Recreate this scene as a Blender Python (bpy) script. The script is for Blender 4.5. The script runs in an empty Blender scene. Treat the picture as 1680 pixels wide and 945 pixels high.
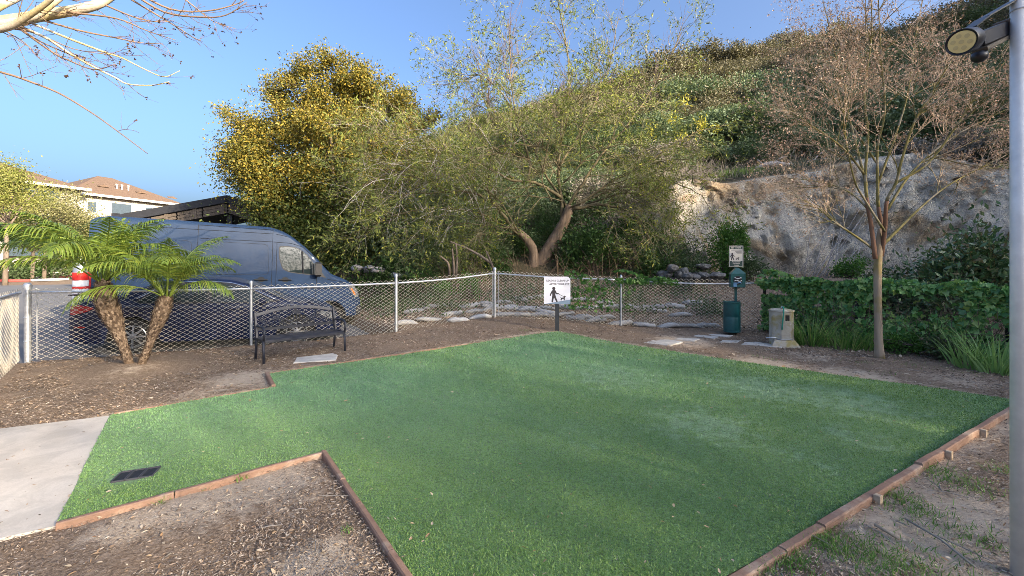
import bpy, bmesh, math, random
import numpy as np
from mathutils import Vector, Matrix, Euler
R = math.radians
SC = bpy.context.scene
COL = SC.collection
# ------------------------------------------------------------------ camera, sky, sun, exposure
F, CX, HY, CH = 700.0, 840.0, 428.0, 1.70      # focal length, centre, horizon (photo pixels), camera height
cam_d = bpy.data.cameras.new("camera"); cam = bpy.data.objects.new("camera", cam_d); COL.objects.link(cam)
cam.location = (0, 0, CH); cam.rotation_euler = (R(90), 0, 0)
cam_d.sensor_width = 36.0; cam_d.lens = 36.0 * F / 1680.0
cam_d.shift_y = -(472.5 - HY) / 1680.0
cam_d.clip_start = 0.05; cam_d.clip_end = 2000
SC.camera = cam
SUN_AZ, SUN_EL = 128.0, 18.0                    # azimuth clockwise from +Y, elevation (degrees)
w = bpy.data.worlds.new("World"); SC.world = w; w.use_nodes = True
wn = w.node_tree.nodes; wn.clear()
wo = wn.new("ShaderNodeOutputWorld"); wb = wn.new("ShaderNodeBackground"); ws = wn.new("ShaderNodeTexSky")
ws.sky_type = 'NISHITA'; ws.sun_disc = False
ws.sun_elevation = R(SUN_EL); ws.sun_rotation = R(SUN_AZ)
ws.altitude = 0; ws.air_density = 0.8; ws.dust_density = 8.0; ws.ozone_density = 4.2
wb.inputs[1].default_value = 0.15
w.node_tree.links.new(ws.outputs[0], wb.inputs[0]); w.node_tree.links.new(wb.outputs[0], wo.inputs[0])
sd = bpy.data.lights.new("sun", 'SUN'); sun = bpy.data.objects.new("sun", sd); COL.objects.link(sun)
sd.energy = 4.4; sd.angle = R(0.9); sd.color = (1.0, 0.83, 0.6)
SDIR = Vector((math.sin(R(SUN_AZ)) * math.cos(R(SUN_EL)), math.cos(R(SUN_AZ)) * math.cos(R(SUN_EL)), math.sin(R(SUN_EL))))
sun.rotation_euler = SDIR.to_track_quat('Z', 'Y').to_euler(); sun.location = (20, -20, 40)
SC.view_settings.view_transform = 'Standard'; SC.view_settings.look = 'None'
SC.view_settings.exposure = 1.72; SC.view_settings.gamma = 1.0
SC.render.engine = 'CYCLES'
SC.cycles.max_bounces = 6; SC.cycles.transparent_max_bounces = 8
SC.cycles.filter_width = 0.85
SC.cycles.use_adaptive_sampling = False; SC.cycles.sample_clamp_indirect = 4.0
SC.cycles.use_denoising = True; SC.cycles.denoising_prefilter = 'NONE'; SC.cycles.denoising_input_passes = 'RGB_ALBEDO_NORMAL'
try: SC.cycles.denoiser = 'OPENIMAGEDENOISE'
except Exception: pass

# ------------------------------------------------------------------ helpers
def tag(o, label=None, cat=None, group=None, kind=None):
    if label: o['label'] = label
    if cat: o['category'] = cat
    if group: o['group'] = group
    if kind: o['kind'] = kind
    return o
def thing(name, label, cat, loc=(0, 0, 0), rot=(0, 0, 0), group=None):
    o = bpy.data.objects.new(name, None); COL.objects.link(o)
    o.location = loc; o.rotation_euler = rot; o.empty_display_size = .2
    return tag(o, label, cat, group)
def mesh_np(name, V, Fs, mat=None, smooth=False):
    V = np.asarray(V, dtype=np.float32).reshape(-1, 3)
    if not isinstance(Fs, list): Fs = [Fs]
    Fs = [np.asarray(f, dtype=np.int32) for f in Fs if len(f)]
    me = bpy.data.meshes.new(name)
    me.vertices.add(len(V)); me.vertices.foreach_set("co", V.ravel())
    nl = sum(f.size for f in Fs); npoly = sum(len(f) for f in Fs)
    me.loops.add(nl); me.loops.foreach_set("vertex_index", np.concatenate([f.ravel() for f in Fs]))
    me.polygons.add(npoly)
    tot = np.concatenate([np.full(len(f), f.shape[1], dtype=np.int32) for f in Fs])
    st = np.zeros(npoly, dtype=np.int32); st[1:] = np.cumsum(tot)[:-1]
    me.polygons.foreach_set("loop_start", st)
    if smooth: me.polygons.foreach_set("use_smooth", np.ones(npoly, dtype=bool))
    me.update(calc_edges=True); me.validate()
    if mat: me.materials.append(mat)
    return me
def link(name, me, parent=None, kind=None, loc=None, rot=None, scale=None):
    o = bpy.data.objects.new(name, me); COL.objects.link(o)
    if parent: o.parent = parent
    if kind: o['kind'] = kind
    if loc is not None: o.location = loc
    if rot is not None: o.rotation_euler = rot
    if scale is not None: o.scale = scale if hasattr(scale, '__len__') else (scale,) * 3
    return o
class MB:
    """collects shapes for one mesh"""
    def __init__(s): s.v = []; s.f = []
    def add(s, vs, fs, M=None):
        b = len(s.v)
        s.v += [tuple(M @ Vector(q)) if M else tuple(q) for q in vs]
        s.f += [tuple(i + b for i in f) for f in fs]; return s
    def box(s, c, size, M=None, rz=0, ch=0.0):
        x, y, z = [q / 2 for q in size]
        if ch <= 0:
            vs = [(-x,-y,-z),(x,-y,-z),(x,y,-z),(-x,y,-z),(-x,-y,z),(x,-y,z),(x,y,z),(-x,y,z)]
            fs = [(0,3,2,1),(4,5,6,7),(0,1,5,4),(1,2,6,5),(2,3,7,6),(3,0,4,7)]
        else:
            vs = []
            for zz, k in ((-z, ch), (-z + ch, 0), (z - ch, 0), (z, ch)):
                vs += [(-x+k,-y+k,zz),(x-k,-y+k,zz),(x-k,y-k,zz),(-x+k,y-k,zz)]
            fs = [(0,3,2,1),(12,13,14,15)]
            for l in range(3):
                for i in range(4):
                    j = (i + 1) % 4; fs.append((l*4+i, l*4+j, l*4+4+j, l*4+4+i))
        T = Matrix.Translation(c) @ Matrix.Rotation(rz, 4, 'Z')
        return s.add(vs, fs, (M @ T) if M else T)
    def beam(s, a, b, w, h, ch=0.0, up=(0, 0, 1)):
        a = Vector(a); b = Vector(b); d = b - a; L = d.length
        if L < 1e-6: return s
        x = d / L; u = Vector(up); y = u.cross(x)
        if y.length < 1e-4: y = Vector((0, 1, 0)).cross(x)
        y.normalize(); z = x.cross(y)
        M = Matrix((x, y, z)).transposed().to_4x4(); M.translation = (a + b) / 2
        return s.box((0, 0, 0), (L, w, h), M=M, ch=ch)
    def tube(s, pts, rad, n=8, cap=True):
        pts = [Vector(p) for p in pts]
        if not hasattr(rad, '__len__'): rad = [rad] * len(pts)
        b = len(s.v); prev = None
        for i, p in enumerate(pts):
            t = (pts[min(i+1, len(pts)-1)] - pts[max(i-1, 0)])
            t = t.normalized() if t.length > 1e-9 else Vector((0, 0, 1))
            if prev is None:
                prev = t.cross(Vector((0, 0, 1)))
                if prev.length < .05: prev = t.cross(Vector((0, 1, 0)))
            prev = (prev - t * prev.dot(t)).normalized(); q = t.cross(prev)
            for k in range(n):
                a = 2 * math.pi * k / n
                s.v.append(tuple(p + (prev * math.cos(a) + q * math.sin(a)) * rad[i]))
        for i in range(len(pts) - 1):
            for k in range(n):
                k2 = (k + 1) % n
                s.f.append((b+i*n+k, b+i*n+k2, b+(i+1)*n+k2, b+(i+1)*n+k))
        if cap:
            s.f.append(tuple(b + k for k in range(n - 1, -1, -1)))
            e = b + (len(pts) - 1) * n; s.f.append(tuple(e + k for k in range(n)))
        return s
    def lathe(s, prof, n=16, M=None, cap=True):
        """prof: list of (r, z)"""
        vs = []; fs = []
        for r_, z_ in prof:
            for k in range(n):
                a = 2 * math.pi * k / n; vs.append((r_ * math.cos(a), r_ * math.sin(a), z_))
        for i in range(len(prof) - 1):
            for k in range(n):
                k2 = (k + 1) % n; fs.append((i*n+k, i*n+k2, (i+1)*n+k2, (i+1)*n+k))
        if cap:
            fs.append(tuple(range(n - 1, -1, -1))); e = (len(prof) - 1) * n; fs.append(tuple(e + k for k in range(n)))
        return s.add(vs, fs, M)
    def prism(s, poly, t, M=None):
        """poly in local xy, extruded +z by t"""
        n = len(poly)
        vs = [(p[0], p[1], 0) for p in poly] + [(p[0], p[1], t) for p in poly]
        fs = [tuple(range(n - 1, -1, -1)), tuple(range(n, 2 * n))]
        for i in range(n):
            j = (i + 1) % n; fs.append((i, j, n + j, n + i))
        return s.add(vs, fs, M)
    def mesh(s, name, mat=None, smooth=False):
        me = bpy.data.meshes.new(name); me.from_pydata(s.v, [], s.f)
        if smooth: me.polygons.foreach_set("use_smooth", [True] * len(me.polygons))
        me.update()
        if mat: me.materials.append(mat)
        return me
    def obj(s, name, mat, parent=None, smooth=False, kind=None, autos=None):
        me = s.mesh(name, mat, smooth or autos is not None)
        if autos is not None: me.set_sharp_from_angle(angle=R(autos))
        return link(name, me, parent, kind)
def at(px, py, d): return Vector(((px - CX) / F * d, d, CH - (py - HY) / F * d))

# ---- numpy noise
def _h(i, j, k, s):
    n = (i * 374761393 + j * 668265263 + k * 2147483647 + s * 974634777) & 0xFFFFFFFF
    n = ((n ^ (n >> 13)) * 1274126177) & 0xFFFFFFFF
    return ((n ^ (n >> 16)) & 0xFFFF) / 65535.0
def vnoise(P, s=0):
    P = np.asarray(P, dtype=np.float64); i = np.floor(P).astype(np.int64); f = P - i; f = f * f * (3 - 2 * f)
    x, y, z = i[..., 0], i[..., 1], i[..., 2]; fx, fy, fz = f[..., 0], f[..., 1], f[..., 2]
    def L(a, b, t): return a + (b - a) * t
    return L(L(L(_h(x,y,z,s), _h(x+1,y,z,s), fx), L(_h(x,y+1,z,s), _h(x+1,y+1,z,s), fx), fy),
             L(L(_h(x,y,z+1,s), _h(x+1,y,z+1,s), fx), L(_h(x,y+1,z+1,s), _h(x+1,y+1,z+1,s), fx), fy), fz) * 2 - 1
def fbm(P, o=4, s=0):
    P = np.asarray(P, dtype=np.float64); a = 1.0; r = 0
    for k in range(o): r = r + a * vnoise(P, s + k); P = P * 2.03; a *= .5
    return r
def n2(x, y, sc, o=3, s=0):
    x = np.asarray(x, dtype=np.float64); y = np.asarray(y, dtype=np.float64)
    return fbm(np.stack([x * sc, y * sc, np.zeros_like(x) + .37], -1), o, s)
def sstep(a, b, x):
    t = np.clip((x - a) / (b - a), 0, 1); return t * t * (3 - 2 * t)

# ---- materials
class NT:
    def __init__(s, name):
        s.m = bpy.data.materials.new(name); s.m.use_nodes = True; s.t = s.m.node_tree; s.t.nodes.clear()
        s.out = s.t.nodes.new("ShaderNodeOutputMaterial")
    def n(s, t, **kw):
        q = s.t.nodes.new("ShaderNode" + t)
        for k, v in kw.items(): setattr(q, k, v)
        return q
    def l(s, a, b): s.t.links.new(a, b)
    def bsdf(s, **kw):
        b = s.n("BsdfPrincipled"); s.l(b.outputs[0], s.out.inputs[0])
        for k, v in kw.items(): b.inputs[k].default_value = v
        return b
    def coord(s, kind='Object', scale=None):
        c = s.n("TexCoord").outputs[kind]
        if scale is None: return c
        mp = s.n("Mapping"); mp.inputs['Scale'].default_value = scale; s.l(c, mp.inputs[0]); return mp.outputs[0]
    def noise(s, scale, detail=4, rough=.6, vec=None, dist=0):
        q = s.n("TexNoise"); q.inputs['Scale'].default_value = scale; q.inputs['Detail'].default_value = detail
        q.inputs['Roughness'].default_value = rough; q.inputs['Distortion'].default_value = dist
        s.l(vec if vec is not None else s.coord(), q.inputs['Vector']); return q.outputs['Fac']
    def ramp(s, fac, stops, interp='LINEAR'):
        q = s.n("ValToRGB"); q.color_ramp.interpolation = interp
        e = q.color_ramp.elements
        while len(e) < len(stops): e.new(.5)
        for i, (p, c) in enumerate(stops):
            e[i].position = p; e[i].color = tuple(c) + (1,) if len(c) == 3 else c
        s.l(fac, q.inputs[0]); return q.outputs[0]
    def mix(s, fac, a, b, mode='MIX'):
        q = s.n("Mix", data_type='RGBA', blend_type=mode)
        for i, v in ((0, fac), (6, a), (7, b)):
            if isinstance(v, (int, float)): q.inputs[i].default_value = v
            elif isinstance(v, tuple): q.inputs[i].default_value = v + (1,) if len(v) == 3 else v
            else: s.l(v, q.inputs[i])
        return q.outputs[2]
    def math(s, op, a, b=0.0, clamp=False):
        q = s.n("Math", operation=op); q.use_clamp = clamp
        for i, v in ((0, a), (1, b)):
            if isinstance(v, (int, float)): q.inputs[i].default_value = v
            else: s.l(v, q.inputs[i])
        return q.outputs[0]
    def bump(s, b, h, strength=.3, dist=.01):
        q = s.n("Bump"); q.inputs['Strength'].default_value = strength; q.inputs['Distance'].default_value = dist
        s.l(h, q.inputs['Height']); s.l(q.outputs[0], b.inputs['Normal'])
def simple(name, c, rough=.5, metal=0.0, var=.15, sc=8, bump=0, bsc=60, coat=0, spec=None):
    t = NT(name); b = t.bsdf(Roughness=rough, Metallic=metal)
    if coat: b.inputs['Coat Weight'].default_value = coat; b.inputs['Coat Roughness'].default_value = .04
    if spec is not None: b.inputs['Specular IOR Level'].default_value = spec
    f = t.noise(sc, 5)
    lo = tuple(x * (1 - var) for x in c); hi = tuple(min(1, x * (1 + var)) for x in c)
    t.l(t.ramp(f, [(.3, lo), (.7, hi)]), b.inputs['Base Color'])
    if bump: t.bump(b, t.noise(bsc, 4), bump, .01)
    return t.m
def leafmat(name, cols, trans=.35, rough=.5, sc=.0, spec=.3):
    t = NT(name); g = t.n("NewGeometry").outputs['Random Per Island']
    n = len(cols); c = t.ramp(g, [(i / max(1, n - 1), q) for i, q in enumerate(cols)])
    if sc:
        f = t.noise(sc, 2); c = t.mix(t.math('MULTIPLY', f, .6), c, tuple(.55 * x for x in cols[0]))
    b = t.n("BsdfPrincipled"); b.inputs['Roughness'].default_value = rough; b.inputs['Specular IOR Level'].default_value = spec
    t.l(c, b.inputs['Base Color'])
    tr = t.n("BsdfTranslucent"); t.l(t.mix(.5, c, t.mix(1.0, c, (1.0, 1.0, .35), 'MULTIPLY')), tr.inputs[0])
    mx = t.n("MixShader"); mx.inputs[0].default_value = trans
    t.l(b.outputs[0], mx.inputs[1]); t.l(tr.outputs[0], mx.inputs[2]); t.l(mx.outputs[0], t.out.inputs[0])
    return t.m
def barkmat(name, a, b, sc=6, stretch=.2, bump=.6, c3=None):
    t = NT(name); bs = t.bsdf(Roughness=.85); bs.inputs['Specular IOR Level'].default_value = .2
    v = t.coord('Object', (1, 1, stretch)); f = t.noise(sc, 6, .65, v, .4)
    col = t.ramp(f, [(.3, a), (.7, b)])
    if c3: col = t.mix(t.ramp(t.noise(2.3, 3), [(.5, (0, 0, 0)), (.62, (1, 1, 1))]), col, c3)
    t.l(col, bs.inputs['Base Color']); t.bump(bs, t.noise(sc * 4, 5, .6, v), bump, .02)
    return t.m

# ---- batched geometry
def tubes_np(P, Rr, n=3):
    """P (N,K,3), Rr (N,K) -> verts, quads"""
    P = np.asarray(P, dtype=np.float64); N, K, _ = P.shape
    T = np.empty_like(P); T[:, 1:-1] = P[:, 2:] - P[:, :-2]; T[:, 0] = P[:, 1] - P[:, 0]; T[:, -1] = P[:, -1] - P[:, -2]
    T /= np.linalg.norm(T, axis=-1, keepdims=True) + 1e-12
    m = T.mean(1); ref = np.where(np.abs(m[:, 2:3]) > .8, np.array([[1., 0, 0]]), np.array([[0, 0, 1.]]))[:, None, :]
    S = np.cross(T, np.broadcast_to(ref, T.shape)); S /= np.linalg.norm(S, axis=-1, keepdims=True) + 1e-12
    U = np.cross(T, S)
    a = np.arange(n) * 2 * math.pi / n
    V = P[:, :, None, :] + (S[:, :, None, :] * np.cos(a)[None, None, :, None] + U[:, :, None, :] * np.sin(a)[None, None, :, None]) * np.asarray(Rr)[:, :, None, None]
    V = V.reshape(-1, 3)
    i = np.arange(N)[:, None, None] * K * n + np.arange(K - 1)[None, :, None] * n; k = np.arange(n)[None, None, :]; k2 = (k + 1) % n
    Q = np.stack([i + k, i + k2, i + n + k2, i + n + k], -1).reshape(-1, 4)
    return V, Q
def join_np(parts):
    V = []; Fd = {}; b = 0
    for v, f in parts:
        if len(v) == 0: continue
        V.append(v); fl = f if isinstance(f, list) else [f]
        for q in fl:
            if len(q): Fd.setdefault(q.shape[1], []).append(q + b)
        b += len(v)
    return np.concatenate(V), [np.concatenate(x) for x in Fd.values()]
def tubes_obj(name, polys, mat, parent, n=3, kind=None, smooth=True, to_obj=True):
    """polys: list of (pts list, radii list); grouped by length"""
    by = {}
    for p, r in polys: by.setdefault(len(p), []).append((p, r))
    parts = []
    for K, L in by.items():
        if K < 2: continue
        parts.append(tubes_np(np.array([q[0] for q in L]), np.array([q[1] for q in L]), n))
    V, Fq = join_np(parts); me = mesh_np(name, V, Fq, mat, smooth)
    return link(name, me, parent, kind) if to_obj else me
def unit(v): return v / (np.linalg.norm(v, axis=-1, keepdims=True) + 1e-12)
def leaves_np(P, size, asp, rng, D=None, fold=.25, wob=1.0, up=0.0):
    """rhombic folded leaves: P base points (N,3), size scalar/array, D preferred direction"""
    N = len(P); sz = np.broadcast_to(np.asarray(size, dtype=np.float64), (N,)) * rng.uniform(.65, 1.35, N)
    d = rng.normal(size=(N, 3)) * wob
    if D is not None: d = d + D
    d[:, 2] += up; d = unit(d)
    s = unit(np.cross(d, rng.normal(size=(N, 3)))); nn = np.cross(d, s)
    L = sz[:, None]; W = L * asp * .5
    v0 = P; v2 = P + d * L; mid = P + d * L * .5 + nn * W * fold
    v1 = mid + s * W; v3 = mid - s * W
    V = np.stack([v0, v1, v2 , v3], 1).reshape(-1, 3)
    b = np.arange(N)[:, None] * 4
    Fq = np.concatenate([b + np.array([[0, 1, 2]]), b + np.array([[0, 2, 3]])], 0)
    return V, Fq
STAR = [(0, 0), (.30, .02), (.36, -.28), (.62, -.12), (1.0, 0), (.62, .12)]
def star_np(P, size, rng, N_, wob=.5):
    """lobed leaves (ivy-like): normals N_ (N,3)"""
    n = len(P); sz = size * rng.uniform(.6, 1.3, n)
    nn = unit(N_ + rng.normal(size=(n, 3)) * wob)
    d = rng.normal(size=(n, 3)) * .6 + np.array([0, 0, -.7]); d = unit(d - nn * (d * nn).sum(1, keepdims=True)); s = np.cross(nn, d)
    ang = np.radians([180, 140, 105, 70, 45, 22, 0, -22, -45, -70, -105, -140]); rr = np.array([.12, .5, .42, .72, .52, .6, 1.0, .6, .52, .72, .42, .5]) * .62
    c = P[:, None, :]
    V = c + (d[:, None, :] * (np.cos(ang) * rr)[None, :, None] + s[:, None, :] * (np.sin(ang) * rr)[None, :, None]) * sz[:, None, None]
    V += nn[:, None, :] * (rng.normal(size=(n, 12, 1)) * .05 * sz[:, None, None])
    k = 13; VV = np.concatenate([c, V], 1).reshape(-1, 3)
    b = np.arange(n)[:, None] * k
    tri = np.array([[0, 1 + i, 1 + (i + 1) % 12] for i in range(12)])
    return VV, (b[:, None, :] + tri[None]).reshape(-1, 3)
# ------------------------------------------------------------------ materials
m_asphalt = NT("asphalt"); _b = m_asphalt.bsdf(Roughness=.85)
_f = m_asphalt.noise(.5, 4); _g = m_asphalt.noise(60, 3)
m_asphalt.l(m_asphalt.mix(.35, m_asphalt.ramp(_f, [(.35, (.11, .11, .115)), (.65, (.15, .15, .155))]), m_asphalt.ramp(_g, [(.3, (.06, .06, .065)), (.7, (.2, .2, .2))])), _b.inputs['Base Color'])
m_asphalt.bump(_b, _g, .3, .006); m_asphalt = m_asphalt.m
m_conc = NT("concrete"); _b = m_conc.bsdf(Roughness=.85)
_f = m_conc.noise(1.2, 6, .65); _g = m_conc.noise(90, 4)
_st = m_conc.ramp(m_conc.noise(3.1, 6, .7, None, .6), [(.42, (.35, .35, .35)), (.55, (0, 0, 0))])
m_conc.l(m_conc.mix(_st, m_conc.mix(.25, m_conc.ramp(_f, [(.3, (.40, .34, .27)), (.5, (.55, .48, .40)), (.7, (.63, .57, .49))]), m_conc.ramp(_g, [(.3, (.3, .28, .25)), (.7, (.6, .58, .54))])), (.30, .27, .23)), _b.inputs['Base Color'])
m_conc.bump(_b, _g, .15, .004); m_conc = m_conc.m
m_slab = simple("slab concrete", (.46, .43, .39), .9, var=.25, sc=5, bump=.3, bsc=50)
m_kerb = simple("kerb concrete", (.45, .45, .45), .9, var=.2, sc=4, bump=.2)
m_redkerb = simple("red kerb paint", (.5, .07, .06), .7, var=.2, sc=3)
m_galv = simple("galvanised steel", (.52, .54, .57), .42, .75, var=.15, sc=20, bump=.05)
m_pole = simple("brushed galvanised pole", (.74, .73, .71), .5, .2, var=.12, sc=9, bump=.06, bsc=50)
m_wire = simple("chain link wire", (.64, .59, .49), .55, .0, var=.18, sc=3)
m_blackmetal = simple("black painted steel", (.012, .013, .018), .38, .0, var=.2, sc=12)
m_bench = simple("bench black paint", (.016, .018, .028), .5, .0, var=.25, sc=15)
m_timber = NT("redwood edging"); _b = m_timber.bsdf(Roughness=.8)
_v = m_timber.coord('Generated', (1, 1, 1)); _f = m_timber.noise(3.5, 6, .7); _g = m_timber.noise(45, 5, .7)
_c = m_timber.ramp(_f, [(.25, (.15, .085, .06)), (.5, (.26, .155, .105)), (.62, (.34, .24, .175)), (.78, (.44, .35, .28))])
_c = m_timber.mix(m_timber.ramp(_g, [(.55, (0, 0, 0)), (.75, (.6, .6, .6))]), _c, (.16, .08, .05))
m_timber.l(_c, _b.inputs['Base Color']); m_timber.bump(_b, _g, .5, .006); m_timber = m_timber.m
m_stake = simple("weathered stake", (.42, .32, .22), .9, var=.3, sc=20, bump=.3)

# ground: mulch soil mixed with worn tan dirt (attribute "dirt")
t = NT("mulch and dirt"); b = t.bsdf(Roughness=.95); b.inputs['Specular IOR Level'].default_value = .15
at_ = t.n("Attribute", attribute_name="dirt").outputs['Fac']
big = t.noise(1.1, 5, .6); mid = t.noise(9, 6, .7); fine = t.noise(55, 5, .7)
vor = t.n("TexVoronoi"); vor.inputs['Scale'].default_value = 28; t.l(t.coord('Object', (1, 1, 1)), vor.inputs['Vector'])
mul = t.ramp(fine, [(.28, (.085, .056, .038)), (.5, (.205, .148, .104)), (.72, (.37, .285, .21))])
mul = t.mix(t.ramp(vor.outputs['Color'], [(.72, (0, 0, 0)), (.8, (.55, .55, .55))]), mul, (.33, .25, .185))
dirt = t.ramp(mid, [(.3, (.39, .305, .22)), (.7, (.56, .455, .34))])
dirt = t.mix(.35, dirt, t.ramp(fine, [(.3, (.17, .13, .10)), (.7, (.48, .40, .32))]))
msk = t.math('ADD', at_, t.math('MULTIPLY', t.math('SUBTRACT', mid, .5), 1.1)); msk = t.math('ADD', msk, t.math('MULTIPLY', t.math('SUBTRACT', big, .5), .8))
t.l(t.mix(t.ramp(msk, [(.35, (0, 0, 0)), (.65, (1, 1, 1))]), mul, dirt), b.inputs['Base Color'])
t.bump(b, t.math('ADD', fine, t.math('MULTIPLY', mid, .8)), .8, .02); m_ground = t.m

# artificial turf
t = NT("artificial turf"); b = t.bsdf(Roughness=.75); b.inputs['Specular IOR Level'].default_value = .25
b.inputs['Sheen Weight'].default_value = .25; b.inputs['Sheen Roughness'].default_value = .4
f1 = t.noise(130, 3, .7); f2 = t.noise(1.3, 4, .6); f3 = t.noise(5.5, 9, .70, t.coord('Object', (1, 1.5, 1)), .9); pale = t.n("Attribute", attribute_name="pale").outputs['Fac']
c = t.ramp(f1, [(.28, (.055, .14, .03)), (.5, (.12, .265, .062)), (.75, (.23, .40, .12))])
c = t.mix(t.ramp(f2, [(.35, (0, 0, 0)), (.7, (.3, .3, .3))]), c, (.15, .31, .11))
c = t.mix(t.math('MULTIPLY', t.n("Attribute", attribute_name="mint").outputs['Fac'], .65), c, (.16, .32, .17))
pm = t.math('MULTIPLY', pale, t.math('MULTIPLY', f3, 1.5))
c = t.mix(t.ramp(pm, [(.60, (0, 0, 0)), (.74, (.5, .5, .5))]), c, (.30, .46, .27))
f5 = t.noise(62, 3, .75); c = t.mix(t.ramp(f5, [(.40, (.9, .9, .9)), (.52, (0, 0, 0))]), c, (.022, .062, .014))
t.l(c, b.inputs['Base Color']); t.bump(b, t.math('ADD', f1, f5), 1.0, .016); m_turf = t.m
def blademat(name, cols):
    t = NT(name); g = t.n("NewGeometry").outputs['Random Per Island']
    c = t.ramp(g, [(i / (len(cols) - 1), q) for i, q in enumerate(cols)])
    f = t.noise(1.3, 4, .6); c = t.mix(t.ramp(f, [(.35, (0, 0, 0)), (.7, (.35, .35, .35))]), c, (.17, .32, .13))
    f3 = t.noise(5.5, 9, .70, t.coord('Object', (1, 1.5, 1)), .9); pl = t.n("Attribute", attribute_name="pale").outputs['Fac']
    c = t.mix(t.math('MULTIPLY', t.n("Attribute", attribute_name="mint").outputs['Fac'], .7), c, (.185, .36, .20))
    c = t.mix(t.ramp(t.math('MULTIPLY', pl, t.math('ADD', t.math('MULTIPLY', f3, 1.5), .0)), [(.60, (0, 0, 0)), (.74, (.5, .5, .5))]), c, (.36, .50, .38))
    b = t.bsdf(Roughness=.6); t.l(c, b.inputs['Base Color']); b.inputs['Specular IOR Level'].default_value = .3
    return t.m
m_blade = blademat("turf fibres", [(.07, .155, .03), (.12, .22, .046), (.175, .29, .07), (.27, .375, .13)])
m_grass = leafmat("weed grass", [(.08, .19, .035), (.13, .27, .055), (.22, .30, .09)], .3)
m_drygrass = leafmat("dry grass", [(.16, .2, .06), (.24, .28, .09), (.3, .28, .13)], .3)
m_hillgrass = leafmat("hill grass", [(.12, .2, .04), (.2, .28, .07), (.27, .33, .1)], .3)
m_chip = leafmat("wood chips", [(.07, .05, .035), (.13, .09, .065), (.21, .15, .105), (.30, .21, .14), (.42, .32, .23), (.17, .125, .095), (.52, .44, .35), (.26, .19, .14)], .0, .85)
m_fall = leafmat("fallen leaves", [(.25, .12, .05), (.42, .3, .18), (.6, .5, .38), (.33, .2, .1), (.5, .42, .3)], .1, .7)

# ------------------------------------------------------------------ ground heights
F0 = np.array([-8.15, 7.18]); F1 = np.array([-5.24, 8.57]); F2 = np.array([-2.66, 9.8]); F3 = np.array([-.46, 11.4]); F4 = np.array([2.8, 10.95]); F5 = np.array([6.08, 10.5])
FD = (F2 - F0) / np.linalg.norm(F2 - F0); FN = np.array([-FD[1], FD[0]])
H1 = (6.95, 8.6); H2 = (8.25, 7.1); H3 = (9.3, 5.2)
BL = np.array([(-13, 25), (-8.6, 18.6), (-4.9, 13.05), (-3.0, 10.3), tuple(F2 + (.05, .1)), tuple(F3 + (0, .08)), tuple(F4 + (0, .08)), tuple(F5 + (.1, .08)), H1, H2, H3, (13, 1), (15, -8), (13, -14), (7, -20), (-3, -27)])
BPOLY = [tuple(q) for q in BL] + [(0, -90), (120, -90), (120, 120), (-13, 120)]
YARD = [tuple(F0 + (-.05, .05)), tuple(F2 + (-.06, .04)), tuple(F3 + (0, .12)), tuple(F4 + (0, .06)), tuple(F5), H1, H2, H3, (9, 0), (-9, 0)]
def inpoly(x, y, poly):
    r = np.zeros(np.shape(x), dtype=bool); n = len(poly)
    for i in range(n):
        x1, y1 = poly[i]; x2, y2 = poly[(i + 1) % n]
        if y1 == y2: continue
        c = ((y1 > y) != (y2 > y)) & (x < (x2 - x1) * (y - y1) / (y2 - y1) + x1); r ^= c
    return r
def pdist(x, y, pl):
    d = np.full(np.shape(x), 1e9)
    for i in range(len(pl) - 1):
        a = np.array(pl[i]); b_ = np.array(pl[i + 1]); e = b_ - a; L = (e ** 2).sum()
        tt = np.clip(((x - a[0]) * e[0] + (y - a[1]) * e[1]) / L, 0, 1)
        d = np.minimum(d, np.hypot(x - a[0] - tt * e[0], y - a[1] - tt * e[1]))
    return d
def zlot(x, y):
    s = (x - F0[0]) * FD[0] + (y - F0[1]) * FD[1]; return -.033 * np.clip(s, -8, 9) - .03
def Gz(x, y):
    x = np.asarray(x, dtype=np.float64); y = np.asarray(y, dtype=np.float64)
    z = .2 * np.exp(-((x + .46) ** 2 + (y - 11.2) ** 2) / (2 * 1.9 ** 2))
    q = (x - F0[0]) * FN[0] + (y - F0[1]) * FN[1]
    lot = (q > .02) & ~inpoly(x, y, BPOLY) & ~inpoly(x, y, YARD)
    z = np.where(lot, zlot(x, y) - .07, z)
    bank = inpoly(x, y, BPOLY); d = pdist(x, y, BL)
    z = z + np.where(bank, 1.15 * sstep(0, 5.0, d) + .0, 0)
    return z
def g1(x, y): return float(Gz(np.array([x]), np.array([y]))[0])
def P(px, py, dz=0.0):
    """point of the ground seen at a photo pixel"""
    ks = np.concatenate([np.arange(1.5, 16, .02), np.arange(16, 60, .2)])
    x = (px - CX) / F * ks; z = CH - (py - HY) / F * ks
    g = Gz(x, ks); i = np.argmax(z < g)
    if not (z < g).any(): i = len(ks) - 1
    return Vector((x[i], ks[i], g[i] + dz))
TURF_PX = [(915, 545), (1678, 661), (1215, 945)]
A_ = P(915, 545); B_ = P(1678, 661); C0 = P(1560, 735); C1 = P(1215, 945)
cdir = (C1 - C0).normalized(); C_ = C1 + cdir * 1.6
D0 = P(535, 745); D1 = P(668, 945); D_ = D1 + (D1 - D0).normalized() * .9
E_ = P(92, 866); G_ = P(180, 684); N1 = P(452, 637); N2 = P(441, 615)
TPOLY = [(q.x, q.y) for q in (A_, B_, C_, D_, D0, E_, G_, N1, N2)]

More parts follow.
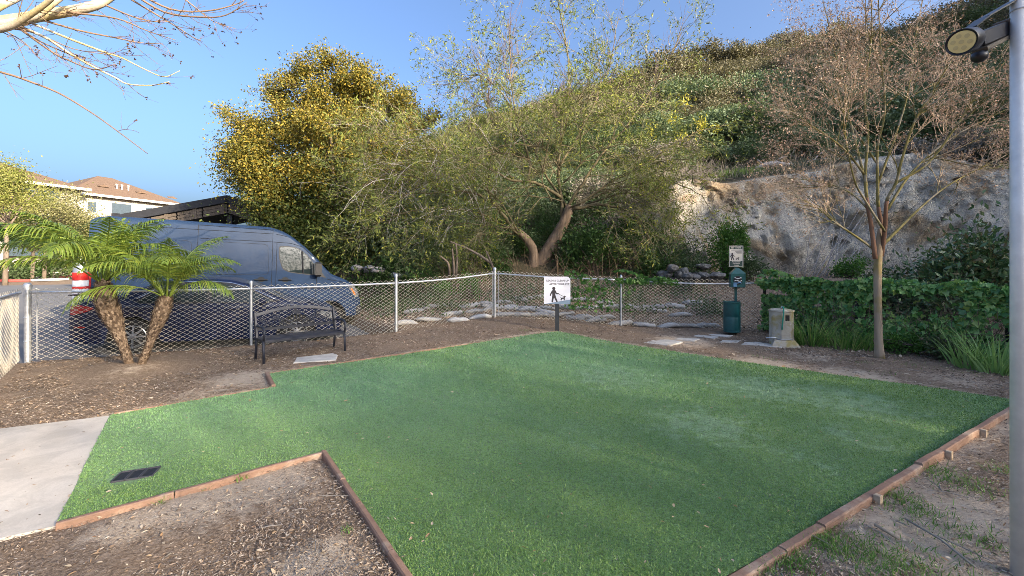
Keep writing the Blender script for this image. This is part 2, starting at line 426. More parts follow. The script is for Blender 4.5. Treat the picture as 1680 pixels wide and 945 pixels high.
# ---- ground sheet
def axis(lo, hi, st, outer):
    a = list(np.arange(lo, hi + st / 2, st)); return np.array([-q for q in outer[::-1]] + a + outer) if False else a
xs = np.array([-600, -300, -150, -90, -60, -40, -30, -24, -19] + list(np.arange(-16, 14.01, .11)) + [16, 19, 24, 32, 45, 70, 120, 300, 600])
ys = np.array([-600, -200, -90, -50, -30, -18, -10, -5, -2, -.5] + list(np.arange(.4, 18.01, .11)) + [19, 21, 24, 28, 34, 42, 60, 90, 150, 300, 700])
X, Y = np.meshgrid(xs, ys); Z = Gz(X, Y)
far = (np.abs(X) > 130) | (np.abs(Y) > 130); Z = np.where(far, -.6, Z)
inyard = ~far & ~inpoly(X, Y, BPOLY)
tin = inpoly(X, Y, TPOLY)
Z = Z + np.where(~far & ~tin, .018 * n2(X, Y, 2.2, 3, 5) + .008 * n2(X, Y, 9, 2, 8), 0)
pmound = (X + 5.95) ** 2 + (Y - 6.75) ** 2
Z = Z + .10 * np.exp(-pmound / .35)
Z = np.where(tin, Z - .03, Z)
pq = [(q.x, q.y) for q in (G_, E_, P(0, 888), Vector((-5.2, 1.9, 0)), Vector((-9.0, 4.3, 0)), P(0, 705))]; pin = inpoly(X, Y, pq); pdd = pdist(X, Y, pq + [pq[0]])
Z = np.where(pin & (pdd > .1), np.minimum(Z, 0) - .045, np.where(pdd < .16, np.minimum(Z, .0), Z))
edge_d = pdist(X, Y, TPOLY + [TPOLY[0]]); Z = np.where((edge_d < .14) & ~far & ~tin, np.minimum(Z, Gz(X, Y) - .004), Z)
V = np.stack([X, Y, Z], -1).reshape(-1, 3); nx = len(xs); ny = len(ys)
i = np.arange(ny - 1)[:, None] * nx + np.arange(nx - 1)[None]
Q = np.stack([i, i + 1, i + nx + 1, i + nx], -1).reshape(-1, 4)
me = mesh_np("ground", V, Q, m_ground, True)
dt = pdist(X, Y, TPOLY + [TPOLY[0]])
dirt = np.zeros_like(X)
def blob(px, py, r, a):
    global dirt
    c = P(px, py); dirt = np.maximum(dirt, a * np.exp(-((X - c.x) ** 2 + (Y - c.y) ** 2) / (2 * r * r)))
band = np.exp(-(dt / .28) ** 2) * (np.hypot(X, Y) > 4.2) * .75; dirt = np.maximum(dirt, band)
for bl in ((400, 620, .45, .8), (330, 645, .35, .6), (1120, 560, .55, .8), (1250, 600, .6, .85), (1400, 620, .6, .8), (1550, 620, .5, .55), (1330, 585, .4, .6), (330, 815, .36, 1.0), (430, 790, .32, .95), (240, 850, .26, .8), (520, 935, .22, .9), (480, 830, .2, .5), (1500, 880, .35, .95), (1600, 850, .35, .9), (1420, 920, .25, .7), (700, 545, .3, .4), (240, 612, .5, .35)): blob(*bl)
a = me.attributes.new("dirt", 'FLOAT', 'POINT'); a.data.foreach_set("value", dirt.ravel().astype(np.float32))
ground = link("ground", me, None, "structure")

# ---- lot asphalt sheet (in fence coordinates)
KA = np.array([-3.0, 10.3]); KB = np.array([-8.6, 18.6])
def kerb_s(q):
    a0 = KA - F0; b0 = KB - F0; qa = a0 @ FN; qb = b0 @ FN; sa = a0 @ FD; sb = b0 @ FD
    return sa + (q - qa) / (qb - qa) * (sb - sa)
qs = np.concatenate([np.linspace(.1, 12, 40), np.linspace(13, 26, 12)]); V = []
us = np.linspace(0, 1, 40)
for q in qs:
    s1 = kerb_s(q) - .02 if q > .75 else (F2 - F0) @ FD + .25
    for u in us:
        s = -38 + (s1 + 38) * u; p = F0 + FD * s + FN * q; V.append((p[0], p[1], zlot(p[0], p[1])))
n = len(us); i = np.arange(len(qs) - 1)[:, None] * n + np.arange(n - 1)[None]
link("parking_lot", mesh_np("parking_lot", np.array(V), np.stack([i, i + 1, i + n + 1, i + n], -1).reshape(-1, 4), m_asphalt, True), None, "structure")
kb = MB(); k0 = Vector((KA[0], KA[1], zlot(*KA))); k1 = Vector((-13, 25.1, -.33))
kb.beam(k0 + Vector((.1, .1, .07)), k1 + Vector((.1, .1, .07)), .2, .2, ch=.02)
tag(kb.obj("kerb", m_kerb), "pale concrete kerb at the front of the parking bays, running behind the fence", "kerb")

# ---- concrete path
pth = [G_, E_, P(0, 888), Vector((-5.2, 1.9, 0)), Vector((-9.0, 4.3, 0)), P(0, 705)]
pth = [Vector((q.x, q.y, .0)) for q in pth]
mb = MB(); n = len(pth)
mb.add([(q.x, q.y, .010) for q in pth] + [(q.x, q.y, -.08) for q in pth], [tuple(range(n))[::-1]] + [(k, (k + 1) % n, n + (k + 1) % n, n + k) for k in range(n)])
o = mb.obj("path", m_conc); tag(o, kind="structure")
bm = bmesh.new(); bm.from_mesh(o.data); bmesh.ops.recalc_face_normals(bm, faces=bm.faces); bm.to_mesh(o.data); bm.free()

# ---- turf sheet: clipped grid
bm = bmesh.new(); st = .12
tx0, tx1 = min(q[0] for q in TPOLY), max(q[0] for q in TPOLY); ty0, ty1 = min(q[1] for q in TPOLY), max(q[1] for q in TPOLY)
fv = [bm.verts.new((q[0], q[1], 0)) for q in TPOLY]; bm.faces.new(fv)
for k in range(int((tx1 - tx0) / st) + 1):
    bmesh.ops.bisect_plane(bm, geom=bm.verts[:] + bm.edges[:] + bm.faces[:], plane_co=(tx0 + k * st + .013, 0, 0), plane_no=(1, 0, 0))
for k in range(int((ty1 - ty0) / st) + 1):
    bmesh.ops.bisect_plane(bm, geom=bm.verts[:] + bm.edges[:] + bm.faces[:], plane_co=(0, ty0 + k * st + .017, 0), plane_no=(0, 1, 0))
drain_c = P(222, 780)
def turf_z(x, y):
    z = Gz(x, y) + .022 + .010 * n2(x, y, .9, 3, 3) + .003 * n2(x, y, 5, 2, 4)
    return z - .03 * np.exp(-((x - drain_c.x) ** 2 + (y - drain_c.y) ** 2) / (2 * .2 ** 2))
bm.verts.ensure_lookup_table()
vx = np.array([v.co.x for v in bm.verts]); vy = np.array([v.co.y for v in bm.verts]); vz = turf_z(vx, vy)
for v, z in zip(bm.verts, vz): v.co.z = z
for f_ in bm.faces:
    if f_.normal.z < 0: f_.normal_flip()
    f_.smooth = True
me = bpy.data.meshes.new("turf"); bm.to_mesh(me); bm.free(); me.materials.append(m_turf)
def palef(x, y):
    v = np.zeros_like(x)
    for px, py, r, a in ((1380, 660, 1.0, 1.), (1250, 640, 1.0, 1.), (1150, 700, .9, .95), (1000, 620, 1.2, .9), (1330, 760, .6, .85), (1480, 690, .6, .75), (1200, 800, .5, .7), (950, 720, .8, .8), (1400, 720, .6, .9), (1150, 590, .9, .9)):
        c = P(px, py); v = np.maximum(v, a * np.exp(-((x - c.x) ** 2 + (y - c.y) ** 2) / (2 * r * r)))
    return v
def mintf(x, y):
    v = np.zeros_like(x)
    for px, py, r, a in ((900, 580, 1.3, 1.), (600, 630, 1.3, .95), (700, 660, 1.0, .6), (350, 680, .9, .7), (480, 640, 1.0, .9), (1000, 600, 1.2, .8)):
        c = P(px, py); v = np.maximum(v, a * np.exp(-((x - c.x) ** 2 + (y - c.y) ** 2) / (2 * r * r)))
    return v
a = me.attributes.new("pale", 'FLOAT', 'POINT'); a.data.foreach_set("value", palef(vx, vy).astype(np.float32))
a = me.attributes.new("mint", 'FLOAT', 'POINT'); a.data.foreach_set("value", mintf(vx, vy).astype(np.float32))
link("turf", me, None, "structure")
# turf fibres (uncountable)
rng = np.random.default_rng(3)
u = rng.random(1100000); yy = 2.0 * (9.5 / 2.0) ** (u ** 1.25); xx = rng.uniform(-1.1, 1.25, len(u)) * yy
k = inpoly(xx, yy, TPOLY) & (np.hypot(xx - drain_c.x, yy - drain_c.y) > .165); xx = xx[k][:300000]; yy = yy[k][:300000]
N = len(xx); zz = turf_z(xx, yy) - .004
h = rng.uniform(.009, .024, N) * np.clip(yy / 5, .8, 1.6); wd = .0032 * np.clip(yy / 3, .8, 2.6); an = rng.uniform(0, 6.28, N); ln = rng.uniform(.2, 1.3, N); la = rng.uniform(0, 6.28, N)
c0 = np.stack([xx, yy, zz], -1); sv = np.stack([np.cos(an), np.sin(an), 0 * an], -1) * wd[:, None]
tip = c0 + np.stack([np.cos(la) * ln * h, np.sin(la) * ln * h, h], -1)
V = np.stack([c0 - sv, c0 + sv, tip], 1).reshape(-1, 3)
me = mesh_np("turf_fibre", V, np.arange(3 * N).reshape(-1, 3), m_blade); a = me.attributes.new("pale", 'FLOAT', 'POINT'); a.data.foreach_set("value", np.repeat(palef(xx, yy), 3).astype(np.float32)); a = me.attributes.new("mint", 'FLOAT', 'POINT'); a.data.foreach_set("value", np.repeat(mintf(xx, yy), 3).astype(np.float32))
link("turf_fibre", me, None, "stuff")

# ---- wood chips and leaf litter
def litter(name, n, size, mat, accept, dens=1.15, lift=.006, seed=1, asp=.35, ymax=11.5, zf=None, flat=.25):
    rng = np.random.default_rng(seed); u = rng.random(n * 6); yy = 2.1 * (ymax / 2.1) ** (u ** dens); xx = rng.uniform(-1.3, 1.3, len(u)) * yy
    k = accept(xx, yy); xx = xx[k][:n]; yy = yy[k][:n]; N = len(xx)
    z = (zf or Gz)(xx, yy) + lift
    an = rng.uniform(0, 6.28, N); D = np.stack([np.cos(an), np.sin(an), rng.normal(size=N) * flat], -1); D = unit(D)
    S = unit(np.cross(D, np.stack([rng.normal(size=N) * flat, rng.normal(size=N) * flat, np.ones(N)], -1))); L = (size * np.clip(rng.lognormal(0, .45, N), .4, 2.0) * np.clip(yy / 4.2, .85, 1.8))[:, None]; W = L * asp * rng.uniform(.6, 1.5, N)[:, None] * .5
    c = np.stack([xx, yy, z], -1); up = np.array([0, 0, 1.0]) * L * .12
    if asp > .45:      # leaves: pointed ovals with a fold
        V = np.stack([c - D * L / 2, c - D * L * .2 + S * W * .65 + up * .5, c + D * L * .15 + S * W * .5 + up * .8, c + D * L / 2 + up * .5, c + D * L * .15 - S * W * .5 + up, c - D * L * .2 - S * W * .65 + up * .6, c + up * .05], 1).reshape(-1, 3)
        b_ = np.arange(N)[:, None] * 7; Fq = np.concatenate([b_ + [[6, k, (k + 1) % 6]] for k in range(6)])
    else:
        V = np.stack([c - D * L / 2, c + S * W + up * .4 - D * L * .1, c + D * L / 2 + up * .5, c - S * W + up - D * L * .05], 1).reshape(-1, 3)
        b_ = np.arange(N)[:, None] * 4; Fq = np.concatenate([b_ + [[0, 1, 2]], b_ + [[0, 2, 3]]])
    return link(name, mesh_np(name, V, Fq, mat), None, "stuff")
PPOLY = [(q.x, q.y) for q in pth]
FPOLY = [tuple(F0), tuple(F2), tuple(F3), tuple(F4), tuple(F5), H1, H2, H3, (6, 1), (-3, 1), (-6, 4.8)]
def dirt_at(x, y):
    d = np.zeros_like(x)
    for px, py, r, a in ((400, 620, .45, .9), (1120, 560, .6, .9), (1250, 600, .7, .9), (1400, 620, .7, .9), (330, 815, .3, .9), (430, 790, .28, .9), (240, 850, .2, .7), (520, 935, .18, .7), (1500, 880, .4, .9), (1600, 850, .35, .9)):
        c = P(px, py); d = np.maximum(d, a * np.exp(-((x - c.x) ** 2 + (y - c.y) ** 2) / (2 * r * r)))
    return d
rq = np.random.default_rng(77)
def acc_mulch(x, y):
    return inpoly(x, y, FPOLY) & ~inpoly(x, y, TPOLY) & ~inpoly(x, y, PPOLY) & (rq.random(len(x)) > dirt_at(x, y)) & (n2(x, y, 1.3, 3, 40) + rq.random(len(x)) * 1.2 > .25)
litter("wood_chip", 70000, .021, m_chip, acc_mulch, seed=4, asp=.24)
litter("leaf_litter", 1800, .026, m_fall, lambda x, y: inpoly(x, y, FPOLY) & ~inpoly(x, y, TPOLY) & ~inpoly(x, y, PPOLY), seed=5, asp=.5, lift=.012)
litter("fallen_leaf", 260, .026, m_fall, lambda x, y: inpoly(x, y, TPOLY), seed=6, asp=.5, lift=.03, zf=turf_z)
litter("path_litter", 200, .022, m_chip, lambda x, y: inpoly(x, y, PPOLY), seed=8, asp=.4, lift=.015, zf=lambda x, y: 0 * x, ymax=6)
# ------------------------------------------------------------------ timber edging
tc = sum((Vector(q + (0,)) for q in TPOLY), Vector()) / len(TPOLY)
brng = random.Random(5)
def board(a, b, label, wdt=.042, hgt=.09, top=.038, group="redwood boards edging the turf", out=None, kind=True):
    a = a.copy(); b = b.copy(); d = (b - a); d.z = 0; L = d.length; d.normalize()
    nrm = Vector((-d.y, d.x, 0))
    mid = (a + b) / 2
    tst = mid + nrm * .12
    if inpoly(np.array([tst.x]), np.array([tst.y]), TPOLY)[0]: nrm = -nrm
    base = thing_loc = (a + b) / 2 + nrm * wdt * .5; zt = max(a.z, b.z)
    m = MB(); K = max(3, int(L / .25)); vs = []; fs = []
    ch = .008
    sec = [(-wdt/2, -hgt+top), (wdt/2, -hgt+top), (wdt/2, top-ch), (wdt/2-ch, top), (-wdt/2+ch, top), (-wdt/2, top-ch)]
    for i in range(K + 1):
        f = i / K; j = [brng.uniform(-.003, .003) for _ in range(3)]
        for (yy, zz) in sec: vs.append(((f - .5) * (L - .006), yy + j[0], zz + (a.z + (b.z - a.z) * f - base.z) + j[1] * (zz > 0)))
    for i in range(K):
        for k in range(6): fs.append((i*6+k, (i+1)*6+k, (i+1)*6+(k+1)%6, i*6+(k+1)%6))
    fs += [tuple(range(6)), tuple(K*6 + k for k in range(5, -1, -1))]
    m.add(vs, fs); o = m.obj("edging_board", m_timber)
    ang = math.atan2(d.y, d.x); o.location = base; o.rotation_euler = (brng.uniform(-.03, .03), 0, ang)
    bm = bmesh.new(); bm.from_mesh(o.data); bmesh.ops.recalc_face_normals(bm, faces=bm.faces); bm.to_mesh(o.data); bm.free()
    return tag(o, label, "edging board", group)
p = lambda x, y: P(x, y)
e1 = E_.lerp(D0, .36)
board(E_, e1, "short redwood edging board at the bottom left, starting at the concrete path")
board(e1, D0, "long redwood edging board rising to the corner of the bare dirt at lower left")
d1 = D0.lerp(D1, .34); d2 = D0.lerp(D1, .56); d3 = D0.lerp(D1, .9)
board(D0, d1, "redwood edging board at the top of the steep row beside the lower left dirt")
board(d1, d2, "middle redwood edging board of the steep row, short and split at its ends")
board(d2, d3, "third redwood edging board down the steep row between dirt and turf")
board(d3, D_, "last redwood edging board of the steep row, running out of the bottom of the picture")
r0 = Vector(B_); r1 = P(1512, 772); r2 = P(1345, 872); r3 = P(1283, 910)
def onl(q):   # project on the right edge line
    t_ = (q - B_).dot((C_ - B_)) / (C_ - B_).length_squared; return B_.lerp(C_, t_)
r1 = onl(r1); r2 = onl(r2); r3 = onl(r3)
board(r0, r1, "far redwood edging board on the right of the turf, backed by two small stakes", .056, .12, .055)
board(r1, r2, "long weathered redwood edging board on the right of the turf, chipped on top", .056, .12, .042)
board(r2, r3, "short broken redwood board sunk into weeds on the right turf edge", .056, .11, .034)
board(r3, C_, "nearest redwood edging board on the right, half buried at the bottom edge", .056, .11, .028)
board(N1, N2, "tiny redwood edging board at the notch in the turf near the bench", .05, .09, .05)
board(G_.lerp(N1, .02), N1, "thin buried redwood strip along the turf between path and notch", .03, .06, .028)
board(N2, A_, "thin buried redwood strip along the far left turf edge past the bench", .03, .06, .03)
rn = (C_ - B_).normalized(); rnn = Vector((-rn.y, rn.x, 0))
if inpoly(np.array([(B_ + rn * 1 + rnn * .3).x]), np.array([(B_ + rn * 1 + rnn * .3).y]), TPOLY)[0]: rnn = -rnn
for (px, py), lb in (((1600, 712), "farther small square stake holding the right edging board"), ((1552, 750), "nearer small square stake holding the right edging board"), ((1432, 823), "low square stake beside the long weathered edging board")):
    q = onl(P(px, py)) + rnn * .078; m = MB(); m.box((0, 0, 0), (.04, .04, .18), ch=.004)
    o = m.obj("edging_stake", m_stake); o.location = (q.x, q.y, q.z - .03); o.rotation_euler = (0, 0, math.atan2(rn.y, rn.x)); tag(o, lb, "stake")

# ------------------------------------------------------------------ drain grate
dg = [P(190, 792), P(247, 783), P(255, 768), P(203, 776)]
dc = sum(dg, Vector()) / 4; dx = (dg[1] - dg[0]); ang = math.atan2(dx.y, dx.x)
t = thing("drain_grate", "black plastic drain grate of three sections sunk in the turf", "drain grate", (dc.x, dc.y, float(turf_z(np.array([dc.x]), np.array([dc.y]))[0]) + .006), (0, 0, ang))
W_, H_ = .265, .165
m = MB(); m.box((0, 0, -.02), (W_ + .03, H_ + .03, .02)); m.obj("frame", m_blackmetal, t)
for k in range(3):
    m = MB(); x0 = -W_/2 + k * W_/3 + .006; x1 = x0 + W_/3 - .012
    for (a, b) in (((x0, -H_/2), (x1, -H_/2)), ((x0, H_/2), (x1, H_/2)), ((x0, -H_/2), (x0, H_/2)), ((x1, -H_/2), (x1, H_/2))): m.beam((a[0], a[1], .004), (b[0], b[1], .004), .008, .02)
    me = m.mesh("section", simple("grate rim grey", (.05, .05, .06), .5) if k == 0 else bpy.data.materials["grate rim grey"]); sec = link("section", me, t)
    for j in range(9):
        m = MB(); yy = -H_/2 + .02 + j * (H_ - .04) / 8; m.beam((x0 + .004, yy, .003), (x1 - .004, yy, .003), .010, .012)
        link("bar", m.mesh("bar", m_blackmetal), sec)

# ------------------------------------------------------------------ stepping stones and slab
def stone(pxs, label, th=.035, lift=.014, mat=m_slab, name="stepping_stone", cat="stepping stone", group="flat concrete stepping stones by the waste station"):
    pts = [P(*q) for q in pxs]; c = sum(pts, Vector()) / len(pts)
    out = []
    n = len(pts); r_ = random.Random(len(label))
    for i in range(n):
        a = pts[i]; b = pts[(i + 1) % n]
        for f in (0, .33, .66):
            q = a.lerp(b, f) - c; out.append((q.x + r_.uniform(-.012, .012), q.y + r_.uniform(-.012, .012)))
    m = MB(); k = len(out)
    inn = [(x * .97, y * .97) for x, y in out]
    vs = [(x, y, -th) for x, y in out] + [(x, y, -.006) for x, y in out] + [(x, y, r_.uniform(-.001, .001)) for x, y in inn]
    fs = [tuple(range(2 * k, 3 * k))]
    for l in (0, 1):
        for i in range(k): j = (i + 1) % k; fs.append((l*k+i, l*k+j, l*k+k+j, l*k+k+i))
    m.add(vs, fs); o = m.obj(name, mat); o.location = (c.x, c.y, c.z + lift)
    bm = bmesh.new(); bm.from_mesh(o.data); bmesh.ops.recalc_face_normals(bm, faces=bm.faces); bm.to_mesh(o.data); bm.free()
    return tag(o, label, cat, group)
stone([(482, 598), (550, 592), (554, 584), (546, 581), (487, 589)], "pale grey concrete slab on the dirt in front of the bench", .05, .022, m_slab, "concrete_slab", "slab", None)
S = "stepping stone"
stone([(1054, 563), (1100, 568), (1121, 562), (1098, 558), (1075, 558)], "largest pale stepping stone, touching the far edge of the turf")
stone([(1108, 557), (1140, 560), (1150, 557), (1118, 555)], "narrow stepping stone just behind the largest one near the turf")
stone([(1138, 552), (1172, 556), (1178, 553), (1145, 550)], "flat stepping stone in front of the green bin, third from the turf")
stone([(1163, 550), (1195, 554), (1202, 551), (1172, 549)], "stepping stone closest to the foot of the green waste station post")
stone([(1180, 562), (1210, 563), (1216, 560), (1186, 559)], "small stepping stone half buried between the bin and the water pedestal")
stone([(1216, 566), (1282, 571), (1286, 568), (1240, 562), (1222, 562)], "long stepping stone lying in front of the concrete water pedestal")

# ------------------------------------------------------------------ chain link fence
frng = random.Random(9)
def chain_mesh(a, b, h, z0a, z0b, par, za=None, zb=None, amp=.0, seed=1, top=.035, cw=.062, ch=.040, rad=.0054, mat=None, name="chain_link_mesh"):
    """interlocking zigzag wires between ground points a and b (2-D), height h"""
    a = np.array(a[:2]); b = np.array(b[:2]); L = np.linalg.norm(b - a); d = (b - a) / L; nn = np.array([-d[1], d[0]])
    nw = int(L / cw); cw = L / nw; K = int((h - .02 + top) / ch) + 1
    ks = np.arange(K + 1); Ps = []
    for w_ in range(nw):
        s = w_ * cw + cw * .5 + np.where(((ks + w_) % 2) == 0, -.5, .5) * cw * 1.03
        z = .02 + ks * ch * (h + top - .02) / (K * ch)
        bul = amp * math.sin(seed * 7 + w_ * .13) * np.sin(z / h * 3.1)
        off = np.where(((ks + w_) % 2) == 0, -.0035, .0035) + bul
        base = z0a + (z0b - z0a) * s / L
        sag = .02 * np.sin(s * 2.1 + seed)
        Ps.append(np.stack([a[0] + d[0] * s + nn[0] * off, a[1] + d[1] * s + nn[1] * off, base + z + sag * (1 - z / h)], -1))
    Ps = np.array(Ps); V, Q = tubes_np(Ps, np.full(Ps.shape[:2], rad), 3)
    return link(name, mesh_np(name, V, Q, mat or m_wire, True), par, "stuff")
def post(par, q, h, r, cap=True, name="post", mat=None, flare=False):
    m = MB(); z = g1(q[0], q[1]); pr = [(r, -.15), (r, h)]
    if cap: pr += [(r * 1.25, h), (r * 1.25, h + .035), (r * 1.1, h + .06), (r * .6, h + .078), (.002, h + .084)]
    else: pr += [(r * .8, h + .01)]
    m.lathe(pr, 14, Matrix.Translation((q[0], q[1], z))); return m.obj(name, mat or m_galv, par, autos=40)
def ring(par, q, z, r, mat=None, name="band"):
    m = MB(); m.lathe([(r * 1.02, -.012), (r * 1.14, -.010), (r * 1.14, .010), (r * 1.02, .012)], 12, Matrix.Translation((q[0], q[1], g1(q[0], q[1]) + z)), cap=False); return m.obj(name, mat or m_galv, par, smooth=True)
HF = 1.20
fence = thing("chain_link_fence", "galvanised chain link fence with silver posts behind the bench and signs", "fence", (0, 0, 0))
nodes = [F0, F1, F2, F3, F4, F5]
zs = [g1(*q) for q in nodes]; zs[1] = -.03; zs[2] = .02; zs[5] = -.02
rr = [.045, .026, .034, .036, .028, .03]
posts = []
for i, q in enumerate(nodes[:5]):
    posts.append(post(fence, q, HF + .02 + (.03 if i in (0, 2, 3) else 0), rr[i], True))
for i in range(5):
    a, b = nodes[i], nodes[i + 1]; ra = MB(); za = zs[i] + HF - .03; zb = zs[i + 1] + HF - .03; K = 12; pts = []
    for k in range(K + 1):
        f = k / K; q = a + (b - a) * f; sag = -(.03 if i < 4 else .05) * math.sin(f * math.pi) * (1 if i in (2, 3, 4) else .3)
        pts.append((q[0], q[1], za + (zb - za) * f + sag))
    ra.tube(pts, .021, 10); ra.obj("top_rail", m_galv, fence, smooth=True)
    chain_mesh(a + (b - a) * .012, b - (b - a) * .012, HF, zs[i], zs[i + 1], fence, seed=i + 1, amp=.012)
for i, q in enumerate(nodes[:5]):
    for zz in ((.35, .75, 1.12) if i in (0, 3) else (1.13,)): ring(posts[i], q, zz, rr[i])
# tension bars beside the end post and the corner post
for q0, q1, f in ((F0, F1, .035), (F3, F4, .03), (F3, F2, .03)):
    q = q0 + (q1 - q0) * f; m = MB(); m.tube([(q[0], q[1], g1(*q) + .03), (q[0], q[1], g1(*q) + HF + .03)], .007, 6); m.obj("tension_bar", m_galv, fence)
# return toward the viewer at far left
L0 = F0 + np.array([-.02, -.10]); L1 = np.array([-6.25, 4.85]); L2_ = np.array([-5.95, 4.45])
f2 = thing("chain_link_fence", "chain link fence panel at far left running out of the picture towards the viewer", "fence")
rl = MB(); rl.tube([(L0[0], L0[1], HF - .03), (L1[0], L1[1], HF - .03)], .024, 10); rl.obj("top_rail", m_galv, f2, smooth=True)
chain_mesh(L0, L1, HF - .0, 0, 0, f2, seed=8, amp=.01, rad=.0032); post(f2, L1, HF + .04, .04)

# ------------------------------------------------------------------ leash sign
m_signw = simple("sign white", (.74, .73, .80), .4, var=.03)
m_signb = simple("sign grey blue", (.20, .27, .36), .4, var=.06)
m_ink = simple("sign dark ink", (.045, .035, .04), .5, var=.05)
def text_obj(s, size, mat, parent, M, name="lettering", align='CENTER', ext=.0015, spacing=1.0, bold=0.0):
    cu = bpy.data.curves.new("lettering", 'FONT'); cu.body = s; cu.size = size; cu.align_x = align; cu.align_y = 'CENTER'; cu.extrude = ext; cu.space_character = spacing; cu.resolution_u = 2; cu.offset = bold
    o = bpy.data.objects.new("tmp", cu); COL.objects.link(o)
    dg_ = bpy.context.evaluated_depsgraph_get(); me = bpy.data.meshes.new_from_object(o.evaluated_get(dg_)); bpy.data.objects.remove(o)
    me.materials.clear(); me.materials.append(mat); me.transform(M); q = link(name, me, parent); return q
FACE = Matrix(((1, 0, 0, 0), (0, 0, -1, 0), (0, 1, 0, 0), (0, 0, 0, 1)))   # local xy -> facing -Y, y up
def M_at(x, y, z): return Matrix.Translation((x, y, z)) @ FACE
def limb2(a, b, r0, r1, n=5):
    """flat 2-D capsule polygon"""
    a = Vector(a); b = Vector(b); d = (b - a); an = math.atan2(d.y, d.x); out = []
    for k in range(n + 1): t_ = an - math.pi/2 + math.pi * k / n; out.append((b.x + r1 * math.cos(t_), b.y + r1 * math.sin(t_)))
    for k in range(n + 1): t_ = an + math.pi/2 + math.pi * k / n; out.append((a.x + r0 * math.cos(t_), a.y + r0 * math.sin(t_)))
    return out
def pictogram_person(parent, M, s, mat):
    m = MB()
    parts = [limb2((0, .86), (0, .861), .105, .105, 10), limb2((0, .42), (0, .66), .095, .12), limb2((-.08, .70), (-.20, .50), .05, .04), limb2((-.20, .50), (-.23, .40), .04, .035),
             limb2((.08, .70), (.17, .53), .05, .04), limb2((.17, .53), (.30, .52), .04, .035), limb2((-.02, .42), (-.07, .20), .075, .06), limb2((-.07, .2), (-.10, 0), .06, .05),
             limb2((.03, .42), (.11, .22), .075, .06), limb2((.11, .22), (.20, .02), .06, .05)]
    for i, q in enumerate(parts): m.prism([(x * s, y * s) for x, y in q], .0012 + i * .00012, M)
    return m.obj("person_pictogram", mat, parent)
def pictogram_dog(parent, M, s, mat, leash_from=None):
    m = MB()
    parts = [limb2((-.20, .22), (.12, .27), .075, .085), limb2((.10, .28), (.20, .42), .06, .055), limb2((.18, .44), (.33, .41), .07, .035), limb2((.15, .48), (.12, .56), .03, .015),
             limb2((-.22, .25), (-.34, .40), .03, .018), limb2((-.18, .2), (-.22, 0), .045, .03), limb2((-.22, .2), (-.30, .03), .04, .028), limb2((.10, .22), (.10, 0), .045, .03), limb2((.14, .22), (.20, .02), .04, .028)]
    if leash_from: parts.append(limb2(leash_from, (.12, .40), .012, .012))
    for i, q in enumerate(parts): m.prism([(x * s, y * s) for x, y in q], .0012 + i * .00012, M)
    return m.obj("dog_pictogram", mat, parent)
sp = P(914, 544); sc_ = sp.y / F
t = thing("pet_sign", "white sign LEASH & CLEAN UP AFTER YOUR PET on a dark post at the turf corner", "sign", (sp.x, sp.y, sp.z), (0, 0, R(-4)))
m = MB(); m.box((0, .02, .30), (.085, .06, .95), ch=.006); m.obj("post", simple("sign post charcoal", (.035, .038, .045), .5, .2), t)
hw = 21.5 * sc_; zb_ = (541 - 496) * sc_; zt_ = (541 - 451) * sc_
pl = [(-hw, zb_), (hw, zb_)]
for k in range(9):
    a_ = math.pi/2 * k / 8; pl.append((hw - .085 + .085 * math.cos(a_), zt_ - .085 + .085 * math.sin(a_)))
pl.append((-hw, zt_))
m = MB(); m.prism(pl, .012, Matrix.Translation((0, -.012, 0)) @ FACE); panel = m.obj("panel", m_signw, t)
m = MB(); m.prism([(-hw + .001, zb_ + .001), (hw - .001, zb_ + .001), (hw - .001, zb_ + .105)], .0015, M_at(0, -.0245, 0)); m.obj("grey_wedge", m_signb, panel)
text_obj("LEASH & CLEAN UP", .058, m_ink, panel, M_at(.008, -.0255, zt_ - .092), spacing=1.0, bold=.0009)
text_obj("AFTER YOUR PET", .058, m_ink, panel, M_at(.050, -.0255, zt_ - .172), spacing=1.0, bold=.0009)
pictogram_person(panel, M_at(-.075, -.0245, zb_ + .055), .345, m_ink)
pictogram_dog(panel, M_at(.135, -.0245, zb_ + .088), .19, m_ink)
m = MB(); m.prism(limb2((.02, zb_ + .235), (.16, zb_ + .165), .004, .004), .0015, M_at(0, -.0245, 0)); m.obj("leash_pictogram", m_ink, panel)

# ------------------------------------------------------------------ pet waste station
m_green = simple("dark green painted steel", (.010, .078, .082), .35, .1, var=.2, sc=14, coat=.3)
m_cream = simple("sign cream", (.62, .58, .52), .5, var=.05)
m_dkgreen = simple("sign dark green", (.02, .05, .045), .5)
wp = P(1207, 546); wp.z -= .02; k_ = wp.y / F
t = thing("pet_waste_station", "green pet waste station with sign, bag dispenser and bin on one post", "waste station", tuple(wp), (0, 0, R(-12)))
m = MB(); m.box((0, 0, .72), (.05, .05, 1.75), ch=.004); m.obj("post", m_green, t)
m = MB(); m.box((0, 0, .02), (.085, .07, .12), ch=.01); m.obj("post_foot", m_blackmetal, t)
# bin: round can with rims
bx = -.14; m = MB()
m.lathe([(.175, .07), (.185, .075), (.185, .10), (.175, .105), (.178, .42), (.1765, .425), (.178, .43), (.178, .745), (.187, .75), (.187, .775), (.172, .775), (.168, .72), (.165, .70)], 28, Matrix.Translation((bx, -.19, 0)))
bin_ = m.obj("bin", m_green, t, autos=35)
m = MB(); m.beam((bx + .165, -.23, .08), (bx + .165, -.23, .77), .02, .035); m.obj("bin_seam", m_green, bin_)
m = MB(); m.lathe([(.16, .715), (.162, .72), (.16, .725)], 20, Matrix.Translation((bx, -.19, 0))); m.obj("bin_liner", m_blackmetal, bin_)
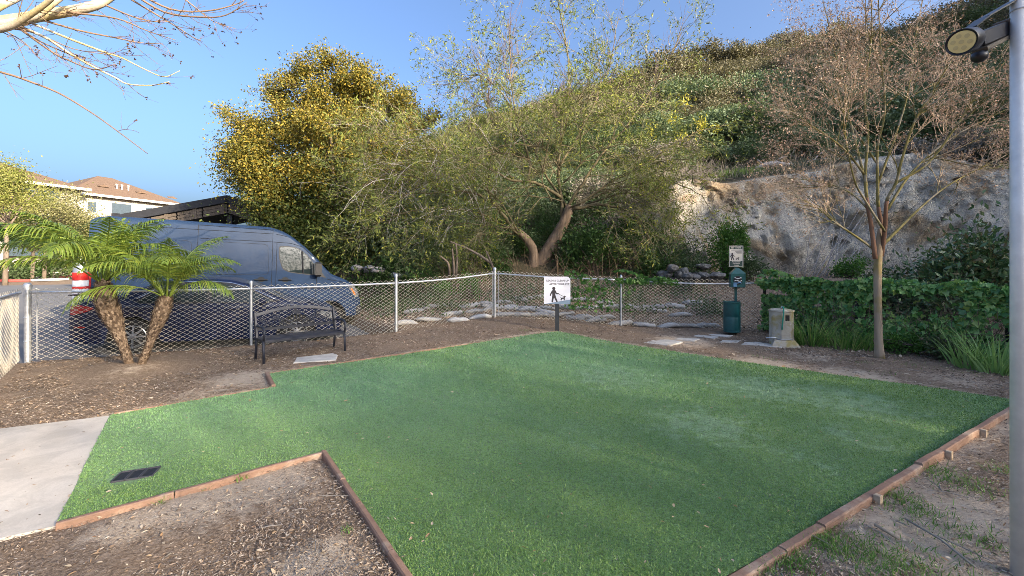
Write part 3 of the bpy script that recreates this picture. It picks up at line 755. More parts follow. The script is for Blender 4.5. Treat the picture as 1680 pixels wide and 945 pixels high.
# dispenser: house-shaped box with an oval opening
dz0, dz1 = 1.10, 1.42; hw_ = .155; dd = .16
m = MB(); y0 = -.035 - dd
m.box((0, -.035 - dd/2, (dz0 + dz1) / 2), (2*hw_, dd, dz1 - dz0), ch=.008)
m.add([(-hw_-.012, y0-.012, dz1), (hw_+.012, y0-.012, dz1), (hw_+.012, -.03, dz1), (-hw_-.012, -.03, dz1), (-.03, y0+.05, dz1+.13), (.03, y0+.05, dz1+.13), (.03, -.03, dz1+.13), (-.03, -.03, dz1+.13)],
      [(0,1,5,4),(1,2,6,5),(2,3,7,6),(3,0,4,7),(4,5,6,7),(3,2,1,0)])
disp = m.obj("bag_dispenser", m_green, t)
op = [(.095 * math.cos(a_), .0 + (.10 if math.sin(a_) > 0 else .11) * math.sin(a_)) for a_ in np.linspace(0, 2 * math.pi, 20, endpoint=False)]
m = MB(); m.prism(op, .002, M_at(-.01, y0 - .002, 1.27)); m.obj("opening", m_blackmetal, disp)
m_bag = simple("crumpled bags", (.55, .55, .57), .4, var=.3, sc=30); m_bagb = simple("blue bag", (.10, .22, .38), .4, var=.3)
for zz, mt, aa in ((1.315, m_bag, .1), (1.255, m_bag, -.08), (1.205, m_bagb, .25)):
    m = MB(); pts = [(-.085 + .17 * k / 6 - .01, y0 - .008 - .006 * math.sin(k * 1.7), zz + .012 * math.sin(k * 1.3 + aa * 9)) for k in range(7)]; m.tube(pts, [.006, .012, .008, .014, .01, .013, .006], 6); m.obj("bag", mt, disp, smooth=True)
m = MB(); m.box((-.07, y0 - .016, 1.165), (.07, .016, .10), M=None, ch=.004); m.obj("hanging_bag", m_bagb, disp)
# station sign
hw_ = .155; z0 = 1.575; z1 = 2.075
m = MB(); m.box((0, -.033, (z0 + z1) / 2), (2*hw_, .006, z1 - z0), ch=.002); sg = m.obj("sign_panel", m_cream, t)
m = MB()
for (a_, b_) in (((-hw_+.012, z0+.012), (hw_-.012, z0+.012)), ((-hw_+.012, z1-.012), (hw_-.012, z1-.012)), ((-hw_+.012, z0+.012), (-hw_+.012, z1-.012)), ((hw_-.012, z0+.012), (hw_-.012, z1-.012))): m.beam((a_[0], -.0372, a_[1]), (b_[0], -.0372, b_[1]), .002, .006)
m.obj("sign_border", m_dkgreen, sg)
m = MB(); m.box((0, -.0368, z1 - .052), (.27, .0015, .058)); m.obj("top_band", m_dkgreen, sg)
m = MB(); m.box((0, -.0368, z0 + .08), (.27, .0015, .125)); m.obj("bottom_band", m_dkgreen, sg)
text_obj("PET WASTE", .042, m_cream, sg, M_at(0, -.0382, z1 - .052), bold=.0008)
for kk, tx in enumerate(("PLEASE KEEP", "THIS AREA", "CLEAN")): text_obj(tx, .033, m_cream, sg, M_at(0, -.0382, z0 + .12 - kk * .040), bold=.0008)
pictogram_person(sg, M_at(-.085, -.0368, z0 + .165), .175, m_ink); pictogram_dog(sg, M_at(.03, -.0368, z0 + .165), .12, m_ink, (-.72, .75))
m = MB()
for kk, (xa, xb) in enumerate(((-.11, .12), (-.02, .12), (.0, .12), (.02, .12))): m.beam((xa, -.037, z1 - .105 - kk * .028), (xb, -.037, z1 - .105 - kk * .028), .001, .008)
m.obj("small_print", m_ink, sg)

# ------------------------------------------------------------------ concrete water pedestal with hose
m_ped = NT("mossy tan concrete"); _b = m_ped.bsdf(Roughness=.9)
_c = m_ped.ramp(m_ped.noise(7, 5), [(.3, (.36, .31, .24)), (.7, (.50, .45, .37))]); _c = m_ped.mix(m_ped.ramp(m_ped.noise(4, 4), [(.48, (0, 0, 0)), (.62, (.85, .85, .85))]), _c, (.34, .26, .07))
m_ped.l(_c, _b.inputs['Base Color']); m_ped.bump(_b, m_ped.noise(70, 4), .3, .006); m_ped = m_ped.m
wp = P(1283, 567); 
t = thing("water_pedestal", "tan concrete drinking water pedestal with a green hose and basin at its foot", "water pedestal", tuple(wp), (0, 0, R(-8)))
m = MB(); ph = .70; pr = .215; n = 8
M8 = Matrix.Translation((.03, .1, 0)) @ Matrix.Rotation(R(22.5), 4, 'Z')
m.lathe([(pr, -.05), (pr, .205), (pr - .004, .208), (pr - .004, .214), (pr, .217), (pr, .435), (pr - .004, .438), (pr - .004, .444), (pr, .447), (pr, ph - .03), (pr - .008, ph - .02)], 8, M8); col_ = m.obj("column", m_ped, t)
m = MB(); m.lathe([(pr + .012, ph - .02), (pr + .018, ph - .012), (pr + .012, ph + .012), (.09, ph + .035), (.01, ph + .04)], 8, M8); m.obj("cap", m_ped, t)
m = MB(); m.box((.055, .1 - pr * .924 + .012, .565), (.075, .03, .12), ch=.006); rec = m.obj("recess", simple("recess dark", (.03, .025, .02), .9), col_)
m = MB(); m.add([(-.30, -.22, -.02), (.27, -.22, -.02), (.24, .05, -.02), (-.20, .05, -.02), (-.20, -.15, .13), (.17, -.15, .13), (.17, .0, .14), (-.14, .0, .14)], [(0,1,5,4),(1,2,6,5),(2,3,7,6),(3,0,4,7),(4,5,6,7),(3,2,1,0)]); bs = m.obj("basin", m_ped, t)
m = MB(); m.lathe([(.02, .138), (.13, .142), (.155, .152), (.16, .148), (.13, .134)], 20, Matrix.Translation((.0, -.05, 0)) @ Matrix.Diagonal((1, .75, 1, 1))); m.obj("bowl", m_galv, bs, smooth=True)
m = MB(); m.tube([(-.32, -.05, .16), (-.20, -.06, .17), (-.12, -.06, .165)], .012, 8); m.obj("spout", m_galv, bs, smooth=True)
m = MB(); m.tube([(.02, .05, ph + .04), (.01, -.02, ph + .075), (-.01, -.09, ph + .06), (-.03, -.135, ph - .03), (-.045, -.14, ph - .15), (-.06, -.14, ph - .30), (-.062, -.14, ph - .36)], .013, 8); m.obj("hose", simple("green hose", (.01, .22, .15), .45, var=.1), t, smooth=True)
m = MB(); m.lathe([(.022, ph + .035), (.022, ph + .06), (.015, ph + .08)], 10, Matrix.Translation((.02, .05, 0))); m.obj("tap", m_galv, t, smooth=True)

# ------------------------------------------------------------------ bench
b1 = P(433, 598); b2 = P(566, 577); bd = (b2 - b1); bl = bd.length; ba = math.atan2(bd.y, bd.x)
t = thing("park_bench", "black metal bench with scrollwork back standing against the chain link fence", "bench", tuple(b1), (0, 0, ba))
DP = .50; m_b = m_bench   # local: x along, +y toward the fence
for x in (0, bl):
    m = MB(); m.tube([(x, 0, -.02), (x, .01, .20), (x + (.0), .03, .38)], .021, 8); m.obj("front_leg", m_b, t, smooth=True)
    m = MB(); m.tube([(x, DP + .04, -.02), (x, DP, .2), (x, DP - .03, .38)], .021, 8); m.obj("rear_leg", m_b, t, smooth=True)
    m = MB(); m.tube([(x, .03, .37), (x, -.02, .47), (x, -.01, .545), (x, .05, .585), (x, .16, .59), (x, .30, .58), (x, DP - .04, .575)], [.019, .019, .021, .022, .022, .02, .017], 8); m.obj("armrest", m_b, t, smooth=True)
    m = MB(); m.beam((x, DP - .04, .36), (x, DP + .10, .79), .07, .035, ch=.004, up=(1, 0, 0)); m.obj("back_post", m_b, t)
    m = MB(); m.beam((x, .02, .37), (x, DP - .02, .365), .03, .035); m.obj("seat_end", m_b, t)
for k in range(7):
    yy = .03 + k * (DP - .08) / 6; m = MB(); m.box((bl / 2, yy, .385 - .018 * math.sin(k / 6 * math.pi)), (bl - .03, .05, .012), ch=.003); m.obj("seat_slat", m_b, t)
m = MB(); m.box((bl / 2, .012, .36), (bl - .02, .025, .04), ch=.004); m.obj("seat_rail", m_b, t)
def bk(x, z): return (x, DP - .04 + (z - .36) * .325, z)
ar = [bk(bl * k / 16, .745 + .10 * math.sin(math.pi * k / 16)) for k in range(17)]
m = MB()
for k in range(16): m.beam(ar[k], ar[k + 1], .030, .052, up=(0, .31, .95))
m.obj("top_rail", m_b, t)
m = MB(); m.beam(bk(0, .505), bk(bl, .505), .030, .045); m.obj("lower_rail", m_b, t)
def spiral(cx, cz, r0, turns, dirn, a0=0):
    return [bk(cx + dirn * r0 * (1 - .8 * f) * math.cos(a0 + f * turns * 6.28), cz + r0 * (1 - .8 * f) * math.sin(a0 + f * turns * 6.28)) for f in np.linspace(0, 1, 22)]
def scroll(pts, r_=.0095):
    m = MB(); m.tube(pts, r_, 5); m.obj("scroll", m_b, t, smooth=True)
cxm = bl / 2
for sgn in (-1, 1):
    for (dx_, cz, r_, tu, a0) in ((.12, .66, .085, 1.4, 1.2), (.25, .60, .07, 1.3, 3.6), (.36, .68, .07, 1.5, .4), (.47, .60, .065, 1.3, 2.8), (.57, .66, .055, 1.3, 1.0), (.60, .56, .04, 1.1, 4.0)):
        if dx_ < bl / 2 - .05: scroll(spiral(cxm + sgn * dx_, cz, r_, tu, sgn, a0))
    scroll([bk(cxm + sgn * (.02 + .30 * math.sin(f * 1.6)), .525 + .20 * f * f) for f in np.linspace(0, 1, 12)], .009)
    scroll([bk(cxm + sgn * (.05 + f * .52), .53 + .14 * math.sin(f * 3.0)) for f in np.linspace(0, 1, 14)], .008)
scroll([bk(cxm, .51), bk(cxm, .84)], .008)
m = MB(); m.prism([(.07 * math.cos(a_) , .035 * math.sin(a_) * (1.3 if k_ % 2 else .8)) for k_, a_ in enumerate(np.linspace(0, 6.28, 12, endpoint=False))], .012, Matrix.Translation(bk(cxm, .76)) @ FACE); m.obj("medallion", m_b, t)

# ------------------------------------------------------------------ striped bollard beside the car
m_red = simple("reflective red", (.62, .025, .02), .35, var=.1); m_wht = simple("reflective white", (.72, .72, .72), .35, var=.08); m_silver = simple("silver sleeve", (.36, .38, .42), .3, .6)
t = thing("striped_bollard", "tall bollard banded in red and white reflective tape behind the dark car", "bollard", (-9.05, 8.95, g1(-9.05, 8.95)))
zg = g1(-9.05, 8.95); zz = lambda py: CH - (py - HY) / F * 8.9 - zg
bands = [(zz(506), zz(492), m_wht), (zz(492), zz(474), m_wht), (zz(474.5), zz(470), m_red), (zz(470), zz(460), m_wht), (zz(460), zz(447), m_red), (zz(447), zz(418), m_silver)]
m = MB(); m.lathe([(.125, 0), (.12, zz(506)), (.118, zz(418)), (.10, zz(418) + .03), (.04, zz(418) + .06)], 20); pst = m.obj("post", m_silver, t, autos=40)
for a_, b_, mt in bands[:5]:
    m = MB(); m.lathe([(.128, a_ + .002), (.128, b_ - .002)], 20, cap=False); m.obj("band", mt, pst, smooth=True)
m = MB(); m.lathe([(.26, 0), (.25, .05), (.14, .09)], 16); m.obj("base", m_blackmetal, t)

# ------------------------------------------------------------------ light pole with floodlight at right
pp = Vector((2.74, 2.3, 0)); pp.z = g1(pp.x, pp.y)
t = thing("light_pole", "galvanised steel pole at the right edge carrying a black floodlight", "light pole", tuple(pp))
m = MB(); m.lathe([(.038, -.1), (.038, 3.7)], 28); m.obj("pole", m_pole, t, smooth=True)
Lc = at(1577, 69, 2.16) - pp; Bk = at(1614, 61, 2.30) - pp
ax = (Bk - Lc).normalized(); Mh = ax.to_track_quat('Z', 'Y').to_matrix().to_4x4(); Mh.translation = Lc
m_fl = simple("floodlight black", (.02, .02, .026), .4, .2, var=.2)
m = MB(); m.lathe([(.050, .012), (.058, .002), (.061, 0), (.063, .004), (.063, .09), (.058, .115), (.03, .128)], 28, Mh); hd = m.obj("lamp_head", m_fl, t, autos=35)
m_lens = simple("frosted lens", (.80, .66, .30), .3, var=.05); m_dim = simple("led recess", (.62, .50, .24), .35)
m = MB(); m.lathe([(.001, .004), (.052, .005), (.052, .009)], 28, Mh); lens = m.obj("lens", m_lens, hd, smooth=False)
for k in range(7):
    rr_ = 0 if k == 6 else .031; a_ = k * math.pi / 3 + .3
    m = MB(); m.lathe([(.0105, .0), (.008, .0022)], 14, Mh @ Matrix.Translation((rr_ * math.cos(a_), rr_ * math.sin(a_), .0015))); m.obj("led", m_dim, lens)
# slanted bracket box from the head to the pole, plate under it, sensor and arm
a0 = at(1604, 66, 2.24) - pp; a1 = at(1648, 48, 2.36) - pp
m = MB(); m.beam(a0, a1, .05, .075, ch=.005); br = m.obj("bracket_box", m_fl, t)
m = MB(); m.beam(a0 + Vector((.01, 0, -.055)), a1 + Vector((0, 0, -.05)), .06, .022, ch=.003); m.obj("base_plate", simple("bronze plate", (.09, .075, .055), .5, .3), t)
m = MB(); m.beam(a1 - (a1 - a0).normalized() * .02, a1 + (a1 - a0).normalized() * .05, .07, .095, ch=.004); m.obj("pole_bracket", simple("bracket grey", (.16, .14, .13), .5, .4), t)
q = at(1607, 93, 2.25) - pp; m = MB(); m.lathe([(.03, .02), (.034, .0), (.03, -.015), (.018, -.026), (.002, -.03)], 20, Matrix.Translation(q)); m.obj("sensor", m_fl, t, smooth=True)
c0_ = at(1590, 47, 2.2) - pp; c1_ = at(1612, 30, 2.25) - pp; c2_ = at(1668, -2, 2.33) - pp
m = MB(); m.beam(c0_, c1_, .06, .006); m.beam(c1_, c2_, .06, .006); m.obj("shade_arm", m_fl, t)
for zz in (3.05, 3.10):
    m = MB(); m.lathe([(.0385, -.004), (.041, -.003), (.041, .003), (.0385, .004)], 24, Matrix.Translation((0, 0, zz)), cap=False); m.obj("strap", m_galv, t, smooth=True)
# ------------------------------------------------------------------ vehicles
def paint(name, c, metal=.35, rough=.38, coat=.22):
    t = NT(name); b = t.bsdf(Roughness=rough, Metallic=metal); b.inputs['Coat Weight'].default_value = coat; b.inputs['Coat Roughness'].default_value = .03; b.inputs['Specular IOR Level'].default_value = .06
    f = t.noise(2.2, 5); g = t.noise(900, 1)
    cc = t.mix(.15, t.ramp(f, [(.3, tuple(x * .93 for x in c)), (.7, tuple(x * 1.08 for x in c))]), t.ramp(g, [(.4, tuple(x * .7 for x in c)), (.6, tuple(x * 1.5 for x in c))]))
    t.l(cc, b.inputs['Base Color'])
    t.l(t.ramp(t.noise(4, 5), [(.35, (rough - .06,) * 3), (.7, (rough + .1,) * 3)]), b.inputs['Roughness'])
    return t.m
m_vanp = paint("van blue grey paint", (.022, .042, .086), .0, .5); m_carp = paint("car dark blue paint", (.008, .014, .042), .0, .45, .7)
m_trim = simple("black plastic trim", (.012, .012, .014), .55, var=.2); m_seam = simple("panel gap", (.008, .009, .012), .7)
m_tyre = simple("tyre rubber", (.018, .018, .018), .85, var=.25, sc=20); m_rim = simple("alloy rim", (.30, .31, .33), .35, .8)
m_vglass = simple("vehicle glass", (.018, .026, .028), .0, 0, var=.05, spec=.5); m_vglass.node_tree.nodes['Principled BSDF'].inputs['IOR'].default_value = 1.45
m_lampw = simple("headlight clear", (.20, .21, .22), .12, .2, coat=.5); m_amber = simple("amber lens", (.75, .18, .02), .25, coat=1); m_tail = simple("red lens", (.30, .012, .012), .2, coat=1); m_chrome = simple("mirror chrome", (.7, .72, .75), .06, 1.0, var=.02)
class Body:
    def __init__(s, zt, zb0, arches, wt, z_t, tum, pw, rr, L):
        s.zt = lambda x: float(np.interp(x, *zip(*zt))); s.w = lambda x: float(np.interp(x, *zip(*wt)))
        s.zb0 = zb0; s.arches = arches; s.z_t = z_t; s.tum = tum; s.pw = pw; s.rr = rr; s.L = L
        # smooth top curve
        X = np.linspace(0, L, 400); Zr = np.array([s.zt(q) for q in X]); k = np.ones(9) / 9; Zs = np.convolve(np.pad(Zr, 4, 'edge'), k, 'valid'); s.zt = lambda x: float(np.interp(x, X, Zs))
    def zb(s, x):
        z = s.zb0
        for xc, zc, r in s.arches:
            if abs(x - xc) < r: z = max(z, zc + math.sqrt(r * r - (x - xc) ** 2))
        return min(z, s.zt(x) - s.rr - .05)
    def sy(s, x, z):
        y = s.w(x)
        lo = max(0, .55 - z) * .10
        return y * (1 - s.tum * (max(0, z - s.z_t)) ** s.pw) - lo
    def ring(s, x):
        zb = s.zb(x); zt = s.zt(x); r = min(s.rr, max(.03, (zt - zb) * .4)); z1 = zt - r; pts = []
        for k in range(14): z = zb + (z1 - zb) * k / 13; pts.append((s.sy(x, z), z))
        y1 = s.sy(x, z1)
        for k in range(1, 7): a = math.pi / 2 * k / 6; pts.append((y1 - r + r * math.cos(a), z1 + r * math.sin(a)))
        yy = y1 - r
        for f in (.66, .33, 0): pts.append((yy * f, zt + .03 * (1 - f * f)))
        return pts
    def mesh(s):
        xs_ = set(np.linspace(0, s.L, 70))
        for xc, zc, r in s.arches:
            for a in np.linspace(-1, 1, 29): xs_.add(xc + r * math.sin(a * math.pi / 2) * .9999)
        xs_ = sorted(xs_); m = MB(); n = None; vs = []
        for x in xs_:
            h = s.ring(x); full = [(x, -y, z) for y, z in h] + [(x, y, z) for y, z in h[-2::-1]]
            n = len(full); vs += full
        fs = [(i*n+k, i*n+k+1, (i+1)*n+k+1, (i+1)*n+k) for i in range(len(xs_) - 1) for k in range(n - 1)]
        fs += [tuple(range(n)), tuple((len(xs_)-1)*n + k for k in range(n - 1, -1, -1))]
        m.add(vs, fs); return m
    def patch(s, poly, off=.004, sgn=-1, nx=24, nz=7):
        px = [q[0] for q in poly]; x0, x1 = min(px), max(px); m = MB(); vs = []; fs = []
        xx = sorted(set([x0 + (x1 - x0) * (k / nx) for k in range(nx + 1)] + px)); xx[0] += 1e-4; xx[-1] -= 1e-4
        for x in xx:
            zz = []
            for i in range(len(poly)):
                a, b = poly[i], poly[(i + 1) % len(poly)]
                if (a[0] - x) * (b[0] - x) <= 0 and a[0] != b[0]: zz.append(a[1] + (b[1] - a[1]) * (x - a[0]) / (b[0] - a[0]))
            z0, z1 = (min(zz), max(zz)) if zz else (0, 0)
            for k in range(nz + 1):
                z = z0 + (z1 - z0) * k / nz; vs.append((x, sgn * (s.sy(x, z) + off), z))
        n = nz + 1
        for i in range(len(xx) - 1):
            for k in range(nz):
                q = (i*n+k, (i+1)*n+k, (i+1)*n+k+1, i*n+k+1); fs.append(q if sgn < 0 else q[::-1])
        return m.add(vs, fs)
    def line(s, pts, r=.006, off=.0, sgn=-1, dens=.12):
        out = []
        for a, b in zip(pts[:-1], pts[1:]):
            k = max(1, int(math.hypot(b[0]-a[0], b[1]-a[1]) / dens))
            for i in range(k): f = i / k; out.append((a[0] + (b[0]-a[0]) * f, a[1] + (b[1]-a[1]) * f))
        out.append(pts[-1]); m = MB(); m.tube([(x, sgn * (s.sy(x, z) + off), z) for x, z in out], r, 5); return m
    def top(s, x0, x1, f0, f1, off=.012, n=14):
        m = MB(); vs = []; fs = []
        for i in range(n + 1):
            x = x0 + (x1 - x0) * i / n; r = s.rr; hw_ = (s.sy(x, s.zt(x) - r) - r) * (f0 + (f1 - f0) * i / n); dz = (s.zt(x + .01) - s.zt(x - .01)) / .02; nl = math.hypot(1, dz)
            for k in range(9):
                f = -1 + 2 * k / 8; vs.append((x - dz / nl * off, hw_ * f, s.zt(x) + .03 * (1 - f * f) + off / nl))
        for i in range(n):
            for k in range(8): fs.append((i*9+k, (i+1)*9+k, (i+1)*9+k+1, i*9+k+1))
        return m.add(vs, fs)
def rnd(poly, n=4, r=.22):
    out = []; N = len(poly)
    for i in range(N):
        p0 = Vector(poly[i-1]); p1 = Vector(poly[i]); p2 = Vector(poly[(i+1) % N]); a = p1.lerp(p0, r); b = p1.lerp(p2, r)
        for k in range(n + 1): f = k / n; q = a.lerp(p1, f).lerp(p1.lerp(b, f), f); out.append((q.x, q.y))
    return out
def wheel(parent, x, y, zc, r, wd, sgn, spokes=10):
    M = Matrix.Translation((x, y, zc)) @ Matrix.Rotation(R(90) * (1 if sgn < 0 else -1), 4, 'X')
    m = MB(); m.lathe([(r*.66, -wd/2), (r*.9, -wd/2), (r*.985, -wd*.38), (r, -wd*.2), (r, wd*.2), (r*.985, wd*.38), (r*.9, wd/2), (r*.68, wd/2), (r*.64, wd*.40)], 32, M, cap=False); ty = m.obj("wheel", m_tyre, parent, smooth=True)
    m = MB(); m.lathe([(r*.66, wd*.45), (r*.63, wd*.47), (r*.60, wd*.40), (r*.58, wd*.2)], 32, M, cap=False)
    for k in range(spokes):
        a = 2 * math.pi * k / spokes; c, s_ = math.cos(a), math.sin(a); m.beam(M @ Vector((c*r*.12, s_*r*.12, wd*.40)), M @ Vector((c*r*.60, s_*r*.60, wd*.36)), r*.09, .02, up=(0, 1, 0))
    m.lathe([(r*.16, wd*.3), (r*.16, wd*.44), (r*.08, wd*.46), (.001, wd*.46)], 16, M); m.obj("rim", m_rim, ty)
    m = MB(); m.lathe([(r*.6, wd*.1), (.001, wd*.1)], 20, M, cap=False); m.obj("brake_disc", m_trim, ty)
def place(origin, ang, pitch):
    return (origin[0], origin[1], origin[2]), (0, 0, 0), Matrix.Translation(origin) @ Matrix.Rotation(ang, 4, 'Z') @ Matrix.Rotation(pitch, 4, 'Y')

# ---- van
VL = 5.93
va = R(33.0); vd = Vector((math.cos(va), math.sin(va), 0)); vn = Vector((-vd.y, vd.x, 0))
va0 = Vector((-9.38, 9.32, 0)) + vn * 1.0
van = thing("panel_van", "tall blue grey panel van parked behind the dark car, nose to the right", "van")
van.matrix_world = Matrix.Translation((va0.x, va0.y, -.075)) @ Matrix.Rotation(va, 4, 'Z') @ Matrix.Rotation(R(1.9), 4, 'Y')
vb = Body([(0, 2.66), (.05, 2.76), (.3, 2.81), (1.5, 2.82), (3.5, 2.80), (3.75, 2.73), (3.95, 2.63), (4.13, 2.50), (4.47, 2.21), (4.78, 1.86), (5.03, 1.59), (5.12, 1.54), (5.35, 1.46), (5.6, 1.33), (5.75, 1.22), (5.85, 1.05), (5.93, .82)],
          .36, [(1.25, .36, .44), (5.02, .36, .46)], [(0, .96), (.12, 1.0), (4.7, 1.0), (5.2, .97), (5.55, .91), (5.78, .80), (5.93, .66)], 1.15, .062, 1.5, .13, VL)
bo = vb.mesh().obj("body", m_vanp, van, autos=50)
for sg in (-1, 1):
    for x in (1.25, 5.02): wheel(van, x, sg * .86, .35, .345, .24, sg)
    win = rnd([(3.72, 2.29), (4.12, 2.27), (4.38, 2.10), (4.60, 1.80), (4.73, 1.54), (4.30, 1.575), (3.98, 1.615), (3.82, 1.70), (3.74, 1.95)], 3, .25)
    fr = [((x - 4.15) * 1.05 + 4.15, (z - 1.93) * 1.07 + 1.93) for x, z in win]
    wf = vb.patch(fr, .003, sg).obj("window_frame", m_trim, van, smooth=True); vb.patch(win, .007, sg).obj("window", m_vglass, wf, smooth=True)
    m = vb.line([(4.31, 1.58), (4.27, 2.18)], .022, .004, sg); m.obj("window_divider", m_trim, wf)
    vb.patch([(4.66, 1.78), (4.90, 1.46), (4.70, 1.50), (4.62, 1.56)], .008, sg).obj("corner_trim", m_trim, van)
    for pl in ([(0.02, 2.615), (3.56, 2.615)], [(3.63, 2.615), (3.9, 2.56)], [(.05, 1.20), (5.3, 1.16)], [(3.56, .42), (3.56, 2.74)], [(3.66, .45), (3.66, 2.38)], [(1.95, .42), (1.95, 2.74)], [(1.95, 2.73), (3.56, 2.72)], [(2.0, 2.40), (3.56, 2.40), (4.0, 2.385), (4.28, 2.30), (4.62, 1.98)], [(4.62, .42), (4.66, 1.5)], [(4.93, 1.42), (5.3, 1.36), (5.55, 1.22)]):
        vb.line(pl, .007, -.002, sg).obj("panel_seam", m_seam, van)
    for x0, x1 in ((.3, 1.85), (2.05, 3.48)):
        q = rnd([(x0, 1.52), (x0, 2.33), (x1 - .03, 2.33), (x1, 1.52)], 3, .1)
        vb.patch(q, .004, sg).obj("side_panel", m_vanp, van, smooth=True); vb.line(q + [q[0]], .006, .0, sg).obj("panel_seam", m_seam, van)
    vb.patch(rnd([(.1, .62), (.1, .74), (.78, .74), (.78, .62)], 2, .2), .02, sg).obj("rub_strip", m_trim, van, smooth=True)
    vb.patch(rnd([(1.72, .62), (1.72, .74), (4.52, .74), (4.52, .62)], 2, .1), .02, sg).obj("rub_strip", m_trim, van, smooth=True)
    for hx in (3.88, 3.32):
        vb.patch([(hx + .085 * math.cos(a), 1.40 + .07 * math.sin(a)) for a in np.linspace(0, 6.28, 16, endpoint=False)], .002, sg).obj("handle_cup", m_seam, van)
        m = MB(); m.beam((hx - .16, sg * (vb.sy(hx, 1.4) + .025), 1.395), (hx + .15, sg * (vb.sy(hx, 1.4) + .025), 1.395), .03, .03, ch=.008); m.obj("handle", m_trim, van)
    my = sg * 1.14
    m = MB(); m.box((4.66, my, 1.70), (.17, .24, .40), ch=.045); mi = m.obj("mirror", m_trim, van, autos=30)
    m = MB(); m.box((4.572, my, 1.71), (.012, .19, .33), ch=.004); m.obj("mirror_glass", m_chrome, mi)
    m = MB(); m.beam((4.70, sg * .95, 1.56), (4.68, sg * 1.1, 1.58), .09, .07); m.obj("mirror_arm", m_trim, mi)
    hl = vb.patch(rnd([(5.52, 1.20), (5.66, 1.25), (5.84, 1.06), (5.86, .90), (5.74, .88), (5.66, 1.0)], 2, .2), .008, sg).obj("headlight", m_lampw, van, smooth=True)
    vb.patch([(5.58, 1.17), (5.63, 1.17), (5.76, .98), (5.72, .96)], .014, sg).obj("turn_signal", m_amber, hl)
    vb.patch([(.012, 1.0), (.012, 1.62), (.09, 1.62), (.09, 1.0)], .006, sg).obj("tail_light", m_tail, van)
vb.top(4.0, 4.98, .92, .98).obj("windshield", m_vglass, van, smooth=True)
m = MB(); m.box((2.9, 0, .42), (5.7, 1.5, .24)); m.box((2.6, 0, .62), (4.6, 1.6, .3)); m.obj("underbody", m_trim, van)
m = MB(); m.box((5.80, 0, .52), (.22, 1.55, .34), ch=.06); m.obj("front_bumper", m_trim, van, autos=40)
m = MB(); m.box((5.84, 0, .92), (.12, 1.0, .22), ch=.03); m.obj("grille", m_trim, van, autos=40)
m = MB(); m.box((-.06, 0, .52), (.16, 1.9, .18), ch=.04); m.obj("rear_bumper", m_trim, van, autos=40)
m = MB(); m.box((-.03, -.5, 1.3), (.06, .12, .05)); m.obj("rear_handle", m_trim, van)

# ---- sedan
CL = 4.7
ca0 = Vector((-8.12, 7.68, 0)) + Vector((FN[0], FN[1], 0)) * .93; ca = math.atan2(FD[1], FD[0])
car = thing("parked_car", "low dark blue sedan parked right behind the chain link fence", "car")
car.matrix_world = Matrix.Translation((ca0.x, ca0.y, -.035)) @ Matrix.Rotation(ca, 4, 'Z') @ Matrix.Rotation(R(2.0), 4, 'Y')
cb = Body([(0, .80), (.03, .94), (.12, 1.02), (.5, 1.06), (.72, 1.10), (1.2, 1.30), (1.6, 1.41), (2.05, 1.445), (2.5, 1.42), (2.85, 1.33), (3.25, 1.14), (3.55, 1.00), (3.7, .965), (4.0, .93), (4.3, .86), (4.5, .77), (4.62, .65), (4.7, .48)],
          .20, [(.98, .32, .385), (3.78, .32, .385)], [(0, .70), (.15, .82), (.5, .90), (1.2, .92), (3.6, .92), (4.1, .90), (4.4, .83), (4.58, .72), (4.7, .58)], .90, .62, 1.15, .075, CL)
cb.mesh().obj("body", m_carp, car, autos=50)
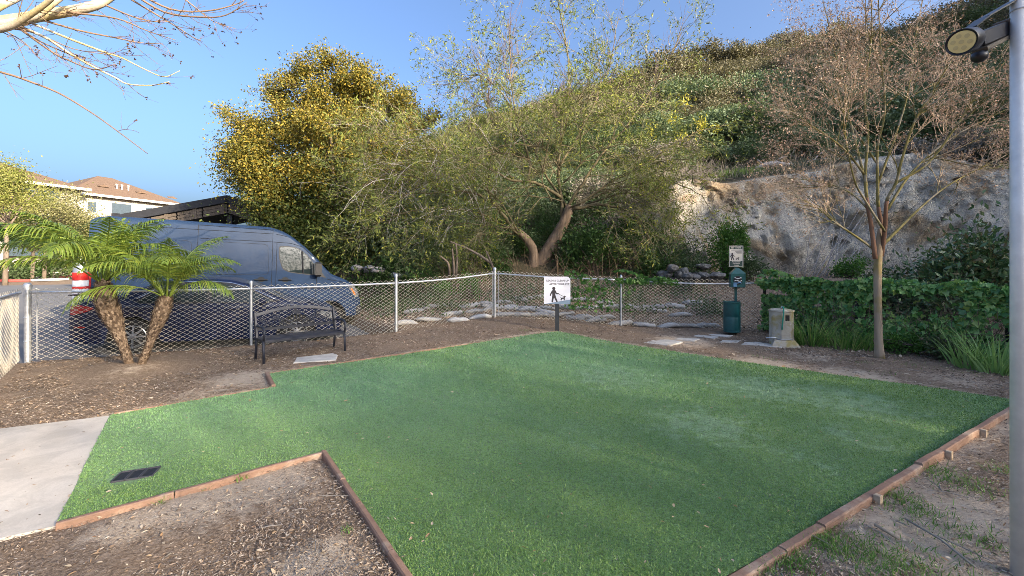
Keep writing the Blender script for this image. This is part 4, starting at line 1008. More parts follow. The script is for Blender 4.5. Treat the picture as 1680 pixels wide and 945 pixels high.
for sg in (-1, 1):
    for x in (.98, 3.78): wheel(car, x, sg * .80, .32, .325, .21, sg, 8)
    dlo = [(1.02, 1.005), (1.35, 1.22), (1.65, 1.325), (2.05, 1.36), (2.5, 1.335), (2.8, 1.25), (3.1, 1.11), (3.36, .985), (3.2, .965), (1.1, .955)]
    wf = cb.patch([(x * 1.02 - .045, (z - 1.12) * 1.09 + 1.125) for x, z in dlo], .003, sg, 30).obj("window_frame", m_trim, car, smooth=True)
    for a_, b_ in ((1.06, 1.42), (1.47, 2.12), (2.2, 3.26)):
        top = [(x, z) for x, z in dlo[:8]]; zt_ = lambda x: float(np.interp(x, *zip(*top)))
        xs__ = np.linspace(a_, b_, 12); cb.patch([(x, .975) for x in xs__[::-1]] + [(x, max(.976, zt_(x) - .012)) for x in xs__], .007, sg, 20).obj("window", m_vglass, wf, smooth=True)
    for pl in ([(2.16, .30), (2.16, .93)], [(3.32, .32), (3.36, .60), (3.34, .95)], [(1.38, .72), (1.30, .80), (1.42, .96)], [(.03, .66), (.60, .66)], [(4.15, .62), (4.55, .62)]): cb.line(pl, .005, -.001, sg).obj("panel_seam", m_seam, car)
    cb.line([(.1, .80), (1.2, .795), (3.4, .775), (4.3, .70)], .012, -.004, sg).obj("body_crease", m_carp, car, smooth=True)
    cb.line([(1.0, 1.035), (1.35, 1.262), (1.65, 1.36), (2.05, 1.39), (2.5, 1.365), (2.8, 1.285), (3.1, 1.145), (3.42, .99)], .011, .004, sg).obj("roof_highlight", m_chrome, car, smooth=True)  # added bright strip imitating the sky highlight along the roof edge
    cb.patch(rnd([(1.42, .21), (1.42, .33), (3.34, .33), (3.34, .21)], 2, .1), .03, sg).obj("side_skirt", m_carp, car, smooth=True)
    for hx in (1.62, 2.62):
        m = MB(); m.beam((hx - .11, sg * (cb.sy(hx, .84) + .018), .84), (hx + .10, sg * (cb.sy(hx, .84) + .018), .84), .02, .024, ch=.006); m.obj("handle", m_carp, car)
    m = MB(); m.box((3.12, sg * 1.02, 1.0), (.13, .20, .13), ch=.04); mi = m.obj("mirror", m_carp, car, autos=30)
    m = MB(); m.box((3.052, sg * 1.02, 1.0), (.008, .16, .09)); m.obj("mirror_glass", m_chrome, mi)
    m = MB(); m.beam((3.18, sg * .86, .96), (3.14, sg * .97, .97), .06, .04); m.obj("mirror_arm", m_trim, mi)
    cb.patch(rnd([(4.16, .74), (4.40, .76), (4.60, .62), (4.56, .56), (4.36, .62)], 2, .2), .008, sg).obj("headlight", m_lampw, car, smooth=True)
    cb.patch(rnd([(.02, .72), (.02, .90), (.16, .93), (.42, .88), (.30, .80)], 2, .2), .008, sg).obj("tail_light", m_tail, car, smooth=True)
    cb.patch([(.10, .50), (.10, .53), (.28, .53), (.28, .50)], .008, sg).obj("reflector", m_tail, car)
cb.top(2.75, 3.5, .93, 1.0, .006).obj("windshield", m_vglass, car, smooth=True)
cb.top(.72, 1.35, 1.0, .93, .006).obj("rear_window", m_vglass, car, smooth=True)
m = MB(); m.box((2.35, 0, .30), (4.3, 1.35, .18)); m.box((2.35, 0, .5), (3.9, 1.4, .24)); m.obj("underbody", m_trim, car)
m = MB(); m.box((4.62, 0, .42), (.12, 1.1, .16), ch=.03); m.obj("grille", m_trim, car, autos=40)
m = MB(); m.box((-.01, 0, .72), (.02, .5, .12)); m.obj("licence_plate", m_signw, car)
m = MB(); m.beam((.02, -.62, 1.09), (.02, .62, 1.09), .16, .018, ch=.005); m.beam((.07, -.4, 1.0), (.05, -.4, 1.09), .03, .02); m.beam((.07, .4, 1.0), (.05, .4, 1.09), .03, .02); m.obj("spoiler", m_trim, car)
# ------------------------------------------------------------------ hill
def cr(Pt, n):
    """Catmull-Rom through rows of Pt, n samples per span"""
    Pt = np.asarray(Pt, dtype=float); Pp = np.vstack([2 * Pt[0] - Pt[1], Pt, 2 * Pt[-1] - Pt[-2]]); out = []
    for i in range(1, len(Pp) - 2):
        p0, p1, p2, p3 = Pp[i-1:i+3]
        for k in range(n):
            t_ = k / n; out.append(.5 * (2*p1 + (p2-p0)*t_ + (2*p0-5*p1+4*p2-p3)*t_**2 + (3*p1-p0-3*p2+p3)*t_**3))
    out.append(Pp[-2]); return np.array(out)
def cellv(P_, s):
    """hash value of the nearest jittered lattice seed (fracture blocks)"""
    i0 = np.floor(P_).astype(np.int64); best = np.full(P_.shape[:-1], 9e9); val = np.zeros(P_.shape[:-1])
    for dx in (-1, 0, 1):
        for dy in (-1, 0, 1):
            for dz in (-1, 0, 1):
                c = i0 + np.array([dx, dy, dz]); x, y, z = c[..., 0], c[..., 1], c[..., 2]
                q = np.stack([x + _h(x, y, z, s), y + _h(x, y, z, s + 1), z + _h(x, y, z, s + 2)], -1); d = ((q - P_) ** 2).sum(-1)
                k = d < best; best = np.where(k, d, best); val = np.where(k, _h(x, y, z, s + 3), val)
    return val
FOOT = [(-44, 50, .3), (-19, 26, .4), (-7, 16.8, .9), (0, 15.3, 1.1), (6, 16.3, 1.1), (12, 16, 1.1), (17, 13.2, 1.0), (20, 8, 1.0), (21, 2, 1.0), (20, -4, 1), (18, -9, 1), (14, -14, 1), (8, -20, 1), (-2, -26, .8)]
CREST = [(-60, 80, 3), (-24, 58, 7), (-7, 50, 15.2), (2, 50, 18.4), (18, 50, 22.8), (33, 50, 26.3), (50, 46, 28.0), (57, 30, 35), (51, 11, 30), (40, 0, 19), (34, -12, 13), (28, -21, 8), (18, -30, 6), (5, -40, 5)]  # crest points beyond the right edge are unseen, shaped to cast shade
NT_ = 64
ft = cr(FOOT, NT_); ctp = cr(CREST, NT_); nT = len(ft); tt = np.arange(nT) / NT_
vv = np.concatenate([[-.06, -.02], np.linspace(0, .075, 52), np.linspace(.08, .22, 28), np.linspace(.235, 1.0, 64), [1.06, 1.15, 1.35]])
TT, VV = np.meshgrid(tt, vv, indexing='ij'); fo = ft[:, None, :]; co = ctp[:, None, :]
XY = fo[..., :2] + (co[..., :2] - fo[..., :2]) * VV[..., None]
cl = sstep(3.55, 4.1, TT) * (1 - sstep(6.9, 7.6, TT))           # where the slope is a bare cliff
wob = n2(XY[..., 0], XY[..., 1], .16, 3, 21) * .022
topv = np.maximum(.03, .052 + wob); zc = 5.2 + .7 * n2(XY[..., 0] * 1.0, XY[..., 0] * 0, .25, 2, 31)
V0 = np.clip(VV, 0, 1)
z_cliff = np.where(V0 < topv, fo[..., 2] + (zc - fo[..., 2]) * np.clip(V0 / topv, 0, 1) ** .8, np.where(V0 < .2, zc + 1.0 * (V0 - topv) / (.2 - topv + 1e-6), 0))
up_ = zc + 1.0 + (co[..., 2] - zc - 1.0) * np.clip((V0 - .2) / .8, 0, 1) ** .95
z_cliff = np.where(V0 < .2, z_cliff, up_)
z_soft = fo[..., 2] + (co[..., 2] - fo[..., 2]) * V0 ** .92
Zh = z_soft * (1 - cl) + z_cliff * cl
Zh = np.where(VV > 1, co[..., 2] - (VV - 1) * 25, Zh); Zh = np.where(VV < 0, fo[..., 2] + VV * 22, Zh)
Zh = Zh + .5 * n2(XY[..., 0], XY[..., 1], .13, 3, 11) * sstep(.2, .4, VV) * (1 - sstep(.85, 1, VV))
Ph = np.concatenate([XY, Zh[..., None]], -1)
cmask = cl * (1 - sstep(.0, .035, VV - topv)) * sstep(-.01, .01, VV)
rough = fbm(Ph * np.array([.9, .9, .8]), 6, 61) * .45 + np.abs(fbm(Ph * np.array([2.4, 2.4, 1.1]), 5, 71)) * -.25
rough = rough + (cellv(Ph * np.array([1.1, 1.1, .7]) + rough[..., None] * .8, 5) - .5) * .40 + (cellv(Ph * np.array([2.8, 2.8, 1.9]) + rough[..., None], 9) - .5) * .10
rough = rough * .75
Ph[..., 1] += cmask * rough; Ph[..., 0] += cmask * rough * .4; Ph[..., 2] += cmask * rough * .25
nV = len(vv); i = np.arange(nT - 1)[:, None] * nV + np.arange(nV - 1)[None]
t = NT("hill earth and cliff"); b = t.bsdf(Roughness=.95); b.inputs['Specular IOR Level'].default_value = .1
cm = t.n("Attribute", attribute_name="cliff").outputs['Fac']
f1 = t.noise(1.5, 9, .70, t.coord('Object', (1.3, 1.3, .5)), 1.4); f2 = t.noise(5.5, 6, .7, t.coord('Object', (1.2, 1.2, .5))); f3 = t.noise(.55, 4, .6, None, .8); f4 = t.noise(18, 5, .7)
rk = t.ramp(f1, [(.28, (.26, .235, .20)), (.40, (.50, .46, .40)), (.52, (.64, .585, .49)), (.66, (.78, .70, .55))])
rk = t.mix(t.ramp(f3, [(.50, (0, 0, 0)), (.60, (.8, .8, .8))]), rk, t.ramp(f2, [(.35, (.30, .18, .085)), (.65, (.55, .42, .26))]))
rk = t.mix(t.ramp(f4, [(.36, (.75, .75, .75)), (.44, (0, 0, 0))]), rk, (.12, .11, .105))
ea = t.ramp(f2, [(.3, (.06, .055, .035)), (.7, (.15, .13, .085))])
t.l(t.mix(cm, ea, rk), b.inputs['Base Color']); t.bump(b, t.math('ADD', f2, f4), .9, .2); m_hill = t.m
me = mesh_np("hill", Ph.reshape(-1, 3), np.stack([i, i + nV, i + nV + 1, i + 1], -1).reshape(-1, 4), m_hill, True)
a = me.attributes.new("cliff", 'FLOAT', 'POINT'); a.data.foreach_set("value", cmask.ravel().astype(np.float32))
link("hill", me, None, "structure")
def hillp(t_, v_):
    """points on the hill at (t, v) arrays"""
    ti = np.clip(t_ * NT_, 0, nT - 1.001); vi = np.interp(v_, vv, np.arange(nV)); i0 = ti.astype(int); j0 = np.minimum(vi.astype(int), nV - 2); fi = (ti - i0)[:, None]; fj = (vi - j0)[:, None]
    return (Ph[i0, j0] * (1 - fi) + Ph[i0 + 1, j0] * fi) * (1 - fj) + (Ph[i0, j0 + 1] * (1 - fi) + Ph[i0 + 1, j0 + 1] * fi) * fj

# ---- foliage generators
def cloud(rng, n, rad, clumps=14, spread=.28, shell=.75, bottom=-.4):
    """leaf positions clustered in clumps over an ellipsoid"""
    c = unit(rng.normal(size=(clumps * 3, 3))); c = c[c[:, 2] > bottom][:clumps]; c = c * (shell + rng.uniform(-.25, .2, (len(c), 1)))
    k = rng.integers(0, len(c), n); p = c[k] + rng.normal(size=(n, 3)) * spread * rng.uniform(.6, 1.2, (len(c), 1))[k]
    return p * np.array(rad), c * np.array(rad)
def bush_mesh(name, rng, rad, n, leaf, mat, asp=.45, clumps=14, spread=.28, up=.3, shell=.7, lift=True):
    p, c = cloud(rng, n, rad, clumps, spread, shell)
    D = unit(p / np.array(rad)) * .7
    V, Fq = leaves_np(p, leaf, asp, rng, D, up=up)
    if lift: V[:, 2] += rad[2] * .55
    V[:, 2] = np.maximum(V[:, 2], -.15)
    return mesh_np(name, V, Fq, mat), c + np.array([0, 0, rad[2] * .55 if lift else 0])
def stems_mesh(rng, tips, mat, r0=.02, base=(0, 0, 0), K=5, wob=.12, r1=.3):
    L = []
    for q in tips:
        f = np.linspace(0, 1, K)[:, None]; b0 = np.array(base) + rng.normal(size=3) * np.array([.08, .08, 0]); p = b0 + (np.array(q) - b0) * f; p += rng.normal(size=p.shape) * wob * np.sin(f * 3.14); L.append((p, r0 * (1 - (1 - r1) * f[:, 0])))
    return tubes_obj("stem", L, mat, None, 4, to_obj=False)
m_bark = barkmat("grey brown bark", (.09, .07, .055), (.24, .19, .15), 9, .12)
m_twig = simple("twig brown", (.13, .10, .075), .85, var=.3, sc=3)
m_twigg = simple("twig grey", (.24, .21, .18), .85, var=.3, sc=3)
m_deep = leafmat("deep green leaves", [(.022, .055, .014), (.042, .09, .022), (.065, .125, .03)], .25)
m_mid = leafmat("mid green leaves", [(.055, .088, .036), (.08, .12, .05), (.115, .16, .07)], .3)
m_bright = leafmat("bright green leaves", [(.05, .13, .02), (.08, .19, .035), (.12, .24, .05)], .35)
m_sage = leafmat("sage leaves", [(.105, .155, .075), (.14, .195, .10), (.19, .245, .14)], .25)
m_olive = leafmat("olive brown chaparral", [(.12, .12, .065), (.155, .145, .085), (.20, .18, .11), (.15, .13, .09)], .25)
m_grey = leafmat("grey brush", [(.16, .145, .12), (.24, .215, .18), (.31, .28, .24)], .15)
rng = np.random.default_rng(11)
# hill shrubs: eight shared meshes per kind
kinds = {}
for nm, mt, cnt in (("olive", m_olive, 4), ("sage", m_sage, 3), ("mid", m_mid, 3), ("grey", m_grey, 2)):
    kinds[nm] = [bush_mesh("chaparral_shrub", rng, (1.25, 1.25, 1.0), 4200, .10, mt, .5, 20, .22, .5)[0] for _ in range(cnt)]
hb = []
tr = rng.uniform(1.6, 7.7, 6000); vr = rng.uniform(.02, 1.0, 6000) ** .9
tn = n2(tr * 2.3, vr * 9, 1.0, 3, 91)
ok_ = ~((cl_ := (sstep(3.55, 4.1, tr) * (1 - sstep(6.9, 7.6, tr)))) > .25) | (vr > .215)
tr, vr, tn = tr[ok_], vr[ok_], tn[ok_]
pp_ = hillp(tr, vr); keep = []; cell = {}
for idx in range(len(tr)):
    x, y = pp_[idx, :2]
    if x > 1.55 * y + 4: continue
    key = (int(x / 1.3), int(y / 1.3))
    if key in cell: continue
    cell[key] = 1; keep.append(idx)
shr = []
for idx in keep:
    x, y, z = pp_[idx]; v_ = vr[idx]; q = tn[idx] + rng.normal() * .25
    px = CX + F * x / y
    if v_ > .62: kd = "olive" if q < .55 else "mid"
    elif v_ > .3: kd = ("sage" if q < .35 else "olive") if px > 1080 else ("mid" if q < .1 else "olive")
    else: kd = "grey" if q < -.15 else ("mid" if q < .3 else "sage")
    s_ = float(np.clip(rng.lognormal(-.12, .38), .45, 2.0)) * (.75 if v_ < .3 else 1.0) * (1.15 if v_ > .9 else 1)
    vis = s_ / math.hypot(x, y) * (1 if (px > 700 and px < 1720) else .3)
    shr.append((vis, x, y, z, s_, kd))
shr.sort(reverse=True)
LB = {"olive": "dull olive brown chaparral shrub among others like it on the upper hillside", "sage": "sage green chaparral shrub among others like it on the middle of the hillside", "mid": "dark green chaparral shrub among others like it scattered over the hillside", "grey": "dry grey shrub among others like it on the ledge above the cliff"}
rest = []
for k_, (vis, x, y, z, s_, kd) in enumerate(shr):
    me = kinds[kd][k_ % len(kinds[kd])]; rz = rng.uniform(0, 6.28); sc3 = (s_ * rng.uniform(.9, 1.4), s_ * rng.uniform(.9, 1.3), s_ * rng.uniform(.7, 1.15))
    if k_ < 280:
        px_ = CX + F * x / y; v__ = z / math.hypot(x, y)
        zone = ("on the crest of the hill" if v__ > .42 else "on the upper slope" if v__ > .3 else "on the lower slope") ; side = ("behind the big centre tree" if px_ < 1050 else "above the cliff face" if px_ < 1270 else "behind the bare tree at right")
        ad = {"olive": "dull olive brown", "sage": "sage green", "mid": "dark green", "grey": "dry grey"}[kd]
        o = link("chaparral_shrub", me, None, None, (x, y, z - .25), (0, 0, rz), sc3); tag(o, "%s shrub %s, %s" % (ad, zone, side), "shrub", "%s shrubs %s, %s" % (ad, zone, side))
    else: rest.append((x, y, z, s_, kd, rz))
def merged(name, lst, n, leaf, rng):
    for kd, mt in (("olive", m_olive), ("sage", m_sage), ("mid", m_mid), ("grey", m_grey)):
        L = [q for q in lst if q[4] == kd]
        if not L: continue
        tmpl = cloud(rng, n, (1.4, 1.4, 1.05), 14, .27)[0]; C = np.array([(q[0], q[1], q[2] + .4) for q in L]); S_ = np.array([q[3] for q in L])
        A = np.array([q[5] for q in L]); ca_, sa_ = np.cos(A), np.sin(A); R3 = np.zeros((len(L), 3, 3)); R3[:, 0, 0] = ca_; R3[:, 0, 1] = -sa_; R3[:, 1, 0] = sa_; R3[:, 1, 1] = ca_; R3[:, 2, 2] = 1
        Pn = (np.einsum('nij,kj->nki', R3, tmpl) * S_[:, None, None] + C[:, None, :]).reshape(-1, 3)
        V, Fq = leaves_np(Pn, leaf, .5, rng, up=.4); link(name, mesh_np(name, V, Fq, mt), None, "stuff")
merged("hill_brush", rest, 900, .16, rng)
# grassy ledge over the cliff
def grass_patch(name, pts, h, mat, rng, wd=.012, lean=.5, label=None):
    N = len(pts); an = rng.uniform(0, 6.28, N); la = rng.uniform(0, 6.28, N); hh = h * rng.lognormal(0, .3, N); ln = rng.uniform(.1, 1, N) * lean
    sv = np.stack([np.cos(an), np.sin(an), 0 * an], -1) * wd; dx = np.stack([np.cos(la) * ln * hh, np.sin(la) * ln * hh, hh], -1)
    V = np.stack([pts - sv, pts + sv, pts + dx * .55 + sv * .7 + [0, 0, .0], pts + dx], 1).reshape(-1, 3); b_ = np.arange(N)[:, None] * 4
    return link(name, mesh_np(name, V, np.concatenate([b_ + [[0, 1, 2]], b_ + [[0, 2, 3]]]), mat), None, "stuff")
ts = np.concatenate([rng.uniform(3.9, 4.75, 9000), rng.uniform(5.9, 6.6, 5000)]); vs_ = np.concatenate([rng.uniform(.125, .19, 9000), rng.uniform(.12, .2, 5000)])
gk = n2(ts * 4, vs_ * 30, 1, 2, 55) > -.15
grass_patch("ledge_grass", hillp(ts[gk], vs_[gk]), .26, m_hillgrass, rng, .03)
ts = rng.uniform(3.7, 6.9, 9000); vs_ = rng.uniform(.105, .24, 9000); grass_patch("ledge_weeds", hillp(ts, vs_), .22, leafmat("grey green weeds", [(.08, .09, .05), (.13, .14, .08), (.2, .19, .13)], .2), rng, .03, .8)
# driftwood log
m_drift = barkmat("silver driftwood", (.22, .2, .19), (.46, .43, .41), 8, .15)
lp = at(1292, 272, 21.3); 
t = thing("fallen_log", "pale grey fallen dead log lying on the grassy ledge above the cliff", "log", tuple(lp))
m = MB(); m.tube([(-1.6, 0, -.12), (-1.2, 0, .05), (-.7, .05, .12), (0, .0, .05), (.8, .1, .02), (1.9, .15, .03)], [.03, .10, .15, .10, .07, .03], 7); m.obj("trunk", m_drift, t, smooth=True)
for pl in ([(-.7, .05, .12), (-.3, 0, .42), (.1, .1, .5)], [(-1.2, 0, .05), (-1.55, -.1, .28)], [(.6, .1, .02), (1.2, -.2, .25), (1.9, -.3, .3)], [(1.0, .1, 0), (1.6, .3, .45), (2.2, .5, .9)], [(-.9, 0, .1), (-1.3, .1, -.15), (-1.8, .1, -.2)]):
    m = MB(); m.tube(pl, [.045, .03, .012][:len(pl)], 5); m.obj("branch", m_drift, t, smooth=True)
# ------------------------------------------------------------------ trees
def pathpts(pl, d0, d1, K=None):
    """photo pixel polyline with depths running d0..d1 -> smooth 3-D points"""
    n = len(pl); L = [at(q[0], q[1], d0 + (d1 - d0) * i / (n - 1)) for i, q in enumerate(pl)]
    return cr(np.array([tuple(q) for q in L]), 4)
def along(pts, f):
    s = np.concatenate([[0], np.cumsum(np.linalg.norm(np.diff(pts, axis=0), axis=1))]); q = f * s[-1]
    j = min(np.searchsorted(s, q, side='right') - 1, len(pts) - 2); u = (q - s[j]) / (s[j+1] - s[j] + 1e-9)
    return pts[j] + (pts[j+1] - pts[j]) * u, unit(pts[j+1] - pts[j])
def sprout(rng, parents, n, L, r, ang, K=5, grav=0.0, up=0.0, wob=.12, f0=.25, r1=.25, taperL=.6):
    """n children on each parent (pts, rads): list of (pts, rads)"""
    out = []
    for pts, rad in parents:
        for _ in range(n if isinstance(n, int) else rng.poisson(n)):
            f = f0 + (1 - f0) * rng.random(); p, d = along(pts, f)
            s = rng.normal(size=3); s -= d * s.dot(d); s /= np.linalg.norm(s) + 1e-9; a = math.radians(ang) * rng.uniform(.5, 1.35)
            v = d * math.cos(a) + s * math.sin(a); v[2] += up; v /= np.linalg.norm(v); l = L * rng.uniform(.55, 1.3) * (1 - taperL * (f - f0) / (1 - f0 + 1e-6) * .6); q = [p]
            for k in range(1, K):
                v = v + rng.normal(size=3) * wob; v[2] -= grav; v /= np.linalg.norm(v); q.append(q[-1] + v * l / (K - 1))
            pr = np.interp(f, np.linspace(0, 1, len(rad)), rad); r0 = min(r, pr * .75)
            out.append((np.array(q), np.linspace(r0, r0 * r1, K)))
    return out
def on_twigs(rng, tw, n, f0=.15):
    k = rng.integers(0, len(tw), n); P_ = np.empty((n, 3)); D_ = np.empty((n, 3))
    for i in range(n):
        pts = tw[k[i]][0]; P_[i], D_[i] = along(pts, f0 + (1 - f0) * rng.random())
    return P_, D_
def taper(pts, r0, r1): return np.linspace(r0, r1, len(pts))

# ---- crape myrtle (bare tree at right)
rng = np.random.default_rng(21)
m_myr = barkmat("smooth pale brown bark", (.23, .17, .115), (.47, .37, .27), 6, .10, .5, (.27, .21, .09))
m_red = barkmat("smooth red brown bark", (.13, .068, .042), (.25, .14, .09), 5, .15, .2)
m_moss = barkmat("mossy limb bark", (.13, .11, .035), (.25, .21, .08), 6, .2, .3, (.30, .26, .19))
m_tan = simple("tan twig", (.54, .40, .28), .85, var=.3, sc=2)
m_seed = leafmat("dry seed heads", [(.40, .24, .15), (.54, .36, .24), (.62, .46, .32)], .1)
bp = P(1443, 588); t = thing("crape_myrtle", "bare crape myrtle with smooth trunk and tan twigs standing on the mulch at right", "tree", tuple(bp))
off = np.array(tuple(bp)); D = bp.y
tr_ = pathpts([(1443, 590), (1441, 540), (1440, 480), (1440, 440), (1441, 412), (1443, 375)], D, D) - off
rad = np.interp(np.linspace(0, 1, len(tr_)), [0, .07, .26, .80, 1], [.085, .064, .057, .060, .025])
m = MB(); m.tube([tuple(q) for q in tr_], list(rad), 14); m.obj("trunk", m_myr, t, smooth=True)
LM = [([(1436, 425), (1430, 375), (1422, 325), (1420, 280), (1424, 220), (1418, 150), (1430, 60), (1428, -30)], -.1, .3, .045, m_red),
      ([(1442, 420), (1449, 385), (1441, 340), (1440, 300), (1440, 240), (1452, 180), (1445, 90), (1440, -30)], .1, .5, .048, m_red),
      ([(1446, 420), (1452, 375), (1455, 330), (1470, 300), (1480, 260), (1500, 200), (1530, 150), (1560, 100)], 0, -.7, .045, m_red),
      ([(1450, 400), (1475, 375), (1500, 350), (1540, 315), (1580, 290), (1650, 255)], .0, .8, .034, m_moss),
      ([(1438, 412), (1400, 385), (1370, 365), (1340, 340), (1305, 322)], 0, -.5, .026, m_moss),
      ([(1426, 345), (1400, 320), (1370, 305), (1330, 296), (1290, 292)], 0, .7, .022, m_moss),
      ([(1421, 290), (1390, 250), (1360, 225), (1330, 205), (1298, 180)], .1, -.6, .024, m_moss),
      ([(1422, 305), (1405, 240), (1390, 180), (1375, 110), (1350, 0)], .1, .9, .028, m_moss),
      ([(1455, 345), (1490, 290), (1530, 250), (1580, 215), (1650, 180)], 0, .4, .03, m_moss),
      ([(1470, 300), (1520, 270), (1560, 220), (1600, 160), (1650, 100)], -.2, -.5, .028, m_moss),
      ([(1441, 300), (1470, 220), (1490, 150), (1500, 70), (1520, -30)], .3, 1.0, .026, m_moss),
      ([(1440, 270), (1400, 210), (1360, 150), (1330, 110), (1310, 60)], .3, 1.0, .022, m_moss),
      ([(1452, 380), (1420, 330), (1400, 290), (1385, 200), (1390, 120)], -.1, -.9, .024, m_moss)]
lim = []
for pl, d0, d1, r, mt in LM:
    pts = pathpts(pl, D + d0, D + d1) - off; rd = taper(pts, r * .8, r * .2); lim.append((pts, rd)); m = MB(); m.tube([tuple(q) for q in pts], list(rd), 8)
    kq = 9 if mt is m_red else 0
    if kq:
        m = MB(); m.tube([tuple(q) for q in pts[:kq]], list(rd[:kq]), 8); lb_ = m.obj("limb", m_red, t, smooth=True); m = MB(); m.tube([tuple(q) for q in pts[kq - 1:]], list(rd[kq - 1:] * .9), 8); m.obj("upper_limb", m_moss, t, smooth=True)
    else: m.obj("limb", mt, t, smooth=True)
b1_ = sprout(rng, lim, 9, 1.1, .012, 42, 6, up=.15, wob=.10, f0=.35)
b2_ = sprout(rng, b1_, 8, .6, .0055, 45, 5, up=.2, wob=.12, f0=.2)
b3_ = sprout(rng, b2_, 6, .26, .004, 45, 4, up=.2, wob=.14, f0=.3, r1=.7)
b1t = [q for q in b1_]; tubes_obj("branchwork", b1t, m_moss, t, 4, "stuff"); tubes_obj("twig_mass", b2_ + b3_, m_tan, t, 3, "stuff")
tips = np.array([q[0][-1] for q in b3_]); pS = np.repeat(tips, 3, 0) + rng.normal(size=(len(tips) * 3, 3)) * .014
V, Fq = leaves_np(pS, .032, .6, rng); link("seed_head", mesh_np("seed_head", V, Fq, m_seed), t, "stuff")

# ---- large willow-like tree behind the fence corner
rng = np.random.default_rng(22)
bp = P(878, 452); t = thing("willow_tree", "big leaning multi-stemmed tree with sparse narrow leaves behind the fence corner", "tree", tuple(bp)); off = np.array(tuple(bp)); D = bp.y
m_wb = barkmat("furrowed willow bark", (.07, .048, .032), (.25, .185, .135), 10, .1, 1.0); m_wl = barkmat("olive limb bark", (.075, .062, .035), (.19, .155, .09), 7, .15, .4)
for pl, r0, r1, d0, d1 in (([(876, 462), (882, 440), (905, 400), (922, 372), (936, 338)], .30, .17, 0, 0), ([(870, 460), (876, 420), (868, 397), (848, 378)], .20, .13, -.2, -.3)):
    pts = pathpts(pl, D + d0, D + d1) - off; m = MB(); m.tube([tuple(q) for q in pts], list(taper(pts, r0, r1)), 14); m.obj("trunk", m_wb, t, smooth=True)
LW = [([(934, 345), (960, 335), (1000, 334), (1040, 350), (1068, 405)], 0, -1.2, .11), ([(925, 372), (915, 330), (918, 280), (920, 220), (930, 150), (925, 60), (905, -20)], .2, .6, .10),
      ([(922, 325), (880, 297), (840, 287), (800, 270), (760, 240)], 0, -1.0, .10), ([(865, 300), (868, 260), (840, 240), (815, 205), (790, 150), (780, 90)], -.6, .4, .075),
      ([(850, 384), (820, 350), (790, 330), (750, 320), (700, 320), (650, 335)], -.3, -1.4, .10), ([(850, 382), (800, 388), (770, 396), (735, 402)], -.2, -1.0, .06),
      ([(930, 342), (960, 290), (990, 250), (1030, 200), (1070, 140), (1105, 60)], .2, 1.2, .09), ([(934, 345), (1000, 300), (1060, 270), (1120, 230), (1175, 212)], 0, -.6, .075),
      ([(918, 272), (960, 200), (990, 120), (1010, 30)], .2, 1.4, .06), ([(868, 262), (850, 190), (845, 120), (838, 30)], -.4, -.2, .055), ([(800, 272), (740, 250), (690, 230), (640, 222), (600, 235)], -.9, -1.9, .055),
      ([(750, 320), (680, 292), (620, 290), (560, 312)], -1.2, -2.6, .05), ([(962, 335), (1020, 320), (1080, 332), (1120, 370), (1145, 410)], .3, -.8, .05), ([(850, 190), (800, 130), (770, 130), (735, 170)], -.3, .8, .04),
      ([(930, 340), (880, 250), (900, 180), (960, 130)], .5, 2.0, .07), ([(820, 350), (800, 290), (760, 200), (740, 160)], 0, 1.6, .06),
      ([(850, 384), (790, 345), (720, 335), (640, 350), (590, 385)], -.5, -2.4, .05), ([(850, 380), (810, 320), (740, 280), (670, 265), (620, 280)], -.8, -2.6, .05), ([(922, 330), (880, 320), (830, 330), (790, 365)], -.3, -2.0, .04), ([(936, 340), (1010, 310), (1080, 300), (1140, 320), (1170, 350)], -.2, -1.8, .045),
      ([(920, 280), (890, 240), (850, 230), (800, 240), (740, 210)], -.6, -2.2, .045), ([(925, 300), (980, 250), (1040, 235), (1100, 255)], -.5, -2.0, .045), ([(918, 240), (940, 180), (980, 160), (1040, 150)], -.4, -1.5, .04), ([(868, 262), (830, 250), (780, 255), (720, 260), (660, 300)], -.9, -3.0, .04), ([(905, 330), (890, 290), (905, 230), (890, 170)], -.6, -1.8, .04), ([(845, 375), (800, 370), (740, 372), (690, 385)], -.6, -1.8, .04)]
lim = []
for pl, d0, d1, r in LW:
    pts = pathpts(pl, D + d0, D + d1) - off; pts[2:] += np.cumsum(rng.normal(size=pts[2:].shape) * .035, 0); rd = taper(pts, r * .72, r * .14); lim.append((pts, rd)); m = MB(); m.tube([tuple(q) for q in pts], list(rd), 8); m.obj("limb", m_wl, t, smooth=True)
b1_ = sprout(rng, lim, 12, 2.4, .022, 52, 7, grav=.05, up=.10, wob=.13, f0=.15)
b2_ = sprout(rng, b1_, 7, 1.1, .010, 48, 6, grav=.03, up=.06, wob=.14, f0=.12)
b3_ = sprout(rng, b2_, 4, .6, .0055, 40, 4, up=.12, wob=.12, f0=.2, r1=.5)
tubes_obj("branchwork", b1_, m_wl, t, 5, "stuff"); tubes_obj("twig_mass", b2_ + b3_, simple("willow twig", (.25, .225, .14), .85, var=.35, sc=1.5), t, 3, "stuff")
gr = sprout(rng, [lim[k] for k in (4, 10, 11, 16, 17, 23, 25)], 9, 2.3, .014, 60, 8, grav=.13, up=.25, wob=.16, f0=.25, r1=.3)
for q_ in gr: q_[0][:, 1] -= .35 * np.linspace(0, 1, len(q_[0]))
gr += sprout(rng, gr, 3, .8, .007, 50, 6, grav=.10, wob=.18, f0=.25, r1=.4)
tubes_obj("bare_branch", gr, simple("silver grey branch", (.36, .33, .30), .85, var=.25, sc=2), t, 5, "stuff")
